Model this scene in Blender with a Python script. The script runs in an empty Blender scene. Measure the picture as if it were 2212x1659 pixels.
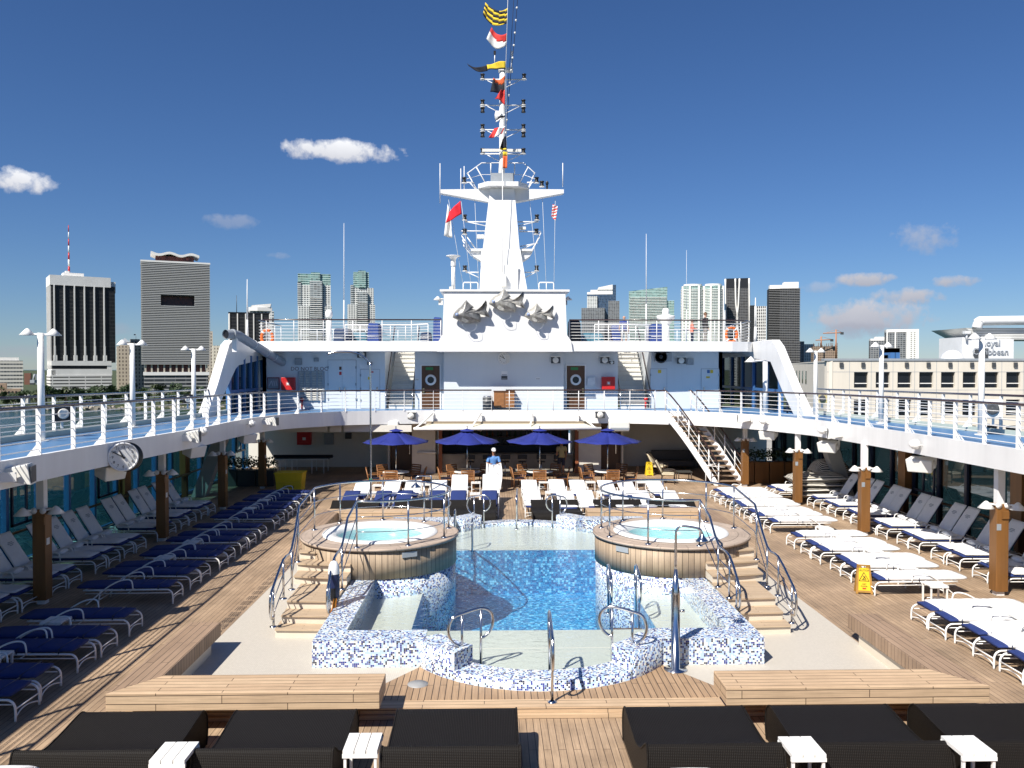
import bpy, bmesh, math, random
from mathutils import Vector, Matrix, Euler
random.seed(7)
S = bpy.context.scene
COL = S.collection
R = math.radians
# ------------------------------------------------------------------ camera
F_, W_, H_ = 1790.0, 2212.0, 1659.0
EYE = Vector((-0.82, 0.0, 5.35))
PSI = math.atan((W_/2-1064.0)/F_); TH = math.atan((H_/2-795.0)*math.cos(PSI)/F_)
FW = Vector((math.sin(PSI)*math.cos(TH), math.cos(PSI)*math.cos(TH), -math.sin(TH)))
RT = Vector((math.cos(PSI), -math.sin(PSI), 0)); UP = RT.cross(FW)
cam = bpy.data.cameras.new('camera'); camo = bpy.data.objects.new('camera', cam); COL.objects.link(camo)
cam.sensor_width = 36.0; cam.lens = 36.0*F_/W_; cam.clip_start = 0.1; cam.clip_end = 20000
M3 = Matrix((RT, UP, -FW)).transposed()
camo.matrix_world = Matrix.Translation(EYE) @ M3.to_4x4()
S.camera = camo
# ------------------------------------------------------------------ sun and sky
SUNV = Vector((-0.58, -0.72, 1.0)).normalized()          # towards the sun
SUN_EL = math.asin(SUNV.z); SUN_ROT = math.atan2(SUNV.x, SUNV.y)
sl = bpy.data.lights.new('sun', 'SUN'); sl.energy = 5.0; sl.angle = R(0.5); sl.color = (1.0, 0.945, 0.86)
so = bpy.data.objects.new('sun', sl); COL.objects.link(so)
so.rotation_euler = SUNV.to_track_quat('Z', 'Y').to_euler()
wd = bpy.data.worlds.new('World'); S.world = wd; wd.use_nodes = True
def setup_world():
    nt = wd.node_tree; nt.nodes.clear(); L = nt.links
    def N(t, **k):
        n = nt.nodes.new(t)
        for a, b in k.items(): setattr(n, a, b)
        return n
    out = N('ShaderNodeOutputWorld'); bg = N('ShaderNodeBackground'); bg.inputs['Strength'].default_value = 0.06
    sky = N('ShaderNodeTexSky', sky_type='NISHITA', sun_disc=False, sun_elevation=SUN_EL, sun_rotation=SUN_ROT,
            altitude=0.0, air_density=1.0, dust_density=0.0, ozone_density=5.0)
    hs = N('ShaderNodeHueSaturation'); hs.inputs['Saturation'].default_value = 1.04; hs.inputs['Value'].default_value = 1.0
    tint = N('ShaderNodeMix', data_type='RGBA', blend_type='MULTIPLY'); tint.inputs[0].default_value = 1; tint.inputs[7].default_value = (.61, .73, .95, 1)
    L.new(sky.outputs[0], tint.inputs[6]); L.new(tint.outputs[2], hs.inputs['Color'])
    tc = N('ShaderNodeTexCoord'); dirv = tc.outputs['Generated']
    nrm = N('ShaderNodeVectorMath', operation='NORMALIZE'); L.new(dirv, nrm.inputs[0])
    sep = N('ShaderNodeSeparateXYZ'); L.new(nrm.outputs[0], sep.inputs[0])
    # small fair-weather clouds: (azimuth deg, elevation deg, half width, half height, density, brightness)
    az = N('ShaderNodeMath', operation='ARCTAN2'); L.new(sep.outputs['X'], az.inputs[0]); L.new(sep.outputs['Y'], az.inputs[1])
    el = N('ShaderNodeMath', operation='ARCSINE'); L.new(sep.outputs['Z'], el.inputs[0])
    nz = N('ShaderNodeTexNoise'); nz.inputs['Scale'].default_value = 26; nz.inputs['Detail'].default_value = 9; nz.inputs['Roughness'].default_value = 0.62
    L.new(nrm.outputs[0], nz.inputs['Vector'])
    nz2 = N('ShaderNodeTexNoise'); nz2.inputs['Scale'].default_value = 90; nz2.inputs['Detail'].default_value = 6
    L.new(nrm.outputs[0], nz2.inputs['Vector'])
    def M(op, a, b=None, clamp=False):
        n = N('ShaderNodeMath', operation=op, use_clamp=clamp)
        for i, x in enumerate((a, b)):
            if x is None: continue
            if isinstance(x, (int, float)): n.inputs[i].default_value = x
            else: L.new(x, n.inputs[i])
        return n.outputs[0]
    cur = hs.outputs[0]
    def cloud(az0, el0, wa, he, dens, col, shade):
        nonlocal cur
        da = M('DIVIDE', M('SUBTRACT', az.outputs[0], R(az0)), R(wa))
        de = M('DIVIDE', M('SUBTRACT', el.outputs[0], R(el0)), R(he))
        d2 = M('ADD', M('MULTIPLY', da, da), M('MULTIPLY', de, de))
        base = M('SUBTRACT', 1.0, d2)
        n = M('MULTIPLY', M('SUBTRACT', nz.outputs['Fac'], 0.5), 4.2)
        n2 = M('MULTIPLY', M('SUBTRACT', nz2.outputs['Fac'], 0.5), 1.6)
        m = M('MULTIPLY', M('ADD', M('ADD', base, n), n2), 1.05 , True)
        edge = M('MULTIPLY', M('SUBTRACT', 2.2, d2), 0.7, True)
        m = M('MULTIPLY', M('MULTIPLY', m, edge), dens)
        # lit top, greyer base (a cloud lit from above)
        t = M('ADD', M('MULTIPLY', de, 0.45), 0.55, True)
        t = M('ADD', t, M('MULTIPLY', n, 0.12), True)
        cr = N('ShaderNodeMix', data_type='RGBA'); L.new(t, cr.inputs[0]); cr.inputs[6].default_value = (*shade, 1); cr.inputs[7].default_value = (*col, 1)
        mx = N('ShaderNodeMix', data_type='RGBA'); L.new(m, mx.inputs[0]); L.new(cur, mx.inputs[6]); L.new(cr.outputs[2], mx.inputs[7])
        cur = mx.outputs[2]
    wh = (11.5, 11.6, 11.9); gy = (4.3, 4.6, 5.6); mid = (6.8, 6.9, 7.6)
    def px(u, v): 
        d = FW + RT*((u-W_/2)/F_) + UP*((H_/2-v)/F_); d.normalize()
        return math.degrees(math.atan2(d.x, d.y)), math.degrees(math.asin(d.z))
    for u, v, wa, he, de, c, s in ((735, 326, 4.7, 0.72, .95, wh, mid), (25, 390, 2.2, 0.75, .95, wh, mid), (500, 478, 1.9, .5, .32, mid, gy),
            (610, 552, 1.1, .28, .3, mid, gy), (1998, 510, 2.1, 1.1, .5, mid, gy), (1875, 602, 1.7, .46, 1.0, mid, gy),
            (2075, 606, 2.0, .45, .95, mid, gy), (1965, 640, 2.2, .6, 1.0, mid, gy), (1880, 685, 3.7, 1.1, 1.0, mid, gy), (1760, 622, 1.4, .4, .4, mid, gy), (1850, 716, 2.6, .55, .5, gy, gy),
            (60, 760, 2.0, .5, .35, gy, gy), (260, 710, .9, .4, .3, gy, gy), (2130, 700, 1.6, .35, .3, gy, gy)):
        a, e = px(u, v); cloud(a, e, wa, he, de, c, s)
    L.new(cur, bg.inputs['Color']); L.new(bg.outputs[0], out.inputs[0])
setup_world()
vs = S.view_settings; vs.view_transform = 'Standard'; vs.look = 'None'; vs.exposure = 0.58; vs.gamma = 1.0
S.cycles.max_bounces = 7; S.cycles.transparent_max_bounces = 12; S.cycles.caustics_reflective = False; S.cycles.caustics_refractive = False
S.cycles.sample_clamp_indirect = 6.0
# ------------------------------------------------------------------ pixel helpers (photo pixel + a real plane -> a point)
def ray(u, v): return FW + RT*((u-W_/2)/F_) + UP*((H_/2-v)/F_)
def atz(u, v, z): d = ray(u, v); return EYE + d*((z-EYE.z)/d.z)
def aty(u, v, y): d = ray(u, v); return EYE + d*(y/d.y)
def atx(u, v, x): d = ray(u, v); return EYE + d*((x-EYE.x)/d.x)

# ------------------------------------------------------------------ materials
MATS = {}
def newmat(name):
    m = bpy.data.materials.new(name); m.use_nodes = True
    nt = m.node_tree; b = nt.nodes['Principled BSDF']; MATS[name] = m
    return m, nt, b
def lk(nt, a, b): nt.links.new(a, b)
def node(nt, t, **k):
    n = nt.nodes.new(t)
    for a, b in k.items(): setattr(n, a, b)
    return n
def simple(name, col, rough=0.5, metal=0.0, noise=0.0, nscale=6.0, bump=0.0, bscale=60.0, spec=0.5, streak=False, coat=0.0):
    m, nt, b = newmat(name)
    b.inputs['Roughness'].default_value = rough; b.inputs['Metallic'].default_value = metal
    b.inputs['Specular IOR Level'].default_value = spec; b.inputs['Coat Weight'].default_value = coat
    b.inputs['Base Color'].default_value = (*col, 1)
    if noise or bump:
        geo = node(nt, 'ShaderNodeNewGeometry')
    if noise:
        mp = node(nt, 'ShaderNodeMapping'); lk(nt, geo.outputs['Position'], mp.inputs['Vector'])
        if streak: mp.inputs['Scale'].default_value = (1, 1, 0.12)
        n = node(nt, 'ShaderNodeTexNoise'); n.inputs['Scale'].default_value = nscale; n.inputs['Detail'].default_value = 6; n.inputs['Roughness'].default_value = .65
        lk(nt, mp.outputs[0], n.inputs['Vector'])
        r = node(nt, 'ShaderNodeValToRGB'); r.color_ramp.elements[0].position = .3; r.color_ramp.elements[1].position = .7
        r.color_ramp.elements[0].color = (*[c*(1-noise) for c in col], 1); r.color_ramp.elements[1].color = (*[min(1, c*(1+noise*.5)) for c in col], 1)
        lk(nt, n.outputs['Fac'], r.inputs['Fac']); lk(nt, r.outputs[0], b.inputs['Base Color'])
        mr = node(nt, 'ShaderNodeMapRange'); mr.inputs[3].default_value = rough*.8; mr.inputs[4].default_value = min(1, rough*1.2)
        lk(nt, n.outputs['Fac'], mr.inputs[0]); lk(nt, mr.outputs[0], b.inputs['Roughness'])
    if bump:
        n = node(nt, 'ShaderNodeTexNoise'); n.inputs['Scale'].default_value = bscale; n.inputs['Detail'].default_value = 4
        lk(nt, geo.outputs['Position'], n.inputs['Vector'])
        bp = node(nt, 'ShaderNodeBump'); bp.inputs['Strength'].default_value = bump; bp.inputs['Distance'].default_value = .02
        lk(nt, n.outputs['Fac'], bp.inputs['Height']); lk(nt, bp.outputs[0], b.inputs['Normal'])
    return m
def planks(name, c1, c2, caulk, width=.11, length=2.4, along='v', gap=.006, stain=.35, rough=.6, offs=.5):
    """boards laid along u or v of the metre UVs, dark caulking between"""
    m, nt, b = newmat(name)
    uv = node(nt, 'ShaderNodeUVMap', uv_map='UVMap'); sp = node(nt, 'ShaderNodeSeparateXYZ'); lk(nt, uv.outputs[0], sp.inputs[0])
    cb = node(nt, 'ShaderNodeCombineXYZ')
    a, c = ('X', 'Y') if along == 'u' else ('Y', 'X')
    lk(nt, sp.outputs[a], cb.inputs['X']); lk(nt, sp.outputs[c], cb.inputs['Y'])
    br = node(nt, 'ShaderNodeTexBrick', offset=offs, offset_frequency=2)
    br.inputs['Scale'].default_value = 1.0; br.inputs['Brick Width'].default_value = length; br.inputs['Row Height'].default_value = width
    br.inputs['Mortar Size'].default_value = gap*.5; br.inputs['Mortar Smooth'].default_value = .1; br.inputs['Bias'].default_value = 0
    br.inputs['Color1'].default_value = (*c1, 1); br.inputs['Color2'].default_value = (*c2, 1); br.inputs['Mortar'].default_value = (*caulk, 1)
    lk(nt, cb.outputs[0], br.inputs['Vector'])
    # grain + weathering
    mp = node(nt, 'ShaderNodeMapping'); mp.inputs['Scale'].default_value = (1.6, 45, 1); lk(nt, cb.outputs[0], mp.inputs['Vector'])
    g = node(nt, 'ShaderNodeTexNoise'); g.inputs['Scale'].default_value = 1; g.inputs['Detail'].default_value = 5; lk(nt, mp.outputs[0], g.inputs['Vector'])
    geo = node(nt, 'ShaderNodeNewGeometry')
    w = node(nt, 'ShaderNodeTexNoise'); w.inputs['Scale'].default_value = .55; w.inputs['Detail'].default_value = 7; w.inputs['Roughness'].default_value = .7
    lk(nt, geo.outputs['Position'], w.inputs['Vector'])
    r1 = node(nt, 'ShaderNodeMapRange'); r1.inputs[1].default_value = .3; r1.inputs[2].default_value = .7; r1.inputs[3].default_value = .80; r1.inputs[4].default_value = 1.13
    lk(nt, g.outputs['Fac'], r1.inputs[0])
    r2 = node(nt, 'ShaderNodeMapRange'); r2.inputs[1].default_value = .32; r2.inputs[2].default_value = .68; r2.inputs[3].default_value = 1-stain; r2.inputs[4].default_value = 1.1
    lk(nt, w.outputs['Fac'], r2.inputs[0])
    mm = node(nt, 'ShaderNodeMath', operation='MULTIPLY'); lk(nt, r1.outputs[0], mm.inputs[0]); lk(nt, r2.outputs[0], mm.inputs[1])
    mx = node(nt, 'ShaderNodeMix', data_type='RGBA', blend_type='MULTIPLY'); mx.inputs[0].default_value = 1
    lk(nt, br.outputs['Color'], mx.inputs[6]); lk(nt, mm.outputs[0], mx.inputs[7]); lk(nt, mx.outputs[2], b.inputs['Base Color'])
    b.inputs['Roughness'].default_value = rough; b.inputs['Specular IOR Level'].default_value = .35
    bp = node(nt, 'ShaderNodeBump'); bp.inputs['Strength'].default_value = .5; bp.inputs['Distance'].default_value = .004; bp.invert = True
    lk(nt, br.outputs['Fac'], bp.inputs['Height']); lk(nt, bp.outputs[0], b.inputs['Normal'])
    return m
def mosaic(name, cols, size=.0255, grout=(.55, .56, .56), rough=.16, gw=.10):
    m, nt, b = newmat(name)
    uv = node(nt, 'ShaderNodeUVMap', uv_map='UVMap')
    sc = node(nt, 'ShaderNodeVectorMath', operation='SCALE'); sc.inputs['Scale'].default_value = 1/size; lk(nt, uv.outputs[0], sc.inputs[0])
    fl = node(nt, 'ShaderNodeVectorMath', operation='FLOOR'); lk(nt, sc.outputs[0], fl.inputs[0])
    wn = node(nt, 'ShaderNodeTexWhiteNoise', noise_dimensions='3D'); lk(nt, fl.outputs[0], wn.inputs['Vector'])
    cr = node(nt, 'ShaderNodeValToRGB'); cr.color_ramp.interpolation = 'CONSTANT'
    e = cr.color_ramp.elements
    acc = 0
    for i, (c, wgt) in enumerate(cols):
        el = e[i] if i < 2 else e.new(acc)
        el.position = acc; el.color = (*c, 1); acc += wgt
    lk(nt, wn.outputs['Value'], cr.inputs['Fac'])
    fr = node(nt, 'ShaderNodeVectorMath', operation='FRACTION'); lk(nt, sc.outputs[0], fr.inputs[0])
    sp = node(nt, 'ShaderNodeSeparateXYZ'); lk(nt, fr.outputs[0], sp.inputs[0])
    def lt(o):
        n = node(nt, 'ShaderNodeMath', operation='LESS_THAN'); n.inputs[1].default_value = gw; lk(nt, o, n.inputs[0]); return n.outputs[0]
    mxm = node(nt, 'ShaderNodeMath', operation='MAXIMUM'); lk(nt, lt(sp.outputs[0]), mxm.inputs[0]); lk(nt, lt(sp.outputs[1]), mxm.inputs[1])
    mx = node(nt, 'ShaderNodeMix', data_type='RGBA'); lk(nt, mxm.outputs[0], mx.inputs[0]); lk(nt, cr.outputs[0], mx.inputs[6]); mx.inputs[7].default_value = (*grout, 1)
    lk(nt, mx.outputs[2], b.inputs['Base Color']); b.inputs['Roughness'].default_value = rough
    return m
def bands(name, c1, c2, pitch, duty, axis='Y', rough=.3, c3=None, pitch2=0, duty2=.15, noise=.0):
    """facade: storeys (bands along v) with optional mullions (along u) in metre UVs"""
    m, nt, b = newmat(name)
    uv = node(nt, 'ShaderNodeUVMap', uv_map='UVMap'); sp = node(nt, 'ShaderNodeSeparateXYZ'); lk(nt, uv.outputs[0], sp.inputs[0])
    def stripe(o, p, d):
        dv = node(nt, 'ShaderNodeMath', operation='DIVIDE'); dv.inputs[1].default_value = p; lk(nt, o, dv.inputs[0])
        fr = node(nt, 'ShaderNodeMath', operation='FRACT'); lk(nt, dv.outputs[0], fr.inputs[0])
        lt = node(nt, 'ShaderNodeMath', operation='LESS_THAN'); lt.inputs[1].default_value = d; lk(nt, fr.outputs[0], lt.inputs[0]); return lt.outputs[0], dv.outputs[0]
    s, dv = stripe(sp.outputs[axis], pitch, duty)
    src = None
    if pitch2:
        s2, dv2 = stripe(sp.outputs['X' if axis == 'Y' else 'Y'], pitch2, duty2)
        f1 = node(nt, 'ShaderNodeMath', operation='FLOOR'); lk(nt, dv, f1.inputs[0])
        f2 = node(nt, 'ShaderNodeMath', operation='FLOOR'); lk(nt, dv2, f2.inputs[0])
        cb = node(nt, 'ShaderNodeCombineXYZ'); lk(nt, f1.outputs[0], cb.inputs[0]); lk(nt, f2.outputs[0], cb.inputs[1])
        wn = node(nt, 'ShaderNodeTexWhiteNoise', noise_dimensions='2D'); lk(nt, cb.outputs[0], wn.inputs['Vector'])
        mr = node(nt, 'ShaderNodeMapRange'); mr.inputs[3].default_value = 1-noise; mr.inputs[4].default_value = 1+noise; lk(nt, wn.outputs['Value'], mr.inputs[0])
        mv = node(nt, 'ShaderNodeMix', data_type='RGBA', blend_type='MULTIPLY'); mv.inputs[0].default_value = 1; mv.inputs[6].default_value = (*c2, 1); lk(nt, mr.outputs[0], mv.inputs[7])
        m2 = node(nt, 'ShaderNodeMix', data_type='RGBA'); lk(nt, s2, m2.inputs[0]); lk(nt, mv.outputs[2], m2.inputs[6]); m2.inputs[7].default_value = (*(c3 or c1), 1)
        src = m2.outputs[2]
    mx = node(nt, 'ShaderNodeMix', data_type='RGBA'); lk(nt, s, mx.inputs[0]); mx.inputs[7].default_value = (*c1, 1)
    if src is None: mx.inputs[6].default_value = (*c2, 1)
    else: lk(nt, src, mx.inputs[6])
    lk(nt, mx.outputs[2], b.inputs['Base Color'])
    rr = node(nt, 'ShaderNodeMapRange'); rr.inputs[3].default_value = rough; rr.inputs[4].default_value = .7; lk(nt, s, rr.inputs[0]); lk(nt, rr.outputs[0], b.inputs['Roughness'])
    return m
def glassmat(name, tint, refl=.08, rough=.02, ior=1.45):
    m, nt, b = newmat(name); out = nt.nodes['Material Output']; nt.nodes.remove(b)
    tr = node(nt, 'ShaderNodeBsdfTransparent'); tr.inputs['Color'].default_value = (*tint, 1)
    gl = node(nt, 'ShaderNodeBsdfGlossy'); gl.inputs['Roughness'].default_value = rough; gl.inputs['Color'].default_value = (.9, .95, 1, 1)
    lw = node(nt, 'ShaderNodeFresnel'); gb = node(nt, 'ShaderNodeNewGeometry'); io = node(nt, 'ShaderNodeMix', data_type='FLOAT', label='ior')
    lk(nt, gb.outputs['Backfacing'], io.inputs[0]); io.inputs[2].default_value = ior; io.inputs[3].default_value = 1/ior; lk(nt, io.outputs[0], lw.inputs['IOR'])
    ad = node(nt, 'ShaderNodeMath', operation='ADD', use_clamp=True); ad.inputs[1].default_value = refl; lk(nt, lw.outputs[0], ad.inputs[0])
    mx = node(nt, 'ShaderNodeMixShader'); lk(nt, ad.outputs[0], mx.inputs[0]); lk(nt, tr.outputs[0], mx.inputs[1]); lk(nt, gl.outputs[0], mx.inputs[2])
    lk(nt, mx.outputs[0], out.inputs[0]); return m
def watermat(name, tint, scale=3.0, strength=.25, ior=1.33, stretch=(1, 1, 1), dist=.05):
    m = glassmat(name, tint, 0.0, .015, ior); nt = m.node_tree
    geo = node(nt, 'ShaderNodeNewGeometry'); mp = node(nt, 'ShaderNodeMapping'); mp.inputs['Scale'].default_value = stretch; lk(nt, geo.outputs['Position'], mp.inputs['Vector'])
    n = node(nt, 'ShaderNodeTexNoise'); n.inputs['Scale'].default_value = scale; n.inputs['Detail'].default_value = 5; n.inputs['Distortion'].default_value = .6; lk(nt, mp.outputs[0], n.inputs['Vector'])
    bp = node(nt, 'ShaderNodeBump'); bp.inputs['Strength'].default_value = strength; bp.inputs['Distance'].default_value = dist; lk(nt, n.outputs['Fac'], bp.inputs['Height'])
    for x in nt.nodes:
        if x.type in ('BSDF_GLOSSY', 'FRESNEL'): lk(nt, bp.outputs[0], x.inputs['Normal'])
    return m
WHITE = simple('white_paint', (.80, .80, .79), .38, noise=.09, nscale=1.3, streak=True)
WHITE2 = simple('white_powder_coat', (.82, .81, .78), .35, noise=.04, nscale=4)
CREAM = simple('cream_paint', (.70, .67, .60), .5, noise=.06, nscale=1)
OFFW = simple('offwhite_plastic', (.74, .73, .68), .42, noise=.05, nscale=5)
GREYP = simple('grey_paint', (.30, .33, .36), .4, noise=.12, nscale=3)
DGREY = simple('dark_grey', (.06, .065, .07), .45, noise=.1)
BLACK = simple('black_plastic', (.012, .012, .014), .4)
RED = simple('red_paint', (.55, .02, .02), .4, noise=.08)
YELL = simple('yellow_plastic', (.75, .52, .02), .4, noise=.06)
ORANGE = simple('orange_plastic', (.75, .16, .03), .45, noise=.08)
BLUED = simple('blue_deck_paint', (.085, .20, .38), .42, noise=.16, nscale=1.5, bump=.15, bscale=30)
BLUEF = simple('blue_frame_paint', (.055, .155, .36), .35, noise=.1)
LBLUE = simple('pale_blue_paint', (.30, .52, .68), .4, noise=.08)
NAVYF = simple('navy_frame_paint', (.012, .02, .05), .35, noise=.1)
NAVY = simple('navy_fabric', (.013, .032, .15), .85, noise=.18, nscale=9, bump=.35, bscale=300)
UMBR = simple('umbrella_fabric', (.010, .021, .20), .8, noise=.1, nscale=3, bump=.2, bscale=200)
TOWEL = simple('white_terry', (.80, .80, .80), .95, noise=.05, nscale=8, bump=.6, bscale=140)
STEEL = simple('stainless_steel', (.62, .62, .63), .16, metal=1.0, noise=.06, nscale=12)
HANDR = simple('varnished_handrail', (.045, .022, .018), .22, noise=.3, nscale=5, coat=.5)
VARN = simple('varnished_teak', (.21, .095, .027), .42, noise=.3, nscale=3, streak=True)
VARND = simple('dark_teak_door', (.10, .042, .016), .4, noise=.35, nscale=3, streak=True)
CHAIRW = simple('chair_teak', (.30, .13, .045), .5, noise=.25, nscale=8)
SKIN = simple('skin', (.36, .18, .11), .5, noise=.06)
SKIN2 = simple('skin_pale', (.52, .30, .21), .5, noise=.06)
HAIRM = simple('hair', (.05, .03, .02), .6, noise=.3, nscale=60)
FISHM = simple('fish_metal', (.46, .445, .40), .42, metal=.30, noise=.45, nscale=7, bump=.3, bscale=18)
DECK = planks('teak_deck', (.47, .335, .22), (.385, .27, .175), (.06, .042, .03), .105, 2.3, 'v', .009, .45)
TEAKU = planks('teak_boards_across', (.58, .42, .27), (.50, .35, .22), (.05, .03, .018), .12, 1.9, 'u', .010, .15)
TEAKV = planks('teak_boards_along', (.58, .42, .27), (.50, .35, .22), (.05, .03, .018), .12, 1.9, 'v', .010, .15)
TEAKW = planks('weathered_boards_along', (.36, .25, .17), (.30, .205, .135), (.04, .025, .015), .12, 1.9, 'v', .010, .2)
STAVE = planks('teak_staves', (.47, .36, .25), (.36, .27, .185), (.03, .02, .012), .135, 30, 'v', .010, .25)
TILE = bands('ribbed_tile', (.45, .41, .345), (.53, .49, .425), .035, .22, 'Y', .5, (.45, .41, .345), .035, .16, .05)
MOSCOL = [((.80, .79, .70), .27), ((.42, .58, .80), .31), ((.64, .73, .80), .08), ((.09, .13, .34), .09), ((.010, .013, .045), .12), ((.012, .02, .22), .13)]
MOS = mosaic('blue_white_mosaic', MOSCOL, .032, (.55,.57,.58))
SHELF = mosaic('pale_pool_tile', [((.62, .60, .51), .5), ((.66, .64, .55), .5)], .025, (.57, .55, .47), .3)
DEEP = mosaic('deep_blue_tile', [((.014, .21, .45), .3), ((.03, .32, .60), .3), ((.012, .13, .34), .2), ((.20, .60, .84), .2)], .06, (.02, .12, .36), .3, .06)
TUBIN = simple('tub_acrylic', (.80, .80, .78), .25, noise=.03)
def wicker():
    m, nt, b = newmat('dark_wicker')
    uv = node(nt, 'ShaderNodeUVMap', uv_map='UVMap'); ck = node(nt, 'ShaderNodeTexWave', wave_type='BANDS', bands_direction='X'); ck.inputs['Scale'].default_value = 14
    ck2 = node(nt, 'ShaderNodeTexWave', wave_type='BANDS', bands_direction='Y'); ck2.inputs['Scale'].default_value = 18
    lk(nt, uv.outputs[0], ck.inputs['Vector']); lk(nt, uv.outputs[0], ck2.inputs['Vector'])
    mu = node(nt, 'ShaderNodeMath', operation='MULTIPLY'); lk(nt, ck.outputs['Fac'], mu.inputs[0]); lk(nt, ck2.outputs['Fac'], mu.inputs[1])
    cr = node(nt, 'ShaderNodeValToRGB'); cr.color_ramp.elements[0].color = (.004, .0035, .003, 1); cr.color_ramp.elements[1].color = (.022, .016, .012, 1)
    lk(nt, mu.outputs[0], cr.inputs['Fac']); lk(nt, cr.outputs[0], b.inputs['Base Color'])
    bp = node(nt, 'ShaderNodeBump'); bp.inputs['Strength'].default_value = .9; bp.inputs['Distance'].default_value = .006
    lk(nt, mu.outputs[0], bp.inputs['Height']); lk(nt, bp.outputs[0], b.inputs['Normal']); b.inputs['Roughness'].default_value = .55; b.inputs['Specular IOR Level'].default_value = .22
    return m
WICK = wicker()
GLASS = glassmat('teal_glass', (.30, .52, .55), .05)
GLASSD = glassmat('dark_glass', (.10, .17, .20), .04)
GLASSC = glassmat('clear_glass', (.75, .88, .88), .02)
WATER = watermat('pool_water', (.90, .96, .97), 5.5, .42, 1.33, (1, 1.6, 1), .06)
TUBW = watermat('tub_water', (.50, .84, .86), 9, .3)
LEAF = simple('leaves', (.035, .065, .02), .55, noise=.5, nscale=3)
LEAF2 = simple('leaves_dry', (.06, .08, .025), .55, noise=.5, nscale=3)
TRUNKM = simple('tree_bark', (.13, .10, .075), .8, noise=.3, nscale=4)
MOSCOL2 = None
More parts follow.
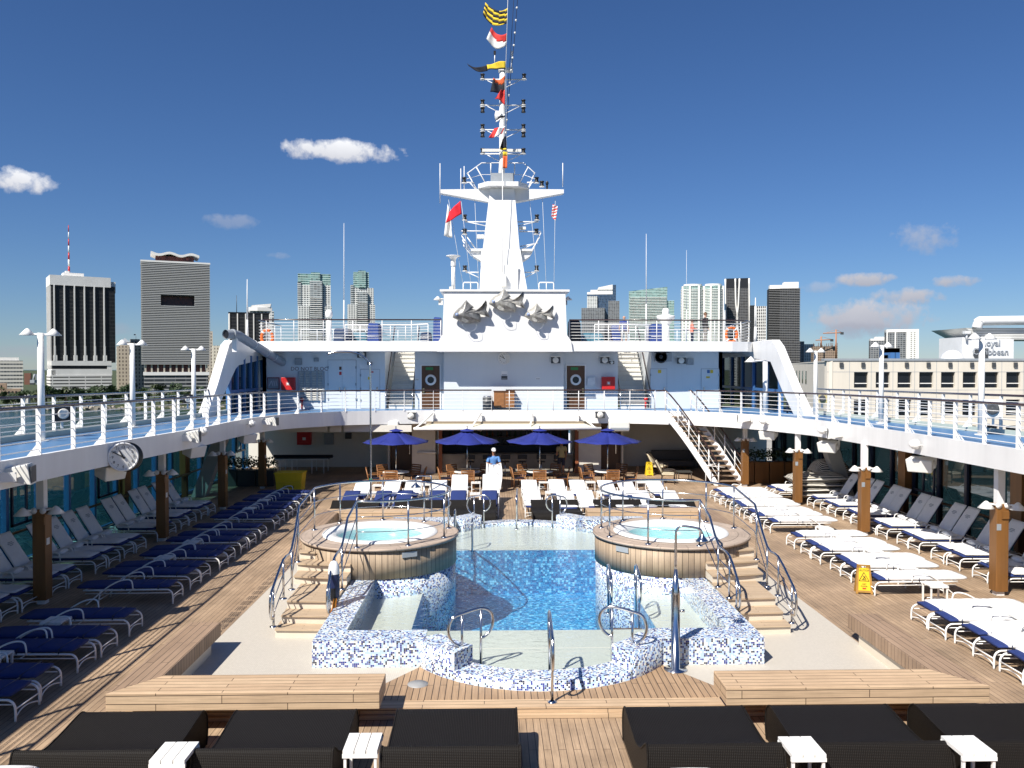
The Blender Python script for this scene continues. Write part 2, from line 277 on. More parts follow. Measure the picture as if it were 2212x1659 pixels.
# ------------------------------------------------------------------ mesh builder and scene bookkeeping
class MB:
    def __init__(s): s.v = []; s.f = []; s.uv = []; s.sm = []; s.mi = []
    def add(s, vs, fs, smooth=False, uvs=None, mi=0):
        o = len(s.v); s.v += [Vector(p) for p in vs]
        for i, f in enumerate(fs):
            s.f.append(tuple(o+k for k in f)); s.sm.append(smooth); s.uv.append(uvs[i] if uvs else None); s.mi.append(mi)
        return s
    def box(s, x0, x1, y0, y1, z0, z1, mi=0, M=None):
        p = [(x0,y0,z0),(x1,y0,z0),(x1,y1,z0),(x0,y1,z0),(x0,y0,z1),(x1,y0,z1),(x1,y1,z1),(x0,y1,z1)]
        if M is not None: p = [M @ Vector(q) for q in p]
        return s.add(p, [(0,3,2,1),(4,5,6,7),(0,1,5,4),(1,2,6,5),(2,3,7,6),(3,0,4,7)], mi=mi)
    def cbox(s, c, d, rz=0.0, rx=0.0, ry=0.0, mi=0):
        M = Matrix.Translation(c) @ Euler((rx, ry, rz)).to_matrix().to_4x4()
        return s.box(-d[0]/2, d[0]/2, -d[1]/2, d[1]/2, -d[2]/2, d[2]/2, mi, M)
    def prism(s, poly, z0, z1, mi=0, M=None):
        n = len(poly); A = sum(poly[i][0]*poly[(i+1)%n][1]-poly[(i+1)%n][0]*poly[i][1] for i in range(n))
        if A < 0: poly = poly[::-1]
        vs = [(x,y,z0) for x,y in poly] + [(x,y,z1) for x,y in poly]
        if M is not None: vs = [M @ Vector(q) for q in vs]
        fs = [tuple(range(n-1,-1,-1)), tuple(range(n,2*n))] + [(i,(i+1)%n,n+(i+1)%n,n+i) for i in range(n)]
        return s.add(vs, fs, mi=mi)
    def tube(s, pts, r, seg=8, closed=False, cap=True, mi=0):
        P = [Vector(p) for p in pts]; n = len(P); rings = []
        rr = r if isinstance(r, (list, tuple)) else [r]*n
        prev = None
        for i in range(n):
            a = P[i-1] if (i > 0 or closed) else P[i]; b = P[(i+1)%n] if (i < n-1 or closed) else P[i]
            t = (b-a); t = t.normalized() if t.length > 1e-9 else Vector((0,0,1))
            if prev is None:
                u = t.cross(Vector((0,0,1)));  u = u if u.length > .05 else t.cross(Vector((0,1,0)))
            else: u = prev - t*prev.dot(t)
            u.normalize(); prev = u; w = t.cross(u)
            rings.append([P[i] + (u*math.cos(2*math.pi*k/seg) + w*math.sin(2*math.pi*k/seg))*rr[i] for k in range(seg)])
        vs = [p for ring in rings for p in ring]; fs = []
        for i in range(n if closed else n-1):
            j = (i+1) % n
            for k in range(seg): fs.append((i*seg+k, i*seg+(k+1)%seg, j*seg+(k+1)%seg, j*seg+k))
        s.add(vs, fs, True, mi=mi)
        if cap and not closed:
            o = len(s.v)-n*seg
            s.f += [tuple(o+k for k in range(seg-1,-1,-1)), tuple(o+(n-1)*seg+k for k in range(seg))]; s.sm += [False]*2; s.uv += [None]*2; s.mi += [mi]*2
        return s
    def cyl(s, p0, p1, r0, r1=None, seg=16, mi=0, cap=True): return s.tube([p0, p1], [r0, r0 if r1 is None else r1], seg, cap=cap, mi=mi)
    def lathe(s, prof, c=(0,0,0), seg=24, M=None, mi=0, smooth=True):
        vs = []; fs = []; n = len(prof)
        for k in range(seg):
            a = 2*math.pi*k/seg
            for r, z in prof: vs.append((r*math.cos(a), r*math.sin(a), z))
        for k in range(seg):
            j = (k+1) % seg
            for i in range(n-1): fs.append((k*n+i, j*n+i, j*n+i+1, k*n+i+1))
        T = Matrix.Translation(c) @ (M if M is not None else Matrix())
        return s.add([T @ Vector(p) for p in vs], fs, smooth, mi=mi)
    def arcwall(s, c, r0, r1, a0, a1, z0, z1, seg=32, mi=0, smooth=True):
        """ring segment with metre UVs running along the arc"""
        n = seg+1; full = abs(abs(a1-a0)-2*math.pi) < 1e-4
        vs = []
        for k in range(n):
            a = a0+(a1-a0)*k/seg; ca, sa = math.cos(a), math.sin(a)
            vs += [(c[0]+r0*ca, c[1]+r0*sa, z0), (c[0]+r1*ca, c[1]+r1*sa, z0), (c[0]+r1*ca, c[1]+r1*sa, z1), (c[0]+r0*ca, c[1]+r0*sa, z1)]
        for k in range(seg):
            o = 4*k; u0 = (a0+(a1-a0)*k/seg); u1 = (a0+(a1-a0)*(k+1)/seg); rm = (r0+r1)/2
            quads = [((o+1,o+5,o+6,o+2), [(u0*r1,z0),(u1*r1,z0),(u1*r1,z1),(u0*r1,z1)], smooth),
                     ((o+4,o,o+3,o+7), [(u1*r0,z0),(u0*r0,z0),(u0*r0,z1),(u1*r0,z1)], smooth),
                     ((o+3,o+2,o+6,o+7), [(u0*rm,r0),(u0*rm,r1),(u1*rm,r1),(u1*rm,r0)], False),
                     ((o+4,o+5,o+1,o), [(u1*rm,r0),(u1*rm,r1),(u0*rm,r1),(u0*rm,r0)], False)]
            for q, uvq, sm in quads:
                base = len(s.v) if False else 0
                s.f.append(q); s.uv.append(uvq); s.sm.append(sm); s.mi.append(mi)
        off = len(s.v)
        for i in range(len(s.f)-4*seg, len(s.f)): s.f[i] = tuple(off+k for k in s.f[i])
        s.v += [Vector(p) for p in vs]
        if not full:
            s.f += [(off, off+1, off+2, off+3), tuple(off+4*seg+k for k in (3,2,1,0))]; s.uv += [None]*2; s.sm += [False]*2; s.mi += [mi]*2
        return s
    def loft(s, path, width, thick, seg=14, mi=0, wob=0.0, power=4.0):
        """a cushion: rounded-rectangle section swept along path [(x, z, pitch)] in the local xz plane"""
        rings = []; n = len(path)
        for i, (x, z, a) in enumerate(path):
            e = min(i, n-1-i); k = (.0, .72, .93, 1.0)[min(e, 3)] if n > 6 else (.9 if e == 0 else 1)
            ring = []
            for q in range(seg):
                t = 2*math.pi*q/seg; c, d = math.cos(t), math.sin(t)
                c = math.copysign(abs(c)**(2/power), c); d = math.copysign(abs(d)**(2/power), d)
                kk = k if e > 0 else .55
                y = c*width/2*(1-.04*(1-kk)); h = d*thick/2*kk
                h += wob*(random.random()-.5) if d > .3 else 0
                ring.append((x - math.sin(a)*h, y, z + math.cos(a)*h))
            rings.append(ring)
        vs = [p for r_ in rings for p in r_]; fs = []
        for i in range(n-1):
            for q in range(seg): fs.append((i*seg+q, (i+1)*seg+q, (i+1)*seg+(q+1)%seg, i*seg+(q+1)%seg))
        fs += [tuple(range(seg)), tuple((n-1)*seg+q for q in range(seg-1,-1,-1))]
        return s.add(vs, fs, True, mi=mi)
    def build(s, name, mat, parent=None, bevel=0.0, local=False, seg=2, fix=False):
        me = bpy.data.meshes.new(name)
        off = Vector((0,0,0))
        if parent is not None and not local:
            p = parent
            while p.parent is not None: p = p.parent
            off = Vector(p.location)
        me.from_pydata([tuple(v-off) for v in s.v], [], s.f)
        mats = mat if isinstance(mat, (list, tuple)) else [mat]
        for m in mats: me.materials.append(m)
        if len(me.polygons) == len(s.f):
            me.polygons.foreach_set('use_smooth', s.sm)
            if len(mats) > 1: me.polygons.foreach_set('material_index', s.mi)
            ul = me.uv_layers.new(name='UVMap'); dat = [0.0]*(2*len(me.loops))
            for pi, pg in enumerate(me.polygons):
                cu = s.uv[pi]; nx, ny, nz = (abs(t) for t in pg.normal)
                for q, li in enumerate(pg.loop_indices):
                    if cu: u, v = cu[q]
                    else:
                        co = s.v[me.loops[li].vertex_index]
                        if nz >= nx and nz >= ny: u, v = co.x, co.y
                        elif ny >= nx: u, v = co.x, co.z
                        else: u, v = co.y, co.z
                    dat[2*li] = u; dat[2*li+1] = v
            ul.data.foreach_set('uv', dat)
        if fix:
            bm = bmesh.new(); bm.from_mesh(me); bmesh.ops.recalc_face_normals(bm, faces=bm.faces); bm.to_mesh(me); bm.free()
        me.update()
        o = bpy.data.objects.new(name, me); COL.objects.link(o)
        if parent is not None: o.parent = parent
        if bevel:
            b = o.modifiers.new('bevel', 'BEVEL'); b.width = bevel; b.segments = seg; b.limit_method = 'ANGLE'; b.angle_limit = R(40)
        return o
def thing(name, label, cat, loc=(0,0,0), rz=0.0, group=None):
    o = bpy.data.objects.new(name, None); o.empty_display_size = .2; COL.objects.link(o); o.location = loc; o.rotation_euler = (0,0,rz)
    o['label'] = label; o['category'] = cat
    if group: o['group'] = group
    return o
def tag(o, label, cat, group=None):
    o['label'] = label; o['category'] = cat
    if group: o['group'] = group
    return o
def struct(o): o['kind'] = 'structure'; return o
def kids(o): return [c for c in bpy.data.objects if c.parent is o]
KIDS = {}
def dup(root, loc, rz=None, label=None, group=None, scale=None, skip=()):
    if root.name not in KIDS:
        KIDS[root.name] = [(c, kids(c)) for c in kids(root)]
    r = root.copy(); COL.objects.link(r); r.location = loc
    if rz is not None: r.rotation_euler = (0,0,rz)
    if label: r['label'] = label
    if group: r['group'] = group
    if scale is not None: r.scale = scale
    for c, gs in KIDS[root.name]:
        if c.name.split('.')[0] in skip: continue
        d = c.copy(); COL.objects.link(d); d.parent = r
        for g in gs:
            e = g.copy(); COL.objects.link(e); e.parent = d
    return r
def smoothpath(pts, n=6):
    """Catmull-Rom through points"""
    P = [Vector(p) for p in pts]; out = []
    for i in range(len(P)-1):
        p0 = P[max(i-1,0)]; p1 = P[i]; p2 = P[i+1]; p3 = P[min(i+2,len(P)-1)]
        for k in range(n):
            t = k/n
            out.append(.5*((2*p1)+(p2-p0)*t+(2*p0-5*p1+4*p2-p3)*t*t+(3*p1-p0-3*p2+p3)*t**3))
    out.append(P[-1]); return out
def resample(pts, step):
    P = [Vector(p) for p in pts]; L = [0]
    for a, b in zip(P, P[1:]): L.append(L[-1]+(b-a).length)
    n = max(1, round(L[-1]/step)); out = []; j = 0
    for k in range(n+1):
        d = L[-1]*k/n
        while j < len(P)-2 and L[j+1] < d: j += 1
        t = (d-L[j])/max(1e-9, L[j+1]-L[j]); p = P[j].lerp(P[j+1], min(1,t)); out.append((p, (P[j+1]-P[j]).normalized()))
    return out
def offset2d(pts, d):
    """shift a polyline sideways (left of its direction for d>0)"""
    out = []
    for i, p in enumerate(pts):
        a = pts[max(0,i-1)]; b = pts[min(len(pts)-1,i+1)]; t = Vector((b.x-a.x, b.y-a.y, 0)).normalized()
        out.append(Vector((p.x - t.y*d, p.y + t.x*d, p.z)))
    return out
def lettering(body, size, mat, name, parent, M, depth=.004, align='CENTER'):
    cu = bpy.data.curves.new('lettering', 'FONT'); cu.body = body; cu.size = size; cu.align_x = align; cu.align_y = 'CENTER'; cu.extrude = depth; cu.resolution_u = 2
    t = bpy.data.objects.new('lettering', cu); COL.objects.link(t)
    dg = bpy.context.evaluated_depsgraph_get(); me = bpy.data.meshes.new_from_object(t.evaluated_get(dg))
    bpy.data.objects.remove(t); bpy.data.curves.remove(cu)
    root = parent
    while root.parent is not None: root = root.parent
    me.transform(Matrix.Translation(-Vector(root.location)) @ M)
    me.materials.clear(); me.materials.append(mat)
    o = bpy.data.objects.new(name, me); COL.objects.link(o); o.parent = parent
    return o
FRONT = Matrix(((1,0,0,0),(0,0,-1,0),(0,1,0,0),(0,0,0,1)))      # text plane facing -Y
def facing(c, rz=0.0, tilt=0.0): return Matrix.Translation(c) @ Euler((tilt, 0, rz)).to_matrix().to_4x4() @ FRONT
def railing(name, label, pts, h=1.0, nr=5, step=1.4, curb=True, flat=True, postr=.02, group=None, hand=HANDR, cat='railing', loc=None, brace=True):
    """white post-and-bar railing with a dark varnished handrail; pts are deck-level points"""
    P = [Vector(p) for p in pts]
    t = thing(name, label, cat, loc or tuple(P[0]), 0, group)
    up = lambda z: [p+Vector((0,0,z)) for p in P]
    MB().tube(up(h), .034, 8).build('handrail', hand, t)
    for k in range(nr):
        MB().tube(up(h*(.14+.86*(k)/(nr))), .011, 6).build('rail', WHITE, t)
    for i, (p, d) in enumerate(resample(P, step)):
        n = Vector((-d.y, d.x, 0)); m = MB(); ang = math.atan2(d.y, d.x)
        if flat:
            m.cbox(p+Vector((0,0,h/2-.01)), (.016, .10, h-.03), ang)
            if brace and i % 2: m.prism([(0,0),(.20,0),(0,.24)], -.008, .008, M=Matrix.Translation(p) @ Matrix.Rotation(ang, 4, 'Z') @ Matrix(((0,0,1,0),(1,0,0,.04),(0,1,0,0),(0,0,0,1))))
        else: m.cyl(p, p+Vector((0,0,h-.01)), postr, seg=8)
        m.build('post', WHITE, t)
    return t
# ------------------------------------------------------------------ water, land, hull
SEAZ = -20.0
def waterplane():
    m, nt, b = newmat('bay_water')
    b.inputs['Base Color'].default_value = (.012, .050, .052, 1); b.inputs['Roughness'].default_value = .16; b.inputs['IOR'].default_value = 1.33
    geo = node(nt, 'ShaderNodeNewGeometry')
    n = node(nt, 'ShaderNodeTexNoise'); n.inputs['Scale'].default_value = .55; n.inputs['Detail'].default_value = 8; n.inputs['Roughness'].default_value = .6
    lk(nt, geo.outputs['Position'], n.inputs['Vector'])
    bp = node(nt, 'ShaderNodeBump'); bp.inputs['Strength'].default_value = .8; bp.inputs['Distance'].default_value = .5; lk(nt, n.outputs['Fac'], bp.inputs['Height']); lk(nt, bp.outputs[0], b.inputs['Normal'])
    struct(MB().add([(-9000,-3000,SEAZ),(9000,-3000,SEAZ),(9000,12000,SEAZ),(-9000,12000,SEAZ)], [(0,1,2,3)]).build('water', m))
waterplane()
GRASSM = simple('park_grass', (.055, .075, .025), .9, noise=.5, nscale=.05)
ROCKM = simple('shore_rocks', (.30, .27, .22), .9, noise=.4, nscale=.8, bump=.8, bscale=1.5)
m = MB(); shore = [(-2500,540),(-700,520),(-420,512),(-330,505),(-250,509),(-190,500),(-120,505),(0,500),(300,520),(2500,700),(6000,9000),(-6000,9000)]
m.prism(shore, SEAZ-2, -18.4); struct(m.build('land', GRASSM))
m = MB(); random.seed(3)
for i in range(260):
    x = random.uniform(-430, -60); y = 503+random.uniform(-2,5)+ (7 if x < -300 else 0)
    m.cbox((x, y, -19.2+random.random()*.6), (random.uniform(1,2.6), 2, random.uniform(1,2.4)), random.random()*3, random.random())
struct(m.build('shore_rocks', ROCKM))
struct(MB().box(40, 420, 60, 330, SEAZ-2, -17.5).build('quay', simple('quay_concrete', (.35,.34,.32), .9, noise=.2, nscale=.2)))
m = MB(); m.prism([(-13.9,-20),(15.3,-20),(15.3,60),(6,95),(.7,105),(-5,95),(-13.9,60)], SEAZ-3, -1.7); struct(m.build('ship_hull', WHITE))
# ------------------------------------------------------------------ skyline
def site(xl, xr, Y, rz):
    P0 = aty(xl, 800, Y); d = ray(xr, 800); dx, dy = math.cos(rz), math.sin(rz)
    # P0.xy + w*(dx,dy) = EYE.xy + k*d.xy
    ax, ay = P0.x-EYE.x, P0.y-EYE.y
    det = dx*(-d.y) - dy*(-d.x); w = ((-ax)*(-d.y) - (-ay)*(-d.x))/det
    return P0, w
def zz(y, Y): return EYE.z + (795-y)*Y/F_
GR = -18.4
G_DARK = bands('dark_curtain_wall', (.022,.024,.026), (.006,.007,.009), 3.7, .3, 'Y', .5, (.016,.017,.019), 1.6, .2, .5)
G_BAND = bands('slatted_condo', (.34,.34,.34), (.035,.04,.045), 3.4, .34, 'Y', .3, (.2,.2,.2), 9, .04, .6)
G_LOUV = bands('parking_louvers', (.72,.71,.68), (.06,.06,.06), 3.1, .62, 'Y', .7, (.7,.69,.66), 14, .05, .4)
G_GREEN = bands('green_glass', (.46,.60,.56), (.10,.19,.18), 3.6, .34, 'Y', .2, (.25,.36,.33), 4, .1, .5)
G_BLUE = bands('blue_glass', (.10,.14,.20), (.03,.055,.10), 3.8, .16, 'Y', .15, (.08,.12,.17), 3, .12, .5)
G_GRID = bands('condo_grid', (.70,.72,.70), (.10,.12,.13), 3.4, .40, 'Y', .4, (.62,.63,.61), 4.2, .36, .6)
G_GRIDG = bands('grey_grid', (.26,.27,.28), (.06,.07,.08), 3.4, .3, 'Y', .4, (.25,.26,.27), 4.2, .25, .6)
G_FRAME = bands('open_frame', (.20,.20,.20), (.014,.016,.02), 3.7, .24, 'Y', .5, (.12,.12,.12), 5, .12, .9)
G_STONE = bands('limestone_wall', (.50,.45,.37), (.12,.10,.09), 4, .45, 'Y', .8, (.50,.45,.37), 3.2, .6, .4)
G_ROW = bands('white_office', (.68,.65,.58), (.08,.09,.10), 3.5, .6, 'Y', .5, (.6,.58,.5), 2.5, .1, .5)
G_CONC = bands('raw_concrete', (.36,.27,.20), (.05,.035,.03), 3.6, .34, 'Y', .8, (.34,.26,.19), 4, .3, .8)
STONE = simple('stone', (.50,.45,.37), .8, noise=.12, nscale=.1)
G_BAY = bands('condo_bays', (.56,.58,.58), (.10,.13,.14), 3.4, .34, 'Y', .4, (.4,.43,.43), 5, .12, .6)
ROOFW = simple('white_concrete', (.80,.79,.76), .7, noise=.1, nscale=.1)
MURAL = simple('dark_red_soffit', (.12,.035,.025), .4, noise=.8, nscale=.3)
def bld(name, label, xl, xr, Y, rz=0.0, cat='skyscraper', group='buildings of the skyline'):
    P0, w = site(xl, xr, Y, rz)
    t = thing(name, label, cat, (P0.x, P0.y, GR), rz, group); t['w'] = w
    return t, w, (lambda y: zz(y, Y)-GR)
def part(t, name, mat, *boxes):
    m = MB()
    for b in boxes: m.box(*b)
    return m.build(name, mat, t, local=True)
# dark tower with white fins and a red-white mast
t, w, z = bld('office_tower', 'dark glass tower with white vertical fins and a red and white mast on its roof', 112, 250, 800, R(33)); del t['w']
D = 34; zt = z(602); zp = z(783); zb = z(806)
part(t, 'glass_body', G_DARK, (0, w, 0, D, zp, zt-6))
part(t, 'roof_band', ROOFW, (-1, w*.93, -1, D+1, zt-7, zt+2.5), (w*.93, w+1, 3, D, zt-12, zt-1))
part(t, 'penthouse', ROOFW, (w*.2, w*.52, 6, 22, zt+2.5, zt+6), (w*.24, w*.30, 9, 15, zt+6, zt+8))
part(t, 'podium', G_LOUV, (-1.5, w*.93, -1.6, D, 0, zb-2)); part(t, 'podium_top', ROOFW, (0, w*.94, -1, D, zb-2, zb+4), (-.4, w*.93, -1.2, D, zp-3, zp+1.5), (-1, 3, -1, D, 0, zb+3), (w*.86, w*.93, -.9, D, zb, zp-3))
part(t, 'dark_storey', G_DARK, (.4, w*.9, -.4, D, zb+4, zp-3))
for k in range(6):
    x = w*(.035+k*.155); m = MB(); m.box(x, x+1.1, -1.3, 0, zp+1.5, zt-7); m.prism([(x-.7,-1.2),(x+2.6,-1.2),(x+2.6,.2),(x-.7,.2)], zp+1.4, zp+7); m.prism([(x-.1,-1.25),(x+1.5,-1.25),(x+1.5,.2),(x-.1,.2)], zp+7, zp+16); m.build('fin', ROOFW, t, local=True)
for k in range(4):
    y = 2+k*9; m = MB(); m.box(-1.2, 0, y, y+2.2, zp-6, zt-7); m.build('fin', ROOFW, t, local=True)
zm = z(484); x = w*.30; m1 = MB(); m2 = MB()
for k in range(7):
    a = zt+6+(zm-zt-6)*k/7; b = zt+6+(zm-zt-6)*(k+1)/7
    MB().cyl((x,12,a),(x,12,b), .95-k*.09, .86-k*.09, 8).build('mast_section', RED if k%2==0 else ROOFW, t, local=True)
# slatted condo with wavy roof
t, w, z = bld('condo_tower', 'grey tower of thin horizontal slabs with a red recess and a wavy white roof', 309, 452, 760, R(23)); del t['w']
D = 30; zt = z(568); z1 = z(787); z2 = z(806); za, zc = z(659), z(638)
x1, x2 = w*.27, w*.78
part(t, 'glass_body', G_BAND, (0, w, 0, D, z1, za), (0, x1, 0, D, za, zc), (x2, w, 0, D, za, zc), (0, w, 0, D, zc, zt), (x1, x2, 8, D, za, zc))
m = MB()
nfl = 58
for k in range(nfl):
    zz_ = z1+(zt-z1)*k/nfl
    if za < zz_ < zc: m.box(-1.2, x1, -1.2, D, zz_, zz_+.75); m.box(x2, w+1.2, -1.2, D, zz_, zz_+.75)
    else: m.box(-1.2, w+1.2, -1.2, D, zz_, zz_+.75)
o = m.build('slabs', simple('slab_edge', (.42,.42,.41), .7), t, local=True)
part(t, 'recess_lining', MURAL, (x1+.2, x2-.2, 7.4, 7.9, za+.2, zc-.2))
part(t, 'crown', MURAL, (w*.2, w*.78, 5, D-4, zt, zt+6.5))
m = MB(); n = 24
for k in range(n):
    xa = w*(.13+.73*k/n); xb = w*(.13+.73*(k+1)/n); h = lambda q: zt+6.6+1.1*math.sin(q/w*19)+1.2*(1-q/w)
    m.add([(xa,1,h(xa)),(xb,1,h(xb)),(xb,D,h(xb)),(xa,D,h(xa)),(xa,1,h(xa)+2),(xb,1,h(xb)+2),(xb,D,h(xb)+2),(xa,D,h(xa)+2)], [(0,3,2,1),(4,5,6,7),(0,1,5,4),(2,3,7,6)] + ([(3,0,4,7)] if k==0 else []) + ([(1,2,6,5)] if k==n-1 else []))
m.build('wavy_roof', ROOFW, t, local=True)
part(t, 'parapet', ROOFW, (-1.4, w+1.4, -1.4, D+1, zt, zt+1.6))
part(t, 'lobby', MURAL, (3, w-3, 3, D, z2, z1)); m = MB()
for k in range(11): m.cbox((2+k*(w-4)/10, 1, (z1+z2)/2), (1.4, 1.4, z1-z2))
m.build('columns', STONE, t, local=True)
part(t, 'podium', G_BAND, (1, w-1, 0, D, 0, z2)); part(t, 'podium_slab', ROOFW, (.4, w, -.8, D, z2-2, z2+1))
# old courthouse-like tower
t, w, z = bld('stone_tower', 'old limestone tower with a grey pyramid roof between the two big towers', 253, 283, 900, R(26), 'tower'); del t['w']
part(t, 'body', G_STONE, (0, w, 0, 16, 0, z(748))); m = MB(); zt = z(748)
m.prism([(w*.2,2),(w*.98,2),(w*.98,14),(w*.2,14)], zt, zt+4); m.build('lantern', STONE, t, local=True)
m = MB(); m.add([(w*.18,1,zt+4),(w,1,zt+4),(w,15,zt+4),(w*.18,15,zt+4),(w*.59,8,z(730))], [(0,1,4),(1,2,4),(2,3,4),(3,0,4),(3,2,1,0)]); m.build('pyramid_roof', GREYP, t, local=True)
t, w, z = bld('stone_block', 'limestone block with tall window slots and a small flag, right beside the pyramid roof', 281, 312, 880, R(26), 'building'); del t['w']
part(t, 'body', G_STONE, (0, w, 0, 18, 0, z(740))); part(t, 'setback', G_STONE, (w*.05, w*.7, 2, 14, z(740), z(733))); 
m = MB(); m.cyl((w*.45,6,z(733)),(w*.45,6,z(722)), .15, seg=6); m.build('flagpole', GREYP, t, local=True); MB().box(w*.3, w*.44, 6, 6.1, z(724.5), z(722)).build('flag', NAVYF, t, local=True)
# low office at far left, tan building in front
t, w, z = bld('office_block', 'long low white office with dark window rows at the left edge', -40, 50, 780, R(30), 'building'); del t['w']
part(t, 'body', G_ROW, (0, w, 0, 20, 0, z(779))); part(t, 'roof_plant', ROOFW, (2, w*.9, 3, 16, z(779), z(772)))
t, w, z = bld('tan_building', 'low salmon coloured building in front of the long white office', -40, 48, 690, R(28), 'building'); del t['w']
part(t, 'body', simple('tan_stucco', (.42,.30,.21), .8, noise=.15, nscale=.2), (0, w*.96, 0, 14, 0, z(840)), (0, w*.6, 2, 14, 0, z(828)))
for k in range(9): MB().box(w*(.1+k*.09), w*(.14+k*.09), -.15, 0, z(838) if k < 5 else z(850), z(832) if k < 5 else z(845)).build('window', BLACK, t, local=True)
t, w, z = bld('kiosk', 'flat grey wall block low on the shore at the far left', 28, 60, 560, R(20), 'building'); del t['w']
part(t, 'body', ROOFW, (0, w, 0, 8, 0, z(853)))
for xa, xb, yt, lab, mt in ((52, 66, 806, 'small red brick block far off between the white office and the finned tower', simple('brick_red', (.20,.09,.06), .8)), (64, 72, 818, 'tiny dark shed beneath the distant harbour crane', DGREY), (77, 86, 808, 'small grey block just left of the finned tower', GREYP)):
    t, w, z = bld('distant_block', lab, xa, xb, 1200, R(20), 'building'); del t['w']; part(t, 'body', mt, (0, w, 0, 10, 0, z(yt)))
t = thing('harbour_crane', 'faint leaning crane boom far off left of the finned tower', 'crane', tuple(aty(72, 820, 1150)))
MB().tube([tuple(aty(71, 826, 1150)), tuple(aty(75, 808, 1150))], 1.2, 6).build('boom', GREYP, t); MB().cbox(tuple(aty(72, 824, 1150)), (6,6,4)).build('cabin', GREYP, t)
# between slatted tower and ship
t, w, z = bld('tan_tower', 'narrow tan slab just behind the slatted tower', 446, 460, 1050, R(20)); del t['w']; part(t, 'body', G_STONE, (0, w, 0, 20, 0, z(716)))
t, w, z = bld('white_hotel', 'pale stone hotel with small square windows left of the white leg', 459, 489, 1000, R(20), 'building'); del t['w']
part(t, 'body', bands('hotel_wall', (.66,.62,.52), (.16,.14,.12), 4, .5, 'Y', .8, (.66,.62,.52), 3.4, .6, .3), (0, w, 0, 20, 0, z(747)))
t, w, z = bld('finned_office', 'black office block with thin white fins behind the left walkway railing', 496, 583, 900, R(16)); del t['w']
zt = z(678); part(t, 'body', G_DARK, (0, w, 0, 24, 0, zt)); m = MB()
for k in range(6): m.box(w*k/5-.5, w*k/5+.6, -1, 0, 0, zt)
m.build('fins', ROOFW, t, local=True); part(t, 'side_wall', ROOFW, (-1, -.2, 0, 24, 0, zt)); part(t, 'roof_rail', BLACK, (-1, w, -.5, 24, zt, zt+1.5))
m = MB(); m.cyl((w*.18,6,zt),(w*.18,6,z(638)), .4, .2, 6); m.build('antenna', DGREY, t, local=True)
t, w, z = bld('curved_condo', 'beige tower with a curved roof behind the black finned block', 514, 592, 1000, R(14)); del t['w']
zt = z(684); part(t, 'body', G_GRID, (w*.25, w, 0, 26, 0, z(672))); part(t, 'lower_wing', ROOFW, (0, w*.5, 2, 24, 0, zt))
m = MB(); m.prism([(w*.3,0),(w*.55,-3),(w*.95,0),(w*.95,24),(w*.3,24)], z(672), z(664)); m.build('crown', ROOFW, t, local=True)
m = MB(); m.add([(w*.35,-1,z(664)),(w*.9,-1,z(664)),(w*.9,22,z(664)),(w*.35,22,z(664)),(w*.4,-1,z(660)),(w*.93,-1,z(656)),(w*.93,22,z(656)),(w*.4,22,z(660))], [(0,3,2,1),(4,5,6,7),(0,1,5,4),(1,2,6,5),(2,3,7,6),(3,0,4,7)]); m.build('curved_roof', ROOFW, t, local=True)
# twin condo towers
for lab, xl, xr, ysh, yw, yt, Y, up in (('white and green condo tower with a glass crown, the wider of the twin pair', 644, 715, 661, 616, 591, 1350, (0, 1)), ('slim white and green condo tower with stepped glass top left of the mast', 752, 809, 658, 622, 587, 1450, (.12, .98))):
    t, w, z = bld('condo_tower', lab, xl, xr, Y, R(12)); del t['w']
    a, b = w*up[0], w*up[1]; u = w
    part(t, 'lower_block', G_GRID, (0, u*.34, 0, 24, 0, z(ysh)), (u*.76, u*1.03, 0, 24, 0, z(ysh)))
    part(t, 'shaft', G_GRID, (a, b, 2, 24, 0, z(yw)))
    part(t, 'bay', G_BAY, (u*.36, u*.74, -3, 2, 0, z(yw-8 if xl < 700 else yw+10)))
    part(t, 'glass_corner', G_BAY, (a-.5, u*.10+a, 1, 20, z(ysh), z(yw-6)))
    part(t, 'crown', G_GREEN, (a+ (0 if xl < 700 else u*.1), b-(0 if xl < 700 else u*.18), 3, 22, z(yw), z(yt+1)), (u*.4, u*.68, 0, 20, z(yw), z(yt-2)))
    m = MB()
    for k in range(40): m.box(u*.36, u*.74, -4.2, -3, 4+k*3.4, 4.9+k*3.4) if 4.9+k*3.4 < z(yw) else None
    m.build('balconies', ROOFW, t, local=True)
# right of the mast
t, w, z = bld('blue_tower', 'blue glass tower with a swooping white roof, first right of the mast', 1268, 1329, 2000, R(-7)); del t['w']
part(t, 'shaft', G_BLUE, (0, w, 0, 40, 0, z(636))); part(t, 'curved_bay', G_GRID, (0, w*.36, -5, 0, 0, z(640)))
part(t, 'lower_block', G_GRIDG, (-w*.2, w*.62, -14, 0, 0, z(666)), (w*.75, w*1.14, -10, 20, 0, z(651)))
m = MB(); m.prism([(0,0),(w*.95,0),(w*.95,30),(0,30)], z(636), z(631)); m.prism([(w*.12,2),(w*.9,2),(w*.9,26),(w*.12,26)], z(631), z(626)); m.build('roof_terrace', ROOFW, t, local=True)
m = MB(); m.add([(w*.36,0,z(626)),(w*.9,0,z(626)),(w*.9,24,z(626)),(w*.36,24,z(626)),(w*.40,0,z(621)),(w*.9,0,z(615)),(w*.9,24,z(615)),(w*.40,24,z(621))], [(0,3,2,1),(4,5,6,7),(0,1,5,4),(1,2,6,5),(2,3,7,6),(3,0,4,7)]); m.build('swooping_roof', ROOFW, t, local=True)
part(t, 'edge_fin', G_BLUE, (w*.9, w*1.02, -1, 30, z(651), z(616)))
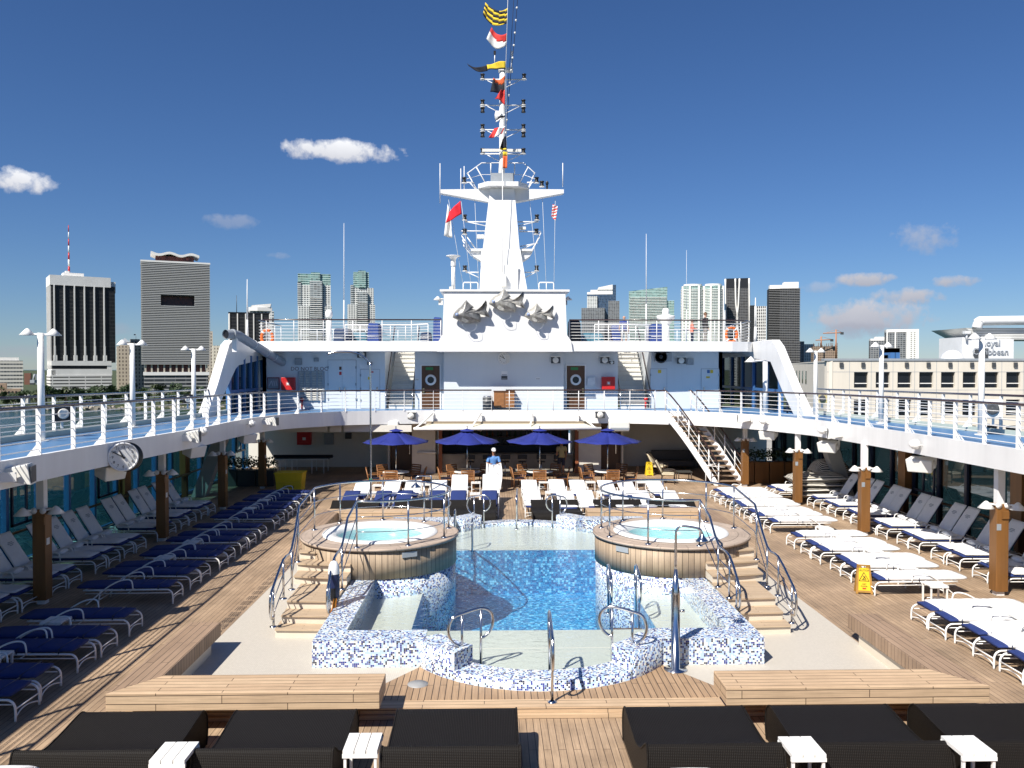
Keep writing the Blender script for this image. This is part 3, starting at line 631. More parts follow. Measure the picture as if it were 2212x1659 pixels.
t, w, z = bld('green_tower', 'wide green glass tower with a sloping top right of the blue tower', 1358, 1441, 1900, R(-10)); del t['w']
m = MB(); za, zb = z(629), z(620.5)
m.add([(0,0,0),(w,0,0),(w,30,0),(0,30,0),(0,0,za),(w,0,zb),(w,30,zb),(0,30,za)], [(0,3,2,1),(4,5,6,7),(0,1,5,4),(1,2,6,5),(2,3,7,6),(3,0,4,7)]); m.build('body', G_GREEN, t, local=True)
part(t, 'side_wing', G_GREEN, (w, w*1.18, 4, 30, 0, z(650))); m = MB()
for k in range(0, 50): m.box(w*.02, w*.98, -1.6, 0, 8+k*3.6, 8.9+k*3.6) if 9+k*3.6 < za-14 else None
m.build('balconies', ROOFW, t, local=True)
t, w, z = bld('round_condo', 'pair of joined round condo towers in white and green left of the black tower', 1472, 1563, 1900, R(-12)); del t['w']
for c, r in ((.27, .28), (.76, .25)):
    zt = z(617); m = MB(); n = 28; rr = r*w
    m.prism([(c*w+rr*math.cos(2*math.pi*k/n), 24+rr*.8*math.sin(2*math.pi*k/n)) for k in range(n)], 0, zt); m.build('drum', G_GREEN, t, local=True)
    m = MB()
    for q in range(56):
        zq = 6+q*3.6
        if zq+1 < zt: m.prism([(c*w+(rr+1.8)*math.cos(2*math.pi*k/20), 24+(rr*.8+1.8)*math.sin(2*math.pi*k/20)) for k in range(20)], zq, zq+1.1)
    m.build('balconies', ROOFW, t, local=True)
    m = MB()
    for a in (-150, -105, -60, -25): m.cbox((c*w+rr*1.02*math.cos(R(a)), 24+rr*.86*math.sin(R(a)), zt/2), (4, 4, zt))
    m.build('white_piers', ROOFW, t, local=True); MB().prism([(c*w+rr*.8*math.cos(2*math.pi*k/n), 24+rr*.6*math.sin(2*math.pi*k/n)) for k in range(n)], zt, zt+5).build('roof_ring', ROOFW, t, local=True)
t, w, z = bld('exoskeleton_tower', 'black tower wrapped in curving white exoskeleton ribs', 1566, 1617, 1950, R(-16)); del t['w']
zt = z(602); part(t, 'body', G_FRAME, (0, w, 0, 34, 0, zt)); part(t, 'dark_top', BLACK, (-.3, w+.3, -.4, 34, zt-22, zt+1))
def fcurve(pts, n=5): return smoothpath([(a*w, -2.0, b*zt) for a, b in pts], n)
for pts in ([(0,1),(.02,.5),(-.03,.0)], [(1,1),(1.03,.55),(1.05,0)], [(.42,1),(.45,.75),(.52,.55),(.30,.1)], [(.60,1),(.56,.75),(.52,.55),(.75,.1)], [(1.03,.45),(.8,.05)]):
    MB().tube(fcurve(pts), 2.0, 6).build('rib', ROOFW, t, local=True)
t, w, z = bld('lattice_tower', 'white lattice block with a dark half, right of the ribbed black tower', 1620, 1654, 1700, R(-14)); del t['w']
zt = z(661); part(t, 'dark_half', G_DARK, (0, w*.28, 0, 24, 0, zt+2)); part(t, 'body', DGREY, (w*.28, w, 1, 24, 0, zt)); m = MB()
for k in range(7): x = w*(.28+.72*k/6); m.cbox((x, 0, zt/2), (1.2, 2.4, zt), 0)
for k in range(24): m.box(w*.28, w, -.8, 0, zt*k/24, zt*k/24+1.3)
m.build('lattice', ROOFW, t, local=True)
t, w, z = bld('unfinished_tower', 'dark tower still under construction with open floors, tallest on the right', 1684, 1727, 1800, R(-12)); del t['w']
zt = z(622); part(t, 'open_floors', G_FRAME, (0, w, 0, 36, 0, zt), ); part(t, 'glazed_side', G_DARK, (-w*.56, 0, 4, 36, 0, zt))
m = MB()
for k in range(54): m.box(-w*.56, w*1.03, -1.2, 0 if False else 4, 4+k*3.7, 4.7+k*3.7) if 5+k*3.7 < zt else None
m.build('slab_edges', simple('raw_slab', (.30,.30,.30), .8), t, local=True)
part(t, 'top_floors', ROOFW, (-w*.5, w*.2, 6, 30, zt, z(614)), (w*.2, w*.95, 6, 30, zt, z(608)))
t, w, z = bld('slim_block', 'slim grey block low down beside the unfinished tower', 1727, 1737, 1900, R(-12)); del t['w']; part(t, 'body', G_GRIDG, (0, w, 0, 20, 0, z(737)))
t, w, z = bld('pale_block', 'pale striped block left of the tower with cranes', 1737, 1757, 1900, R(-12)); del t['w']; part(t, 'body', G_GRID, (0, w, 0, 20, 0, z(743)))
t, w, z = bld('concrete_frame', 'brown concrete frame under construction beneath two tower cranes', 1757, 1809, 1700, R(-12)); del t['w']
zt = z(748); part(t, 'body', G_CONC, (0, w, 0, 30, 0, zt)); m = MB(); random.seed(5)
for k in range(26): x = random.uniform(0,w); m.box(x, x+.8, 1, 2, zt, zt+random.uniform(2,8))
m.box(0,w,1,2,zt-.1,zt+.3); m.build('rebar', simple('rebar', (.16,.09,.06), .8), t, local=True)
CRANEM = simple('crane_orange', (.42,.20,.11), .6)
for lab, um, yt, ub, x0, x1, yj, Y in (('taller orange tower crane with a long horizontal jib', 1806, 712, 775, 1778, 1822, 720, 1650), ('shorter orange tower crane on the concrete frame', 1774, 727, 750, 1762, 1800, 735, 1680)):
    b = aty(um, ub, Y); t = thing('tower_crane', lab, 'crane', tuple(b), 0, 'tower cranes')
    MB().tube([tuple(b), tuple(aty(um, yt, Y))], 1.5, 4).build('mast', CRANEM, t)
    MB().tube([tuple(aty(x0, yj, Y)), tuple(aty(x1, yj-1.5, Y))], 1.0, 4).build('jib', CRANEM, t)
    MB().tube([tuple(aty(x0+6, yj-.5, Y)), tuple(aty(um, yt, Y)), tuple(aty(x1-3, yj-2, Y))], .3, 4).build('stay', CRANEM, t)
    MB().cbox(tuple(aty(x1-3, yj, Y)), (5, 4, 5)).build('counterweight', DGREY, t)
t, w, z = bld('condo_slab', 'grey gridded condo with a white cap above the terminal roof', 1880, 1914, 1450, R(-18)); del t['w']
part(t, 'body', G_GRIDG, (0, w, 0, 24, 0, z(735))); part(t, 'cap', ROOFW, (0, w, 1, 22, z(735), z(731)), (w*.3, w*.9, 3, 18, z(731), z(727)))
t, w, z = bld('condo_slab', 'white framed condo with gridded bays, right of the grey one', 1914, 1984, 1400, R(-18)); del t['w']
part(t, 'body', G_GRIDG, (0, w, 0, 24, 0, z(716))); m = MB(); zt = z(716)
for a, b in ((0,.04),(.26,.30),(.62,.70),(.95,1.0)): m.box(w*a, w*b, -1.5, 24, 0, zt+3)
m.box(0, w, -1.2, 24, zt-1, zt+4); m.build('white_frame', ROOFW, t, local=True)
part(t, 'window_panel', bands('slot_windows', (.70,.70,.67), (.1,.1,.1), 3.4, .55, 'Y', .6, (.7,.7,.67), 5, .55, .3), (w*.70, w*.95, -1, 0, 0, zt))
# ------------------------------------------------------------------ cruise terminal on the right quay
TERM = simple('terminal_concrete', (.66,.61,.52), .85, noise=.07, nscale=.6, streak=True)
TWIN = simple('terminal_glass', (.012,.014,.018), .08, noise=.3, nscale=.7)
TY = 130.0; xa = aty(1786, 800, TY).x; xb = aty(2300, 800, TY).x; zr = zz(779, TY)
t = thing('cruise_terminal', 'long cream concrete terminal building with rows of dark square windows', 'terminal', (xa, TY, -17.5))
fl = 4.55; wp = 47.1*TY/F_; 
rowz = [(zz(838, TY), zz(803, TY)), (zz(899, TY), zz(864, TY)), (zz(953, TY), zz(921, TY))]
m = MB(); edges = [-17.5] + [q for lo, hi in sorted(rowz) for q in (lo, hi)] + [zr]
for k in range(0, len(edges), 2): m.box(xa, xb, TY, TY+.9, edges[k], edges[k+1])
x0s = [aty(u, 800, TY).x for u in range(1845, 2300, 47)]; wn = 31*TY/F_
for lo, hi in rowz:
    px_ = xa
    for x in x0s: m.box(px_, x, TY, TY+.9, lo, hi); px_ = x+wn
    m.box(px_, xb, TY, TY+.9, lo, hi)
wall = m.build('wall', TERM, t)
for lo, hi in rowz:
    for x in x0s:
        f = MB().box(x, x+wn, TY+.45, TY+.55, lo, hi).build('window', TWIN, t)
        MB().box(x, x+wn, TY+.38, TY+.45, lo+.62, lo+.75).build('mullion', ROOFW, f)
m = MB(); m.box(xa-.5, xb, TY-.15, TY+1, zr, zr+.35); m.build('parapet_cap', GREYP, t)
m = MB()
for u in range(1817, 2300, 47):
    x = aty(u, 787, TY).x; m.cbox((x, TY-.1, zz(788, TY)), (.55,.3,.75))
m.build('scupper', DGREY, t)
m = MB()
for u in range(1835, 2300, 47): x = aty(u, 800, TY).x; m.box(x-.03, x+.03, TY-.012, TY, -17.5, zr)
for yy in (803.5, 843, 903): m.box(xa, xb, TY-.012, TY, zz(yy, TY)-.03, zz(yy, TY)+.03)
m.build('panel_joints', GREYP, t)
# receding return wall with narrow windows, and roof
P1 = Vector((xa, TY+.1, 0)); P2 = aty(1700, 800, 215.0); P2.z = 0; d = (P2-P1).normalized(); Lw = (P2-P1).length; ang = math.atan2(d.y, d.x)
MT = Matrix.Translation(P1) @ Matrix.Rotation(ang, 4, 'Z')
m = MB(); m.box(0, Lw, -.9, 0, -17.5, zr, M=MT); m.build('return_wall', TERM, t)
m = MB(); n = 7
for k in range(n):
    x = Lw*(.38+.6*k/n)
    for lo, hi in rowz: m.box(x, x+2.2, .0, .06, lo, hi, M=MT)
m.build('return_windows', TWIN, t)
m = MB(); m.add([(xa,TY+.5,zr-.2),(xb,TY+.5,zr-.2),(xb,330,zr-.2),(P2.x,330,zr-.2),(P2.x,P2.y,zr-.2)], [(0,1,2,3,4)]); m.build('roof', GREYP, t)
t = thing('roof_tank', 'blue steel plant frame on the terminal roof in front of the white condo', 'roof plant', tuple(aty(1970, 779, 150)))
m = MB(); a = aty(1924, 776, 150); b = aty(1944, 752, 150)
m.box(a.x, a.x+.9, 150, 154, a.z, b.z); m.box(b.x-.9, b.x, 150, 154, a.z, b.z); m.box(a.x, b.x, 150, 154, b.z-.8, b.z); m.box(a.x, b.x, 151, 153, a.z, a.z+.8); m.build('frame', BLUEF, t)
MB().box(a.x+.9, b.x-.9, 151.5, 152, a.z, b.z-.8).build('panel', DGREY, t)
# neighbouring ship's superstructure with lettering
YS = 360.0; a = aty(2081, 775, YS); b = aty(2190, 733, YS)
t = thing('neighbouring_ship', 'white upper works of another ship with funnel and raised lettering, behind the terminal', 'ship', (a.x, YS, a.z))
SHW = simple('ship_white', (.72,.73,.74), .5, noise=.06, nscale=.3)
m = MB(); m.box(a.x+8, b.x, YS, YS+30, a.z-20, b.z); m.box(a.x, a.x+9, YS+1, YS+20, a.z-20, b.z+1); m.build('deckhouse', SHW, t)
ft = zz(707, YS); c = Vector(((aty(2112,700,YS).x), YS+6, 0)); 
m = MB(); x0, x1 = aty(2105, 731, YS).x, aty(2330, 731, YS).x; x2 = aty(2089, 709, YS).x
m.add([(x0+4,YS+2,b.z),(x1,YS+2,b.z),(x1,YS+26,b.z),(x0+4,YS+26,b.z),(x2,YS+1.2,ft),(x1,YS+1.2,ft),(x1,YS+30,ft),(x2,YS+30,ft)], [(0,3,2,1),(4,5,6,7),(0,1,5,4),(1,2,6,5),(2,3,7,6),(3,0,4,7)])
m.build('funnel', bands('funnel_louvers', (.74,.74,.71), (.46,.46,.44), 1.1, .5), t)
MB().tube(smoothpath([tuple(aty(2110,709,YS)), tuple(aty(2116,696,YS)), tuple(aty(2135,693,YS)), tuple(aty(2330,691,YS))]), 2.1, 10).build('exhaust_pipe', SHW, t)
m = MB(); m.lathe([(0,4.5),(2.2,4.0),(4,2.4),(5,0)], tuple(aty(2057, 778, YS)), 16); m.build('dome', SHW, t)
p = aty(2112, 752, YS)
LET = simple('letter_grey', (.35,.38,.42), .5)
lettering('Royal\nCaribbean', 3.9, LET, 'lettering', t, facing((aty(2139,753,YS).x, YS-.25, zz(750,YS)), 0), .2)
m = MB(); m.tube([tuple(aty(2088,735,YS)), tuple(aty(2088,718,YS))], .5, 6); m.cbox(tuple(aty(2088,718,YS)), (2.5,2,1.2)); m.build('radar_post', SHW, t)
MB().box(aty(2105,770,YS).x, aty(2134,770,YS).x, YS-.3, YS-.05, zz(773,YS), zz(752,YS)).build('dark_opening', DGREY, t)
# ------------------------------------------------------------------ trees and palms on the shore
def leafclump(m, c, r, n, size, flat=.8):
    for _ in range(n):
        d = Vector((random.gauss(0,1), random.gauss(0,1), random.gauss(0,flat))); d.normalize(); p = Vector(c)+d*r*random.random()**.4
        u = Vector((random.gauss(0,1),random.gauss(0,1),random.gauss(0,1))).normalized(); w = u.orthogonal().normalized(); k = size*random.uniform(.6,1.4)
        m.add([p-u*k, p+w*k*.6, p+u*k, p-w*k*.6], [(0,1,2,3)])
def tree_proto(seed, label):
    random.seed(seed); t = thing('shore_tree', label, 'tree', (0,0,0), 0, 'trees along the far shore')
    h = random.uniform(8,11); m = MB(); m.tube([(0,0,0),(.2,0,h*.3),(.1,.2,h*.55)], [.35,.28,.18], 6)
    for k in range(4): a = k*1.6+random.random(); m.tube([(.1,.1,h*.35),(math.cos(a)*2,math.sin(a)*2,h*.62)], [.18,.07], 5)
    m.build('trunk', TRUNKM, t, local=True); m = MB()
    for k in range(15):
        a = random.random()*6.28; r = random.uniform(.5,3.6); leafclump(m, (math.cos(a)*r, math.sin(a)*r, h*random.uniform(.42,.95)-r*.3), random.uniform(1.1,1.9), 60, .5)
    m.build('crown', LEAF, t, local=True); return t
def palm_proto(seed, label):
    random.seed(seed); t = thing('palm_tree', label, 'palm', (0,0,0), 0, 'palms along the far shore')
    h = 9.0; m = MB(); m.tube([(0,0,0),(.3,0,h*.5),(.4,.1,h)], [.28,.2,.16], 6); m.build('trunk', TRUNKM, t, local=True); m = MB()
    for k in range(18):
        a = k*6.28/18+random.random()*.3; e = random.uniform(-.2,1.0); P = []
        for q in range(6):
            s_ = q/5*3.4; P.append(Vector((.4+math.cos(a)*s_*math.cos(e), .1+math.sin(a)*s_*math.cos(e), h+math.sin(e)*s_-.16*s_*s_)))
        side = Vector((-math.sin(a), math.cos(a), 0))
        for q in range(5):
            wq = .55*(1-abs(q-2)/4); m.add([P[q]-side*wq, P[q+1]-side*wq*.8+Vector((0,0,-.25)), P[q+1], P[q], P[q]+side*wq, P[q+1]+side*wq*.8+Vector((0,0,-.25))], [(0,1,2,3),(3,2,5,4)])
    m.build('crown', LEAF2, t, local=True); return t
random.seed(11)
protos = [tree_proto(1, 'rounded dark green tree on the far shore across the water'), tree_proto(2, 'broad dark green tree on the far shore across the water'), palm_proto(3, 'feathery palm on the far shore across the water')]
spots = []
for i in range(118):
    u = random.uniform(0, 640); Y = random.choice((528, 540, 556, 575, 600)) + random.uniform(-8, 8)
    spots.append((u, Y))
spots.sort()
first = [True]*3
for i, (u, Y) in enumerate(spots):
    k = random.choice((0,0,1,1,2)); p = aty(u, 800, Y); s = random.uniform(.75,1.2)*(1.12 if 90 < u < 460 else .85)
    if first[k]: protos[k].location = (p.x, p.y, GR); protos[k].scale = (s,s,s); protos[k].rotation_euler.z = random.random()*6; first[k] = False
    else: dup(protos[k], (p.x, p.y, GR), random.random()*6.28, scale=(s,s,s))
# ------------------------------------------------------------------ decks
PZ = .15
m = MB()
for a in ((-13.8,14.1,-4,12.6),(-13.8,-6.4,12.6,27.2),(6.4,14.1,12.6,27.2),(-13.8,14.1,27.2,47)): m.box(a[0],a[1],a[2],a[3],-.3,0)
struct(m.build('teak_deck', DECK))
CP = (0.03, 15.73); CR = (0.03, 24.91); RO, RI = 2.53, 2.03
# raised pool surround: ribbed tile with teak edging; the basin is left open
m = MB()
for a in ((-6.1,-3.5,12.9,27.0),(3.5,6.1,12.9,27.0),(-3.5,3.5,12.9,13.0)): m.box(a[0],a[1],a[2],a[3],-.02,PZ)
def archgap(cy, ylim, sgn):
    n = 24; yy = ylim; out = [(-3.5,yy),(-3.5, cy)] ; return out
for cy, sg, y0 in ((CP[1], -1, 13.0), (CR[1], 1, 27.0)):
    half = []
    n = 16
    for k in range(n+1):
        a = math.pi/2*k/n; half.append((CP[0]+(RO-.2)*math.sin(a), cy+sg*(RO-.2)*math.cos(a)))
    for s in (-1, 1):
        poly = [(CP[0], y0)] + [(CP[0]+s*(p[0]-CP[0]), p[1]) for p in half if (p[1]-(14.6 if sg < 0 else 26.05))*sg > 0]
        q = poly[-1]; poly += [(s*3.499, q[1]), (s*3.499, y0)]
        m.prism(poly, -.02, PZ)
m.box(-3.5,3.5,26.99,27.0,-.02,PZ); struct(m.build('tile_floor', TILE))
m = MB(); m.box(-6.4,-6.1,12.9,27.2,-.02,PZ+.002); m.box(6.1,6.4,12.9,27.2,-.02,PZ+.002); struct(m.build('deck_edging', DECK))
m = MB()
y = 13.2
while y < 26.5:
    for q in range(5):
        for r_ in range(3): m.box(-6.36+q*.045,-6.345+q*.045, y+r_*.1, y+r_*.1+.06, PZ+.002, PZ+.006)
    y += .42
o = struct(m.build('drain_slots', BLACK))
m = MB()
for s in (-1, 1):
    yf = 12.602 if s < 0 else 27.198
    m.box(-6.4,6.4, 12.6,12.9,-.02,PZ+.003) if s < 0 else m.box(-6.4,6.4,27.0,27.2,-.02,PZ+.003)
m.box(-6.4,6.4,12.53,12.6,-.02,.06)
struct(m.build('teak_step', TEAKU))
# diagonal teak apron before the half-round pool end
m = MB(); n = 20; pts = [(CP[0]-3.1,12.9)]
for k in range(n+1):
    a = math.pi*(1.0+ (0.18+.64*k/n)); pts.append((CP[0]+(RO-.1)*math.cos(a), CP[1]+(RO-.1)*math.sin(a)))
pts += [(CP[0]+3.1,12.9)]; pts = [p for p in pts if p[1] >= 12.9]; m.prism(pts, PZ-.05, PZ+.006)
struct(m.build('teak_apron', planks('apron_boards', (.42,.28,.17), (.34,.225,.135), (.03,.02,.012), .105, 3, 'v', .012, .15)))
m = MB(); m.lathe([(0,PZ+.012),(.17,PZ+.012),(.17,PZ)], (-2.05,13.55,0), 20); tag(m.build('drain_cover', simple('drain_grey', (.3,.3,.3), .5)), 'round grey drain cover in the pale tile left of the half-round pool wall', 'drain cover')
# ------------------------------------------------------------------ pool
WT, WL = .62, .32
pool = thing('swimming_pool', 'square swimming pool with low blue and white mosaic walls and rounded ends', 'pool', (0, 20.3, PZ))
m = MB()
for s in (-1, 1):
    m.box(min(s*3.95,s*3.45), max(s*3.95,s*3.45), 14.35, 26.29, -.3, WT)
for ya, yb in ((14.35,14.93),(25.71,26.29)):
    for s in (-1,1): x0, x1 = s*3.45, s*2.0; m.box(min(x0,x1), max(x0,x1), ya+.001, yb, -.3, WT-.001)
m.build('mosaic_wall', MOS, pool)
for (c, a0, a1, b0, b1, d0, d1) in ((CP, R(210), R(234), R(234), R(306), R(306), R(330)), (CR, R(30), R(54), R(54), R(126), R(126), R(150))):
    m = MB(); m.arcwall(c, RI, RO, a0, a1, -.3, WT+.001, 12); m.arcwall(c, RI, RO, b0, b1, -.3, WL, 36); m.arcwall(c, RI, RO, d0, d1, -.3, WT+.001, 12)
    m.build('rounded_mosaic_wall', MOS, pool)
# floors: pale shelves, deep centre
DX, DY0, DY1 = 2.42, 16.17, 23.34; SZ = .20
m = MB(); m.box(-3.46,3.46,14.6,DY0,-.2,SZ); m.prism([(CP[0]+2.2*math.cos(R(180+180*k/24)), min(14.6, CP[1]+2.2*math.sin(R(180+180*k/24)))) for k in range(25)], -.2, SZ-.001); m.box(-3.46,3.46,DY1,26.0,-.2,SZ); m.prism([(CR[0]+2.2*math.cos(R(180*k/24)), max(26.0, CR[1]+2.2*math.sin(R(180*k/24)))) for k in range(25)], -.2, SZ-.001); m.box(-3.5,-DX,DY0,DY1,-.2,SZ); m.box(DX,3.5,DY0,DY1,-.2,SZ)
m.build('shallow_shelf', SHELF, pool)
m = MB(); m.box(-DX,DX,DY0,DY1,-1.25,-1.05); m.build('deep_floor', DEEP, pool)
for b_ in ((-DX-.1,-DX+.004,DY0,DY1),(DX-.004,DX+.1,DY0,DY1),(-DX,DX,DY0-.1,DY0+.004),(-DX,DX,DY1-.004,DY1+.1)): MB().box(*b_,-1.3,SZ-.004).build('deep_side', DEEP, pool)
m = MB(); nx, ny = 1, 1
m.add([(-3.45,14.9,.285),(3.45,14.9,.285),(3.45,25.75,.285),(-3.45,25.75,.285)], [(0,1,2,3)])
for c, sg in ((CP,-1),(CR,1)):
    pts = [(c[0]+(RI+.1)*math.cos(a), c[1]+sg*(RI+.1)*math.sin(a), .285) for a in [R(24+132*k/24) for k in range(25)]]
    m.add(pts if sg > 0 else pts[::-1], [tuple(range(25))])
m.build('pool_water', WATER, pool)
# ------------------------------------------------------------------ hot tubs
TR, TZ = 1.84, 1.32
def tub(sx, label):
    c = (sx*3.57, 20.3); t = thing('hot_tub', label, 'hot tub', (c[0], c[1], PZ), 0, 'hot tubs beside the pool')
    m = MB(); m.arcwall(c, TR-.25, TR, 0, 2*math.pi, -1.3, .63, 64); m.build('mosaic_base', MOS, t)
    m = MB(); m.arcwall(c, TR-.2, TR+.02, 0, 2*math.pi, .63, TZ-.06, 64); m.build('stave_wall', STAVE, t)
    m = MB(); m.arcwall(c, 1.38, TR+.07, 0, 2*math.pi, TZ-.06, TZ, 64); m.arcwall(c, 1.36, 1.62, 0, 2*math.pi, TZ, TZ+.004, 64)
    m.build('rim', planks('tub_rim_boards', (.50,.40,.32), (.43,.34,.27), (.05,.04,.03), .27, .62, 'u', .008, .2) if 'tub_rim_boards' not in MATS else MATS['tub_rim_boards'], t)
    m = MB(); m.lathe([(1.40,TZ+.01),(1.37,TZ+.045),(1.28,TZ+.055),(1.12,TZ+.04),(1.05,TZ-.02),(1.0,TZ-.12),(.97,TZ-.35),(.62,TZ-.42),(.6,TZ-.8),(0,TZ-.82)], (c[0],c[1],0), 56)
    sh = m.build('shell', TUBIN, t); m = MB(); random.seed(4)
    for k in range(26):
        a = random.random()*6.28; r = random.choice((.3,.5,.72,.82,.9)); z = TZ-.80 if r < .6 else TZ-.375
        m.lathe([(0,.012),(.035,.012),(.04,0)], (c[0]+r*math.cos(a)*.98, c[1]+r*math.sin(a)*.98, z), 10)
    m.build('jet_nozzle_set', GREYP, sh)
    m = MB(); n = 56; m.add([(c[0]+1.03*math.cos(2*math.pi*k/n), c[1]+1.03*math.sin(2*math.pi*k/n), TZ-.07) for k in range(n)], [tuple(range(n))]); m.build('tub_water', TUBW, t)
    a = R(-62) if sx < 0 else R(-138)
    p = Vector((c[0]+(TR+.03)*math.cos(a), c[1]+(TR+.03)*math.sin(a), TZ-.17)); m = MB(); m.cbox(p, (.36,.02,.12), a+math.pi/2); m.build('depth_plate', simple('plate_grey', (.35,.38,.40), .4) if 'plate_grey' not in MATS else MATS['plate_grey'], t)
    return t
tub(-1, 'left hot tub clad in teak staves with turquoise water, behind the rescue buoy'); tub(1, 'right hot tub clad in teak staves with turquoise water, behind the curved shower')
TREAD = planks('tread_boards', (.52, .40, .275), (.46, .345, .235), (.14, .09, .055), .085, 3, 'u', .006, .1)
# steps up to the tubs
def steps(sx, label):
    t = thing('tub_steps', label, 'steps', (sx*4.55, 17.3, PZ), 0, 'teak steps up to the hot tubs')
    spec = [(15.95,PZ+.167),(16.28,PZ+.333),(16.72,PZ+.5),(17.95,PZ+.667),(18.42,PZ+.833),(18.85,PZ+1.0)]
    xo = [5.02,4.98,4.98,5.16,5.2,5.25]
    for i, (y, z) in enumerate(spec):
        x0, x1 = 3.98, xo[i]; y1 = 19.7 if i >= 3 else 18.6
        sl = .06 if i < 3 else .17; ye = spec[i+1][0]+.3 if i < 5 else 19.2; m = MB(); m.prism([(sx*x0, y+.01), (sx*x1, y+.01+sl), (sx*x1, ye), (sx*x0, ye)], PZ if i == 0 else spec[i-1][1]-.02, z-.03)
        st = m.build('riser', simple('riser_tile', (.66,.59,.48), .6, noise=.06, nscale=3) if 'riser_tile' not in MATS else MATS['riser_tile'], t)
        n = 8; yb = spec[i+1][0]+.28 if i < 5 else 19.2; poly = []
        for k in range(n+1): q = k/n; poly.append((sx*(x0+(x1-x0)*q), y-.03+(.06 if i < 3 else .17)*q+(.0 if i < 3 else -.03*math.sin(math.pi*q))))
        poly += [(sx*(x1+.02), yb), (sx*x0, yb)]
        MB().prism(poly, z-.03, z).build('tread', TREAD, t)
    return t
steps(-1, 'teak steps left of the pool, crossed by zigzag handrail shadows'); steps(1, 'teak steps right of the pool, in front of the right hot tub')
# handrails
def pipe(name, label, pts, r=.024, extra=(), loc=None, cat='handrail', group=None, posts=(), foot=True):
    t = thing(name, label, cat, loc or tuple(pts[-1]), 0, group)
    MB().tube(pts, r, 10).build('top_rail', STEEL, t)
    for e in extra: MB().tube(e, .011, 6).build('mid_rail', STEEL, t)
    for a, b in posts:
        m = MB(); m.cyl(a, b, r*.85, seg=8)
        if foot: m.lathe([(.075,0),(.075,.012),(.03,.03)], a, 14)
        m.build('post', STEEL, t)
    return t
def tubrail(sx, label):
    c = Vector((sx*3.57, 20.3, 0)); rr = 1.72; zt = TZ+1.04
    # ring: starts at the inner stair side, runs round the pool side and back to the outer stair side
    a0 = -100 if sx < 0 else -80          # inner end of the ring
    span = 268
    A = [R(a0 - sx*(-1)*0 + (span*k/48 if sx < 0 else -span*k/48)) for k in range(49)]
    ring = [Vector((c.x+rr*math.cos(a), c.y+rr*math.sin(a), zt)) for a in A]
    xi = sx*4.02; xo = sx*5.08
    innerend = [Vector((xi, 18.3, zt-.32)), Vector((xi, 17.6, PZ+1.42)), Vector((xi, 16.75, PZ+1.36)), Vector((xi, 16.15, PZ+.98))]
    outerend = [Vector((sx*5.22, 18.9, zt-.15)), Vector((xo, 17.6, PZ+1.36)), Vector((xo, 16.9, PZ+1.30)), Vector((xo, 16.02, PZ+.90))]
    def loop(p):   # the rounded return at the foot of a handrail
        return [p, p+Vector((0,-.10,-.10)), p+Vector((0,-.13,-.25)), p+Vector((0,-.12,-.42)), p+Vector((0,-.04,-.53)), p+Vector((0,.07,-.54)), p+Vector((0,.14,-.50))]
    top = []
    inner = smoothpath(innerend, 3)[:-1] + smoothpath(loop(innerend[-1]), 4); outer = smoothpath(outerend, 3)[:-1] + smoothpath(loop(outerend[-1]), 4)
    drop = ring[0]+Vector((0,0,-.0))
    top = inner[::-1] + ring + outer
    base = lambda p, z: Vector((p.x, p.y, z))
    posts = [(base(ring[k], TZ), ring[k]) for k in (0,7,14,21,28,35,42,48)]
    for p, z in ((innerend[1], PZ+.5), (innerend[2], PZ+.5), (innerend[3]+Vector((0,.10,.04)), PZ+.17), (outerend[1], PZ+.667 if False else PZ+.5), (outerend[2], PZ+.5), (outerend[3]+Vector((0,.10,.04)), PZ+.17), (Vector((sx*5.2,18.7,zt-.22)), PZ+.833)):
        posts.append((base(p, z), p))
    mids = []
    for f in (.34, .67):
        P = [p - Vector((0,0,1.04*(1-f))) for p in ring]
        mids.append([innerend[2]-Vector((0,0,.86*(1-f))), innerend[1]-Vector((0,0,.9*(1-f)))] + P + [outerend[0]-Vector((0,0,.95*(1-f))), outerend[1]-Vector((0,0,.9*(1-f))), outerend[2]-Vector((0,0,.86*(1-f))), outerend[3]-Vector((0,0,.8*(1-f)))])
    return pipe('tub_handrail', label, top, .026, mids, (c.x, c.y, TZ), 'handrail', 'steel handrails round the hot tubs', posts)
tubrail(-1, 'stainless handrail circling the left hot tub and running down its steps'); tubrail(1, 'stainless handrail circling the right hot tub and running down its steps')
def grab(label, a, b, za, zb, h, ea=.16, eb=.16):
    """pool grab rail: two posts joined by an inclined oval loop that overhangs both"""
    a = Vector((*a, za)); b = Vector((*b, zb)); d = (b-a); d.z = 0; L = d.length; d.normalize(); zt = max(za, PZ)+h
    A = Vector((a.x,a.y,zt)); B = Vector((b.x,b.y,zt+.06)); up = Vector((0,0,1))
    L_ = [A-up*.52, A-d*.07-up*.54, A-d*.2-up*.42, A-d*.24-up*.24, A-d*.17-up*.06, A, B, B+d*.17-up*.08, B+d*.22-up*.24, B+d*.17-up*.40, B+d*.06-up*.5, B-up*.5]
    return pipe('grab_rail', label, smoothpath(L_, 5), .026, (), tuple(a), 'grab rail', 'steel grab rails around the pool', [(a, A), (b, B)])
def gz(u, v, z): p = atz(u, v, z); return (p.x, p.y)
grab('left steel grab rail on the low front mosaic step', (aty(998,1400,14.0).x,14.0), (aty(1039,1400,14.12).x,14.12), WL, SZ, .86)
grab('right steel grab rail on the front mosaic step near the shower', (aty(1366,1400,14.05).x,14.05), (aty(1322,1400,14.15).x,14.15), WL, SZ, .86)
grab('middle steel grab rail standing on the teak at the very front of the pool', (aty(1193,1400,12.78).x,12.78), (aty(1187,1400,13.75).x,13.75), PZ, SZ, 1.05)
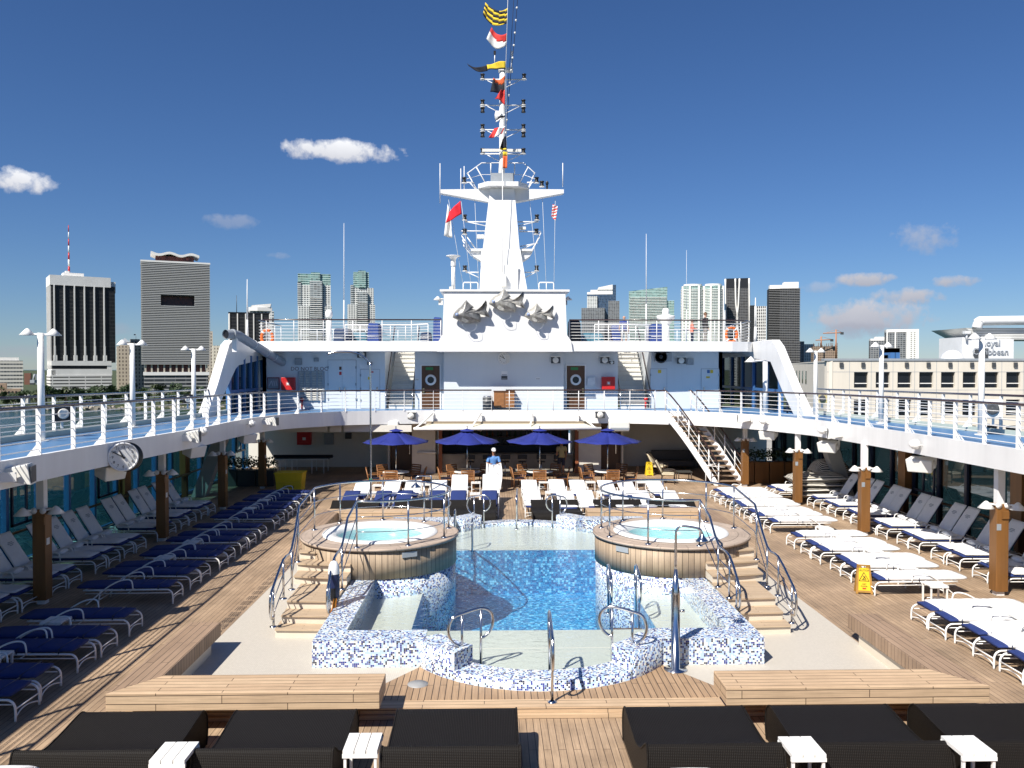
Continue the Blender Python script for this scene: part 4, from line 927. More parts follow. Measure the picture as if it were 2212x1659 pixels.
grab('rear grab rail of rounded loop shape at the far left of the pool end', (aty(1024,1100,26.7).x,26.7), (aty(1045,1100,26.6).x,26.6), SZ, SZ, 1.0)
grab('rear grab rail of rounded loop shape at the far right of the pool end', (aty(1210,1100,26.7).x,26.7), (aty(1193,1100,26.6).x,26.6), SZ, SZ, 1.0)
grab('slim rear grab rail at the middle of the far pool end', (aty(1116,1100,26.4).x,26.4), (aty(1117,1100,27.2).x,27.2), SZ, WL, 1.1)
for lab, u in (('pool ladder rail inside the right shelf, nearer the deep water', 1319), ('pool ladder rail inside the right shelf, nearer the tub', 1381)):
    p = atz(u, 1352, .1); q = Vector((p.x, p.y+.9, SZ)); grab(lab, (p.x, p.y), (p.x+.03, p.y+.55), -1.0, SZ, 1.0)
MB().box(*(lambda a,b: (a.x,b.x,a.y-.12,a.y+.12))(atz(1321,1354,.1), atz(1386,1350,.1)), .0, .04).build('ladder_tread', VARND, pool)
for lab, u in (('short post of steel rail beside the left hot tub', 1020), ('thin post of steel rail rising by the rear left mosaic wall', 982)):
    a = Vector((*gz(u, 1190 if u > 1000 else 1168, .2), -.04)); pipe('grab_rail', lab, smoothpath([a+Vector((0,.5,.0)), a+Vector((0,.5,.95)), a+Vector((0,.35,1.1)), a+Vector((0,.1,1.05)), a+Vector((0,0,.9)), a], 4), .026, (), tuple(a), 'grab rail', 'steel grab rails around the pool')
# showers
p = atz(1459, 1447, PZ); b = Vector((p.x, p.y, PZ))
t = thing('shower_column', 'stainless shower column with a conical top and a bent pipe ending in a bell head', 'shower', tuple(b))
m = MB(); m.lathe([(0,0),(.2,0),(.2,.02),(.075,.03),(.075,1.3),(.075,1.32),(.025,1.74),(0,1.74)], tuple(b), 20); m.build('column', STEEL, t)
tp = b+Vector((0,0,1.7)); h = [tp, tp+Vector((.0,0,.62)), tp+Vector((.03,0,.74)), tp+Vector((.11,-.02,.79)), tp+Vector((.36,-.08,.76)), tp+Vector((.42,-.09,.70)), tp+Vector((.43,-.09,.60))]
MB().tube(smoothpath(h, 4), .022, 8).build('bent_pipe', STEEL, t)
m = MB(); m.lathe([(.02,.08),(.04,.03),(.09,-.03),(.12,-.06),(0,-.07)], tuple(h[-1]), 18); m.build('shower_head', STEEL, t)
m = MB(); m.cyl(b+Vector((.07,0,1.02)), b+Vector((.15,0,1.02)), .018, .03, 8); m.build('tap', STEEL, t)
p = atz(801, 1120, 1.0); b = atz(801, 1100, PZ); b.z = PZ
t = thing('shower_column', 'tall thin grey shower pole standing behind the left hot tub, bent at its top', 'shower', tuple(b))
m = MB(); tp = b+Vector((0,0,(795-800)/F_*-1*b.y*0+5.35-PZ)); m.tube(smoothpath([b, b+Vector((0,0,4.9)), b+Vector((-.05,0,5.4)), b+Vector((-.5,0,5.75)), b+Vector((-1.2,0,5.8)), b+Vector((-1.55,0,5.72))], 5), [.04]*26 if False else .035, 8); m.build('pole', STEEL, t)
m = MB(); m.cbox(b+Vector((0,0,1.1)), (.1,.06,.08)); m.build('valve', simple('green_valve', (.02,.2,.12), .4), t)
b = atz(1028, 1120, PZ); p0 = aty(1028, 1090, 26.6); b = Vector((p0.x, 26.6, PZ))
t = thing('shower_column', 'small bent shower pipe with a bell head in front of the white bar wall', 'shower', tuple(b))
tp = Vector((p0.x-.0, 26.6, PZ)); z1 = aty(1028, 1032, 26.6).z; hx = aty(917, 1060, 26.6)
b2 = aty(932, 1105, 26.6); sx = b2.x; zt = aty(932, 1030, 26.6).z
t.location = (sx, 26.6, PZ)
MB().tube(smoothpath([Vector((sx,26.6,PZ)), Vector((sx,26.6,zt-.1)), Vector((sx-.04,26.6,zt)), Vector((sx-.12,26.6,zt+.02)), Vector((sx-.42,26.6,zt+.02)), Vector((sx-.5,26.6,zt-.05)), Vector((sx-.5,26.6,zt-.2))], 4), .022, 8).build('bent_pipe', STEEL, t)
m = MB(); m.lathe([(.02,.08),(.05,.03),(.15,-.06),(.16,-.09),(0,-.1)], (sx-.5,26.6,zt-.25), 16); m.build('shower_head', STEEL, t)
# rescue buoy on the left inner handrail
c = Vector((-3.98, 16.5, PZ+.95)); t = thing('rescue_buoy', 'white and navy rescue buoy with orange strap hanging on the left handrail', 'rescue buoy', tuple(c-Vector((0,0,.8))))
m = MB(); m.lathe([(0,.42),(.06,.40),(.10,.32),(.115,.2),(.115,.16)], tuple(c), 16); m.build('white_end', WHITE, t)
m = MB(); m.lathe([(.112,.16),(.115,-.1),(.11,-.3),(.06,-.38),(0,-.39)], tuple(c), 16); m.build('body', simple('navy_foam', (.012,.02,.07), .4), t)
MB().cbox(c+Vector((-.02,-.11,-.22)), (.15,.05,.22)).build('mesh_pocket', BLACK, t)
m = MB(); m.tube([c+Vector((.05,-.12,-.3)), c+Vector((.03,-.14,-.5)), c+Vector((-.06,-.12,-.74))], [.035,.045,.055], 8); m.build('orange_strap', simple('strap_orange', (.70,.24,.02), .7, noise=.2, nscale=20), t)
MB().tube([c+Vector((-.1,-.08,.0)), c+Vector((-.14,-.1,-.35)), c+Vector((-.05,-.13,-.6))], .008, 5).build('cord', simple('cord_tan', (.5,.38,.22), .8), t)
# ------------------------------------------------------------------ teak benches around the pool
BT = .64
def bench(label, sx, sy, x_in, x_out, y_end):
    """L-shaped bench, front run along x and a side run along y; sy mirrors it to the far end"""
    Y = (lambda y: y) if sy > 0 else (lambda y: 39.8-y+.0)
    t = thing('teak_bench', label, 'bench', (sx*(x_in+x_out)/2, Y(12.4), PZ), 0, 'teak benches around the pool')
    m = MB(); ya, yb = 12.03, 12.74; xs = x_out-.56
    m.prism([(sx*x_in,Y(ya)),(sx*x_out,Y(ya)),(sx*xs,Y(yb)),(sx*x_in,Y(yb))], BT-.26, BT); m.build('front_seat', TEAKU, t, bevel=.008)
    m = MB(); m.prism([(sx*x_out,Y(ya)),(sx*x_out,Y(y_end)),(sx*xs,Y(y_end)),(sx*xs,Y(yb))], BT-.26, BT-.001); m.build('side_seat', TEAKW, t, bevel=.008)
    m = MB(); m.box(min(sx*(x_in+.35),sx*(x_out-.4)), max(sx*(x_in+.35),sx*(x_out-.4)), min(Y(12.66),Y(12.72)), max(Y(12.66),Y(12.72)), PZ, BT-.26)
    m.box(min(sx*(xs+.06),sx*(xs+.14)), max(sx*(xs+.06),sx*(xs+.14)), min(Y(12.72),Y(y_end-.35)), max(Y(12.72),Y(y_end-.35)), PZ, BT-.26); m.build('plinth', MATS['riser_tile'], t)
bench('L-shaped teak bench at the front left corner of the pool', -1, 1, 2.47, 6.42, 15.4)
bench('L-shaped teak bench at the front right corner of the pool', 1, 1, 2.62, 6.55, 15.65)
bench('far left teak bench behind the left hot tub', -1, -1, 2.3, 6.42, 15.4)
bench('far right teak bench behind the right hot tub', 1, -1, 2.3, 6.5, 15.4)
# ------------------------------------------------------------------ walkway deck around the pool deck
ZL = 3.27
def zsh(y): return ZL + .0123*max(0, 40.4-y)          # the walkway rises gently towards the camera (sheer)
def atsh(u, v):
    y = 30.0
    for _ in range(30): y = atz(u, v, zsh(y)).y
    return atz(u, v, zsh(y))
LIN = [atsh(*q) for q in ((0,1001),(200,966),(330,944),(446,924),(500,912.5),(546,904.5),(595,898.5),(640,895),(690,892.5),(750,890),(915,887.5),(1064,887))]
RIN = [atsh(*q) for q in ((2212,975),(2100,958),(1915,930),(1771,910),(1700,903),(1640,898),(1580,894),(1530,891.5),(1480,889.5))]
for q in (LIN[-1],): q.y = 40.5
XI_L = LIN[0].x; XI_R = RIN[0].x
LIN = [Vector((XI_L, 2, zsh(2))), Vector((XI_L, LIN[0].y-3, zsh(LIN[0].y-3)))] + LIN; RIN = [Vector((XI_R, 2, zsh(2))), Vector((XI_R, RIN[0].y-3, zsh(RIN[0].y-3)))] + RIN
rz_ = zsh
Lp = smoothpath(LIN, 6); Rp = smoothpath(RIN, 6)
FC = [RIN[-1]*1.0, Vector((6.0,40.1,ZL)), Vector((4.2,40.4,ZL)), Vector((2,40.5,ZL)), Vector((LIN[-1].x+.3,40.5,ZL))]
Fp = smoothpath(FC, 5)
edge = Lp + Fp[::-1] + Rp[::-1][1:]                      # one run: left aft -> front -> right aft
OXL, OXR = -12.75, 13.4
def outer(p):
    if p.x < -8.2: return Vector((OXL, p.y, p.z))
    if p.x > 7.6: return Vector((OXR, p.y, p.z))
    return Vector((p.x, 42.6, p.z))
m = MB(); mw = MB()
vs_ = []; 
for a, b in zip(edge, edge[1:]):
    oa, ob = outer(a), outer(b)
    if abs(oa.x-ob.x) > 3 or abs(oa.y-ob.y) > 3.5 and abs(oa.x-ob.x) > .5:
        # corner fan to the wall line
        cx = OXL if a.x < 0 else OXR; c = Vector((cx, 42.6, a.z)); m.add([a,b,ob,c,oa], [(4,3,2,1,0)])
        mw.add([a-Vector((0,0,.25)),b-Vector((0,0,.25)),ob-Vector((0,0,.25)),c-Vector((0,0,.25)),oa-Vector((0,0,.25))], [(0,1,2,3,4)])
    else:
        m.add([a,b,ob,oa], [(3,2,1,0)]); d = Vector((0,0,.25)); mw.add([a-d,b-d,ob-d,oa-d], [(0,1,2,3)])
struct(m.build('walkway', BLUED, fix=False))
walk = thing('walkway_structure', 'white U-shaped walkway balcony edge that runs round the pool deck above the loungers', 'balcony', (0, 40.5, ZL))
mw.box(-13.9,14.2,40.9,50,2.66,2.99); mw.add([(OXL+.3,2,3.1),(OXL+.3,42,2.75),(-13.9,42,2.72),(-13.9,2,2.72)],[(0,1,2,3)]); mw.add([(OXR-.3,2,3.1),(OXR-.3,42,2.75),(14.2,42,2.85),(14.2,2,2.85)],[(3,2,1,0)])
mw.build('ceiling', OFFW, walk)
m = MB(); inn = [p+Vector((0,0,.03)) for p in edge]; low = [p+Vector((0,0,-.50-.12*max(0,min(1,(p.y-18)/20)))) for p in edge]
off = offset2d(inn, .12)
n = len(edge); vs_ = [v for q in zip(inn, low, [Vector((o.x,o.y,l.z)) for o,l in zip(off,low)], off) for v in q]
fs = []
for i in range(n-1):
    for k in range(4): fs.append((4*i+k, 4*(i+1)+k, 4*(i+1)+(k+1)%4, 4*i+(k+1)%4))
m.add(vs_, fs); m.build('fascia', WHITE, walk, fix=True)
# outer edge: curb and outboard beam
for x in (OXL, OXR):
    s = 1 if x > 0 else -1; q = sorted((x, x+s*.14)); v_ = []
    for y in (2, 42.6): z = zsh(y); v_ += [(q[0],y,z-.7),(q[1],y,z-.7),(q[1],y,z+.13),(q[0],y,z+.13)]
    MB().add(v_, [(3,2,1,0),(4,5,6,7)]+[(k,(k+1)%4,4+(k+1)%4,4+k) for k in range(4)]).build('curb', simple('curb_green', (.52,.58,.50), .5, noise=.08) if 'curb_green' not in MATS else MATS['curb_green'], walk)
# inner railing (left run, front run, right run)
railing('railing', 'long curved inner railing of the left walkway with dark handrail', [p+Vector((-.05,0,0)) for p in Lp if p.y > 6], 1.0, 5, 1.42, group='walkway railings')
railing('railing', 'straight front railing of thin white posts below the deckhouse doors', [Vector((0,40.5,ZL))]+[p for p in Fp[::-1]][1:-3], 1.0, 5, 1.33, flat=False, group='walkway railings')
railing('railing', 'curved inner railing of the right walkway from the staircase towards the camera', [p+Vector((.05,0,0)) for p in Rp[::-1] if p.y > 6 and p.x > 8.5], 1.0, 5, 1.42, group='walkway railings')
railing('railing', 'outer railing of the left walkway, above the water', [(OXL-.07,8,zsh(8)+.12),(OXL-.07,36.4,zsh(36.4)+.12)], .98, 5, 1.5, group='walkway railings')
railing('railing', 'outer railing of the right walkway, in front of the terminal windows', [(OXR+.07,8,zsh(8)+.12),(OXR+.07,36.4,zsh(36.4)+.12)], .98, 5, 1.5, group='walkway railings')
# lamp posts on the walkways
def conelamp(m, p, r=.19, h=.16): m.lathe([(.02,h),(.05,h*.86),(r,0),(r-.01,-.004),(.02,h*.7)], tuple(p), 20)
def lamppost(p, label):
    t = thing('lamp_post', label, 'lamp post', tuple(p), 0, 'lamp posts on the walkways'); p = Vector(p)
    m = MB(); m.cyl(p, p+Vector((0,0,.03)), .17, seg=16); m.cyl(p, p+Vector((0,0,2.72)), .085, .075, 14); m.build('pole', WHITE2, t)
    m = MB(); m.tube([p+Vector((-.3,-.12,2.68)), p+Vector((.3,.1,2.68))], .03, 8); m.build('crossarm', WHITE2, t)
    for s in (-1, 1): m = MB(); conelamp(m, p+Vector((s*.27,s*.10,2.66)), .19, .17); m.build('lamp_shade', WHITE2, t)
    return t
for p, l in ((atsh(90,953.7),'nearest lamp post on the left walkway'),(atsh(287,922.6),'middle lamp post on the left walkway, before the slatted tower'),(atsh(419,906),'farthest lamp post on the left walkway, beside the white leg'),
             (atsh(2119,940),'nearest lamp post on the right walkway, hiding part of the lettering'),(atsh(1903,915),'middle lamp post on the right walkway'),(atsh(1761,899),'farthest lamp post on the right walkway, beside the white leg')):
    lamppost(p, 'white twin cone '+l)
# loudspeaker boxes on the outer rails
def horn(p, rz, label, mat=OFFW, s=.36):
    t = thing('loudspeaker', label, 'loudspeaker', tuple(p), rz, 'loudspeakers and lights')
    m = MB(); q = s/2; m.add([(-q*.6,.2,-q*.6),(q*.6,.2,-q*.6),(q*.6,.2,q*.6),(-q*.6,.2,q*.6),(-q,-.12,-q),(q,-.12,-q),(q,-.12,q),(-q,-.12,q)], [(0,1,2,3),(7,6,5,4),(0,4,5,1),(1,5,6,2),(2,6,7,3),(3,7,4,0)]); m.build('housing', mat, t, local=True, bevel=.02, fix=True)
    m = MB(); m.lathe([(.0,.03),(s*.16,.0),(s*.3,.05),(s*.33,.02)], (0,-.15,0), 18, Matrix.Rotation(R(90),4,'X')); m.build('horn', OFFW if mat is BLACK else DGREY, t, local=True)
    MB().cbox((0,.12,-q-.05), (.06,.06,.3)).build('bracket', WHITE, t, local=True)
    return t
horn(atx(135,893,-12.4), R(35), 'black loudspeaker on the left outer railing near the closest lamp post', BLACK, .42); horn(atx(406,862,-12.4), R(25), 'small black loudspeaker by the farthest left lamp post', BLACK, .36)
horn(atx(2145,882,13.0), R(-35), 'large pale loudspeaker on the right outer railing near the closest lamp post', OFFW, .5); horn(atx(1776,860,12.6), R(-20), 'yellowed loudspeaker on the right walkway by the farthest lamp post', simple('aged_plastic', (.5,.42,.2), .5), .4)
# fascia mounted floodlights and speakers
def flood(p, rz, label, tilt=0.0):
    t = thing('floodlight', label, 'floodlight', tuple(p), rz, 'loudspeakers and lights')
    Mx = Matrix.Rotation(tilt,4,'X')
    m = MB(); m.lathe([(0,.12),(.06,.12),(.13,.02),(.15,-.08),(.13,-.09)], (0,0,0), 16, Mx @ Matrix.Rotation(R(90),4,'X')); m.build('housing', WHITE2, t, local=True)
    m = MB(); m.lathe([(0,-.07),(.135,-.07)], (0,0,0), 16, Mx @ Matrix.Rotation(R(-90),4,'X') @ Matrix.Scale(-1,4,(0,0,1))); m.build('lens', GREYP, t, local=True)
    m = MB(); m.tube([(-.17,0,0),(-.17,.16,-.02),(.17,.16,-.02),(.17,0,0)], .014, 6); m.build('yoke', WHITE2, t, local=True)
    return t
def bigflood(p, rz, label):
    t = thing('floodlight', label, 'floodlight', tuple(p), rz, 'loudspeakers and lights')
    m = MB(); m.add([(-.1,.28,-.09),(.1,.28,-.09),(.1,.28,.1),(-.1,.28,.1),(-.2,-.28,-.2),(.2,-.28,-.2),(.2,-.22,.2),(-.2,-.22,.2)], [(0,1,2,3),(7,6,5,4),(0,4,5,1),(1,5,6,2),(2,6,7,3),(3,7,4,0)]); m.build('housing', OFFW, t, local=True, bevel=.015, fix=True)
    m = MB(); m.box(-.17,.17,-.285,-.262,-.16,.15); m.build('glass_face', DGREY, t, local=True)
    m = MB(); m.box(-.26,-.22,-.05,.3,-.12,.06); m.box(-.26,.1,.3,.34,-.14,.1); m.build('bracket', WHITE2, t, local=True)
    return t
def boxspk(p, rz, label):
    t = thing('speaker_box', label, 'loudspeaker', tuple(p), rz, 'loudspeakers and lights')
    m = MB(); m.add([(-.32,-.16,-.20),(.32,-.16,-.20),(.36,-.24,.16),(-.36,-.24,.16),(-.32,.18,-.06),(.32,.18,-.06),(.32,.18,.24),(-.32,.18,.24)], [(0,1,2,3),(7,6,5,4),(0,4,5,1),(1,5,6,2),(2,6,7,3),(3,7,4,0)]); m.build('cabinet', OFFW, t, local=True, bevel=.03, fix=True)
    m = MB(); m.cyl((.33,.0,.03),(.37,.0,.03),.09,seg=14); m.cbox((.36,.05,.2),(.03,.1,.34)); m.build('bracket', WHITE2, t, local=True); return t
def onx(u, v, x, zo=True):
    # hang on the fascia: slide along the view ray until it meets the walkway edge, then stand off towards the pool
    P = (Lp if u < 1000 else Rp); best = None
    for p, q in zip(P, P[1:]):
        k = atx(u, v, (p.x+q.x)/2) if p.y < 32 else aty(u, v, (p.y+q.y)/2); e = abs(k.y-(p.y+q.y)/2)+abs(k.x-(p.x+q.x)/2)
        if best is None or e < best[0]: best = (e, k)
    k = best[1]; f = .985 if zo else 1.02; return EYE+(k-EYE)*f
for fn, u, v, x, rz, lab in ((bigflood,37,1024,-11.0,R(105),'big white floodlight on the left walkway edge nearest the camera'),(bigflood,412,943,-10.75,R(105),'big white floodlight left of the middle of the left walkway edge'),(flood,441,932,-10.75,R(85),'round white floodlight beside the big one on the left walkway edge'),
        (flood,546,915,-10.3,R(85),'round white floodlight near the curve of the left walkway edge'),(bigflood,585,910,-10.0,R(90),'big white floodlight on the curve of the left walkway edge'),(boxspk,238,1020,-11.3,R(70),'white speaker box hanging below the wall clock on the left'),(boxspk,418,975,-11.2,R(70),'white speaker box hanging below the floodlights mid-way on the left'),(boxspk,533,947,-10.9,R(60),'white speaker box hanging near the left corner of the pool deck'),
        (bigflood,1607,904,10.2,R(-105),'big white floodlight beside the curved staircase'),(flood,1647,909,10.6,R(-80),'round white floodlight on the right edge just after the staircase'),(flood,1774,929,11.2,R(-80),'round white floodlight mid-way on the right walkway edge'),(bigflood,1806,936,11.2,R(-110),'big white floodlight mid-way on the right walkway edge'),(flood,1974,960,11.3,R(-80),'round white floodlight nearest the camera on the right walkway edge'),
        (boxspk,1660,940,11.2,R(-40),'white speaker box hanging right of the staircase'),(boxspk,1790,966,11.4,R(-45),'white speaker box hanging mid-way on the right'),(boxspk,1990,1005,11.5,R(-45),'white speaker box hanging nearest the camera on the right')):
    fn(onx(u,v,x,fn is not boxspk), rz, lab)
for u, v, lab in ((709,901,'small white floodlight on the left part of the curved front edge'),): flood(aty(u,v,38.9), R(20), lab)
def walllight(p, label, w=.3):
    t = thing('wall_light', label, 'wall light', tuple(p), 0, 'loudspeakers and lights')
    m = MB(); q = w/2; m.add([(-q*1.1,-.1,-q*.75),(q*1.1,-.1,-q*.75),(q*1.1,-.1,q*.75),(-q*1.1,-.1,q*.75),(-q*.7,.14,-q*.5),(q*.7,.14,-q*.5),(q*.7,.14,q*.5),(-q*.7,.14,q*.5)], [(3,2,1,0),(4,5,6,7),(0,1,5,4),(1,2,6,5),(2,3,7,6),(3,0,4,7)]); m.build('housing', DGREY, t, local=True, fix=True)
    m = MB(); m.lathe([(0,.06),(w*.28,.03),(w*.36,0)], (0,-.11,0), 14, Matrix.Rotation(R(90),4,'X')); m.build('reflector', OFFW, t, local=True)
    MB().box(-q*1.2,q*1.2,-.12,.16,q*.78,q*.95).build('hood', WHITE2, t, local=True); return t
walllight(aty(888,898,40.2), 'dark lamp box on the front walkway edge left of the awning', .42); walllight(aty(1296,896,40.2), 'dark lamp box on the front walkway edge right of the awning', .42)
# big clock on the left walkway edge
def clock(c, r, rz, label, nums=True, thick=.12, rim=WHITE, back=BLACK):
    t = thing('wall_clock', label, 'clock', tuple(c), rz, None); 
    m = MB(); m.lathe([(0,-thick),(r,-thick),(r*1.04,-thick*.5),(r*1.04,thick*.2),(r*.93,thick*.25),(r*.92,.0)], (0,0,0), 40, Matrix.Rotation(R(90),4,'X')); m.build('case', rim, t, local=True)
    m = MB(); n = 40; m.add([(r*.94*math.cos(2*math.pi*k/n), 0, r*.94*math.sin(2*math.pi*k/n)) for k in range(n)], [tuple(range(n))]); m.build('dial', simple('dial_white', (.78,.78,.76), .35) if 'dial_white' not in MATS else MATS['dial_white'], t, local=True)
    d = MB()
    for k in range(60):
        a = 2*math.pi*k/60; L = .07 if k % 5 == 0 else .035; w = .012 if k % 5 == 0 else .005
        d.cbox((r*(.90-L/2)*math.sin(a), -.006, r*(.90-L/2)*math.cos(a)), (w*2*r, .004, r*L), 0, 0, a)
    d.build('minute_marks', BLACK, t, local=True)
    for a, L, w, nm in ((-R(29), .55, .05, 'hour_hand'), (-R(60)+0, .80, .04, 'minute_hand')):
        m = MB(); Mx = Matrix.Rotation(a, 4, 'Y'); m.add([Mx @ Vector(q) for q in ((-w*r,-.012,-.15*r),(w*r,-.012,-.15*r),(w*r*.7,-.012,L*r),(-w*r*.7,-.012,L*r),(-w*r,-.02,-.15*r),(w*r,-.02,-.15*r),(w*r*.7,-.02,L*r),(-w*r*.7,-.02,L*r))], [(0,1,2,3),(7,6,5,4),(0,4,5,1),(1,5,6,2),(2,6,7,3),(3,7,4,0)]); m.build(nm, BLACK, t, local=True, fix=True)
    for k in range(1, 13):
        a = 2*math.pi*k/12; M = Matrix.Translation((r*.70*math.sin(a), -.008, r*.70*math.cos(a))) @ FRONT
        o = lettering(str(k), r*.27, BLACK, 'numeral', t, Matrix.Translation(t.location) @ M, .002)
    return t
p = onx(266, 987, 0); p = EYE+(p-EYE)*.985; clock(p, .335, R(34), 'big round white clock hanging from the left walkway edge, near ten to eleven')
p2 = p+(p-EYE).normalized()*.30+RT*.10; t = thing('wall_clock', 'black backed second clock face behind the big white clock, turned away', 'clock', tuple(p2), R(34))
m = MB(); m.lathe([(0,-.12),(.34,-.12),(.36,-.06),(.36,.03),(.34,.05),(0,.05)], (0,0,0), 40, Matrix.Rotation(R(90),4,'X')); m.build('case', BLACK, t, local=True); MB().box(-.5,-.3,-.02,.02,-.05,.05).build('bracket', WHITE, t, local=True)
# ------------------------------------------------------------------ columns, window walls
def column(x, y, ztop, label, side):
    t = thing('column', label, 'column', (x, y, 0), 0, 'columns under the walkways')
    m = MB(); m.box(x-.085,x+.085,y-.085,y+.085,2.05,ztop); m.build('steel_post', WHITE, t)
    m = MB(); m.box(x-.145,x+.145,y-.145,y+.145,.10,2.16); m.build('teak_cladding', VARN, t, bevel=.01)
    m = MB(); m.box(x-.03,x+.135,y-.175,y-.146,1.82,2.0); m.build('panel', VARN, t)
    m = MB(); m.box(x-.145,x-.04,y-.152,y-.146,1.55,1.7) if side > 0 else m.box(x+.146,x+.152,y-.1,y+.03,1.35,1.5); m.build('plate', GREYP if side > 0 else OFFW, t)
    MB().box(x-.09,x+.09,y-.09,y+.09,0,.1).build('base', WHITE, t)
    for s in (-1, 1):
        q = Vector((x+s*.30, y-(.20 if s*side > 0 else -.05)-.03, 2.05)); m = MB(); conelamp(m, q, .19, .17); m.build('lamp_shade', WHITE2, t)
        m = MB(); m.tube([Vector((x+s*.12,y-.12,2.14)), Vector((x+s*.22,q.y,2.15)), q+Vector((0,0,.12))], .025, 6); m.lathe([(0,.02),(.07,.01),(.07,-.02)], (x+s*.1,y-.155,2.13), 12, Matrix.Rotation(R(90),4,'X')); m.build('lamp_arm', WHITE2, t)
    return t
for y, l in ((13.1,'at the very left edge of the photo'),(19.0,'nearest the left edge, in front of white loungers'),(25.85,'second from the left edge'),(31.6,'third from the left edge'),(37.0,'farthest on the left, beside the table tennis')): column(-11.05, y, 3.0, 'teak clad column with two white cone lamps, '+l, -1) if y > 14 else None
for y, l in ((19.2,'nearest on the right'),(26.3,'second from the right edge'),(32.1,'by the striped cushions'),(37.2,'right beside the curved staircase')): column(11.12 if y < 33 else 10.6, y, 3.0 if y < 33 else 2.8, 'teak clad column with two white cone lamps, '+l, 1)
def windowwall(x, s, label, frame, ztop):
    t = thing('window_wall', label, 'window wall', (x, 25, 0))
    m = MB(); y = 6.0; k = 0; ys = []
    while y < 44.5: ys.append(y); y += 1.62
    for a, b in zip(ys, ys[1:]):
        k += 1
        MB().box(x-.01,x+.01,a+.06,b-.06,.12,ztop).build('pane', GLASS if s < 0 else GLASSD, t)
    m = MB()
    for a in ys: m.box(x-.08,x+.08,a-.07,a+.07,0,ztop)
    m.box(x-.06,x+.06,6,44.5,0,.12); m.box(x-.06,x+.06,6,44.5,ztop-.12,ztop); m.build('frame', frame, t)
    for a, b in zip(ys[1::3], ys[2::3]):
        m = MB(); xx = x-s*.09
        for q in (a+.1, b-.16, (a+b)/2-.03): m.box(min(xx,xx-s*.05),max(xx,xx-s*.05),q,q+.07,1.1,2.45)
        for q in (1.1,2.38): m.box(min(xx,xx-s*.05),max(xx,xx-s*.05),a+.1,b-.09,q,q+.07)
        m.build('sliding_window', NAVYF, t)
    return t
windowwall(-13.75, -1, 'blue framed teal window wall along the left side under the walkway', BLUEF, 2.68); windowwall(14.0, 1, 'dark framed window wall along the right side under the walkway', NAVYF, 2.83)
for s, x, lab in ((-1,-13.4,'dark teak grab rail along the left window wall'),(1,13.65,'dark teak grab rail along the right window wall')):
    t = thing('wall_handrail', lab, 'handrail', (x, 25, .95)); MB().tube([(x,8,1.0),(x,36,1.0)], .04, 8).build('rail', VARND, t); m = MB()
    for y in range(9,36,3): m.tube([(x,y,.97),(x+s*.2,y,.9),(x+s*.25,y,.9)], .015, 6)
    m.build('brackets', STEEL, t)
for x, y, l in ((-13.55,20.2,'first teak pilaster on the left window wall'),(-13.55,28.9,'second teak pilaster on the left window wall'),(-13.55,34.5,'third teak pilaster on the left window wall'),(13.75,22.5,'teak pilaster on the right window wall, nearer the camera'),(13.75,28.9,'teak pilaster on the right window wall, farther off')):
    t = thing('pilaster', l, 'pilaster', (x, y, 0)); MB().box(x-.12,x+.12,y-.25,y+.25,.9,2.68).build('cladding', VARN, t); MB().box(x-.10,x+.10,y-.1,y+.1,0,.9).build('foot', VARND, t)
for s, xt, xb, l in ((-1,-12.1,-13.1,'slanted grey steel strut under the left walkway'),(1,12.6,13.5,'slanted grey steel strut under the right walkway')):
    t = thing('strut', l, 'strut', (xb, 34.5 if s<0 else 33.0, 0)); y = 34.5 if s < 0 else 33.0; m = MB()
    m.add([(xb-.2,y,0),(xb+.35,y,0),(xb+.35,y+.5,0),(xb-.2,y+.5,0),(xt-.2,y,2.7),(xt+.35,y,2.7),(xt+.35,y+.5,2.7),(xt-.2,y+.5,2.7)], [(0,3,2,1),(4,5,6,7),(0,1,5,4),(1,2,6,5),(2,3,7,6),(3,0,4,7)]); m.build('beam', simple('strut_grey', (.34,.33,.30), .6, noise=.08) if 'strut_grey' not in MATS else MATS['strut_grey'], t)
    m = MB(); m.cbox((xt+.07,y+.25,2.68),(.9,.7,.06)); m.build('top_plate', WHITE, t)
# ------------------------------------------------------------------ deckhouse
HOUSE = simple('house_paint', (.66,.70,.73), .4, noise=.05, nscale=.8, streak=True)
dh = thing('deckhouse', 'white deckhouse across the far end with overhanging roof and central block', 'deckhouse', (0, 42, 0))
WY = 42.0; RZ0, RZ1 = 6.17, 6.66
m = MB()
SL = (-6.25,-4.75); SR = (5.55,7.25)
for a, b in ((-12.4,SL[0]),(SL[1],-3.26),(2.75,SR[0]),(SR[1],10.9)): m.box(a,b,WY,WY+.2,ZL,RZ0)
m.box(-3.26,2.75,WY-.45,WY+.1,ZL,RZ0); m.box(-12.4,-12.2,WY,50,ZL,RZ0); m.box(10.7,10.9,WY,50,ZL,RZ0)
for a, b in (SL, SR):
    m.box(a-.1,a,WY+.2,47,ZL,RZ0); m.box(b,b+.1,WY+.2,47,ZL,RZ0); m.box(a,b,46.9,47,ZL,RZ0)
m.build('upper_wall', HOUSE, dh)
m = MB()      # lower level
for a, b, c, d in ((-4.9,-3.72,WY,WY+3),(3.40,4.7,WY,WY+3),(-14,-6.15,45,45.2),(5.9,14.2,45,45.2),(-6.25,-6.15,WY+1,44.99),(5.9,6.0,WY+1,44.99)): MB().box(a,b,c,d,0,2.66).build('lower_wall', CREAM, dh)
for a, b in ((-6.15,-4.9),(4.7,5.9)): MB().box(a,b,WY+1.4,WY+1.5,0,2.66).build('dark_panelling', VARND, dh)
m = MB()     # roof with curved corners
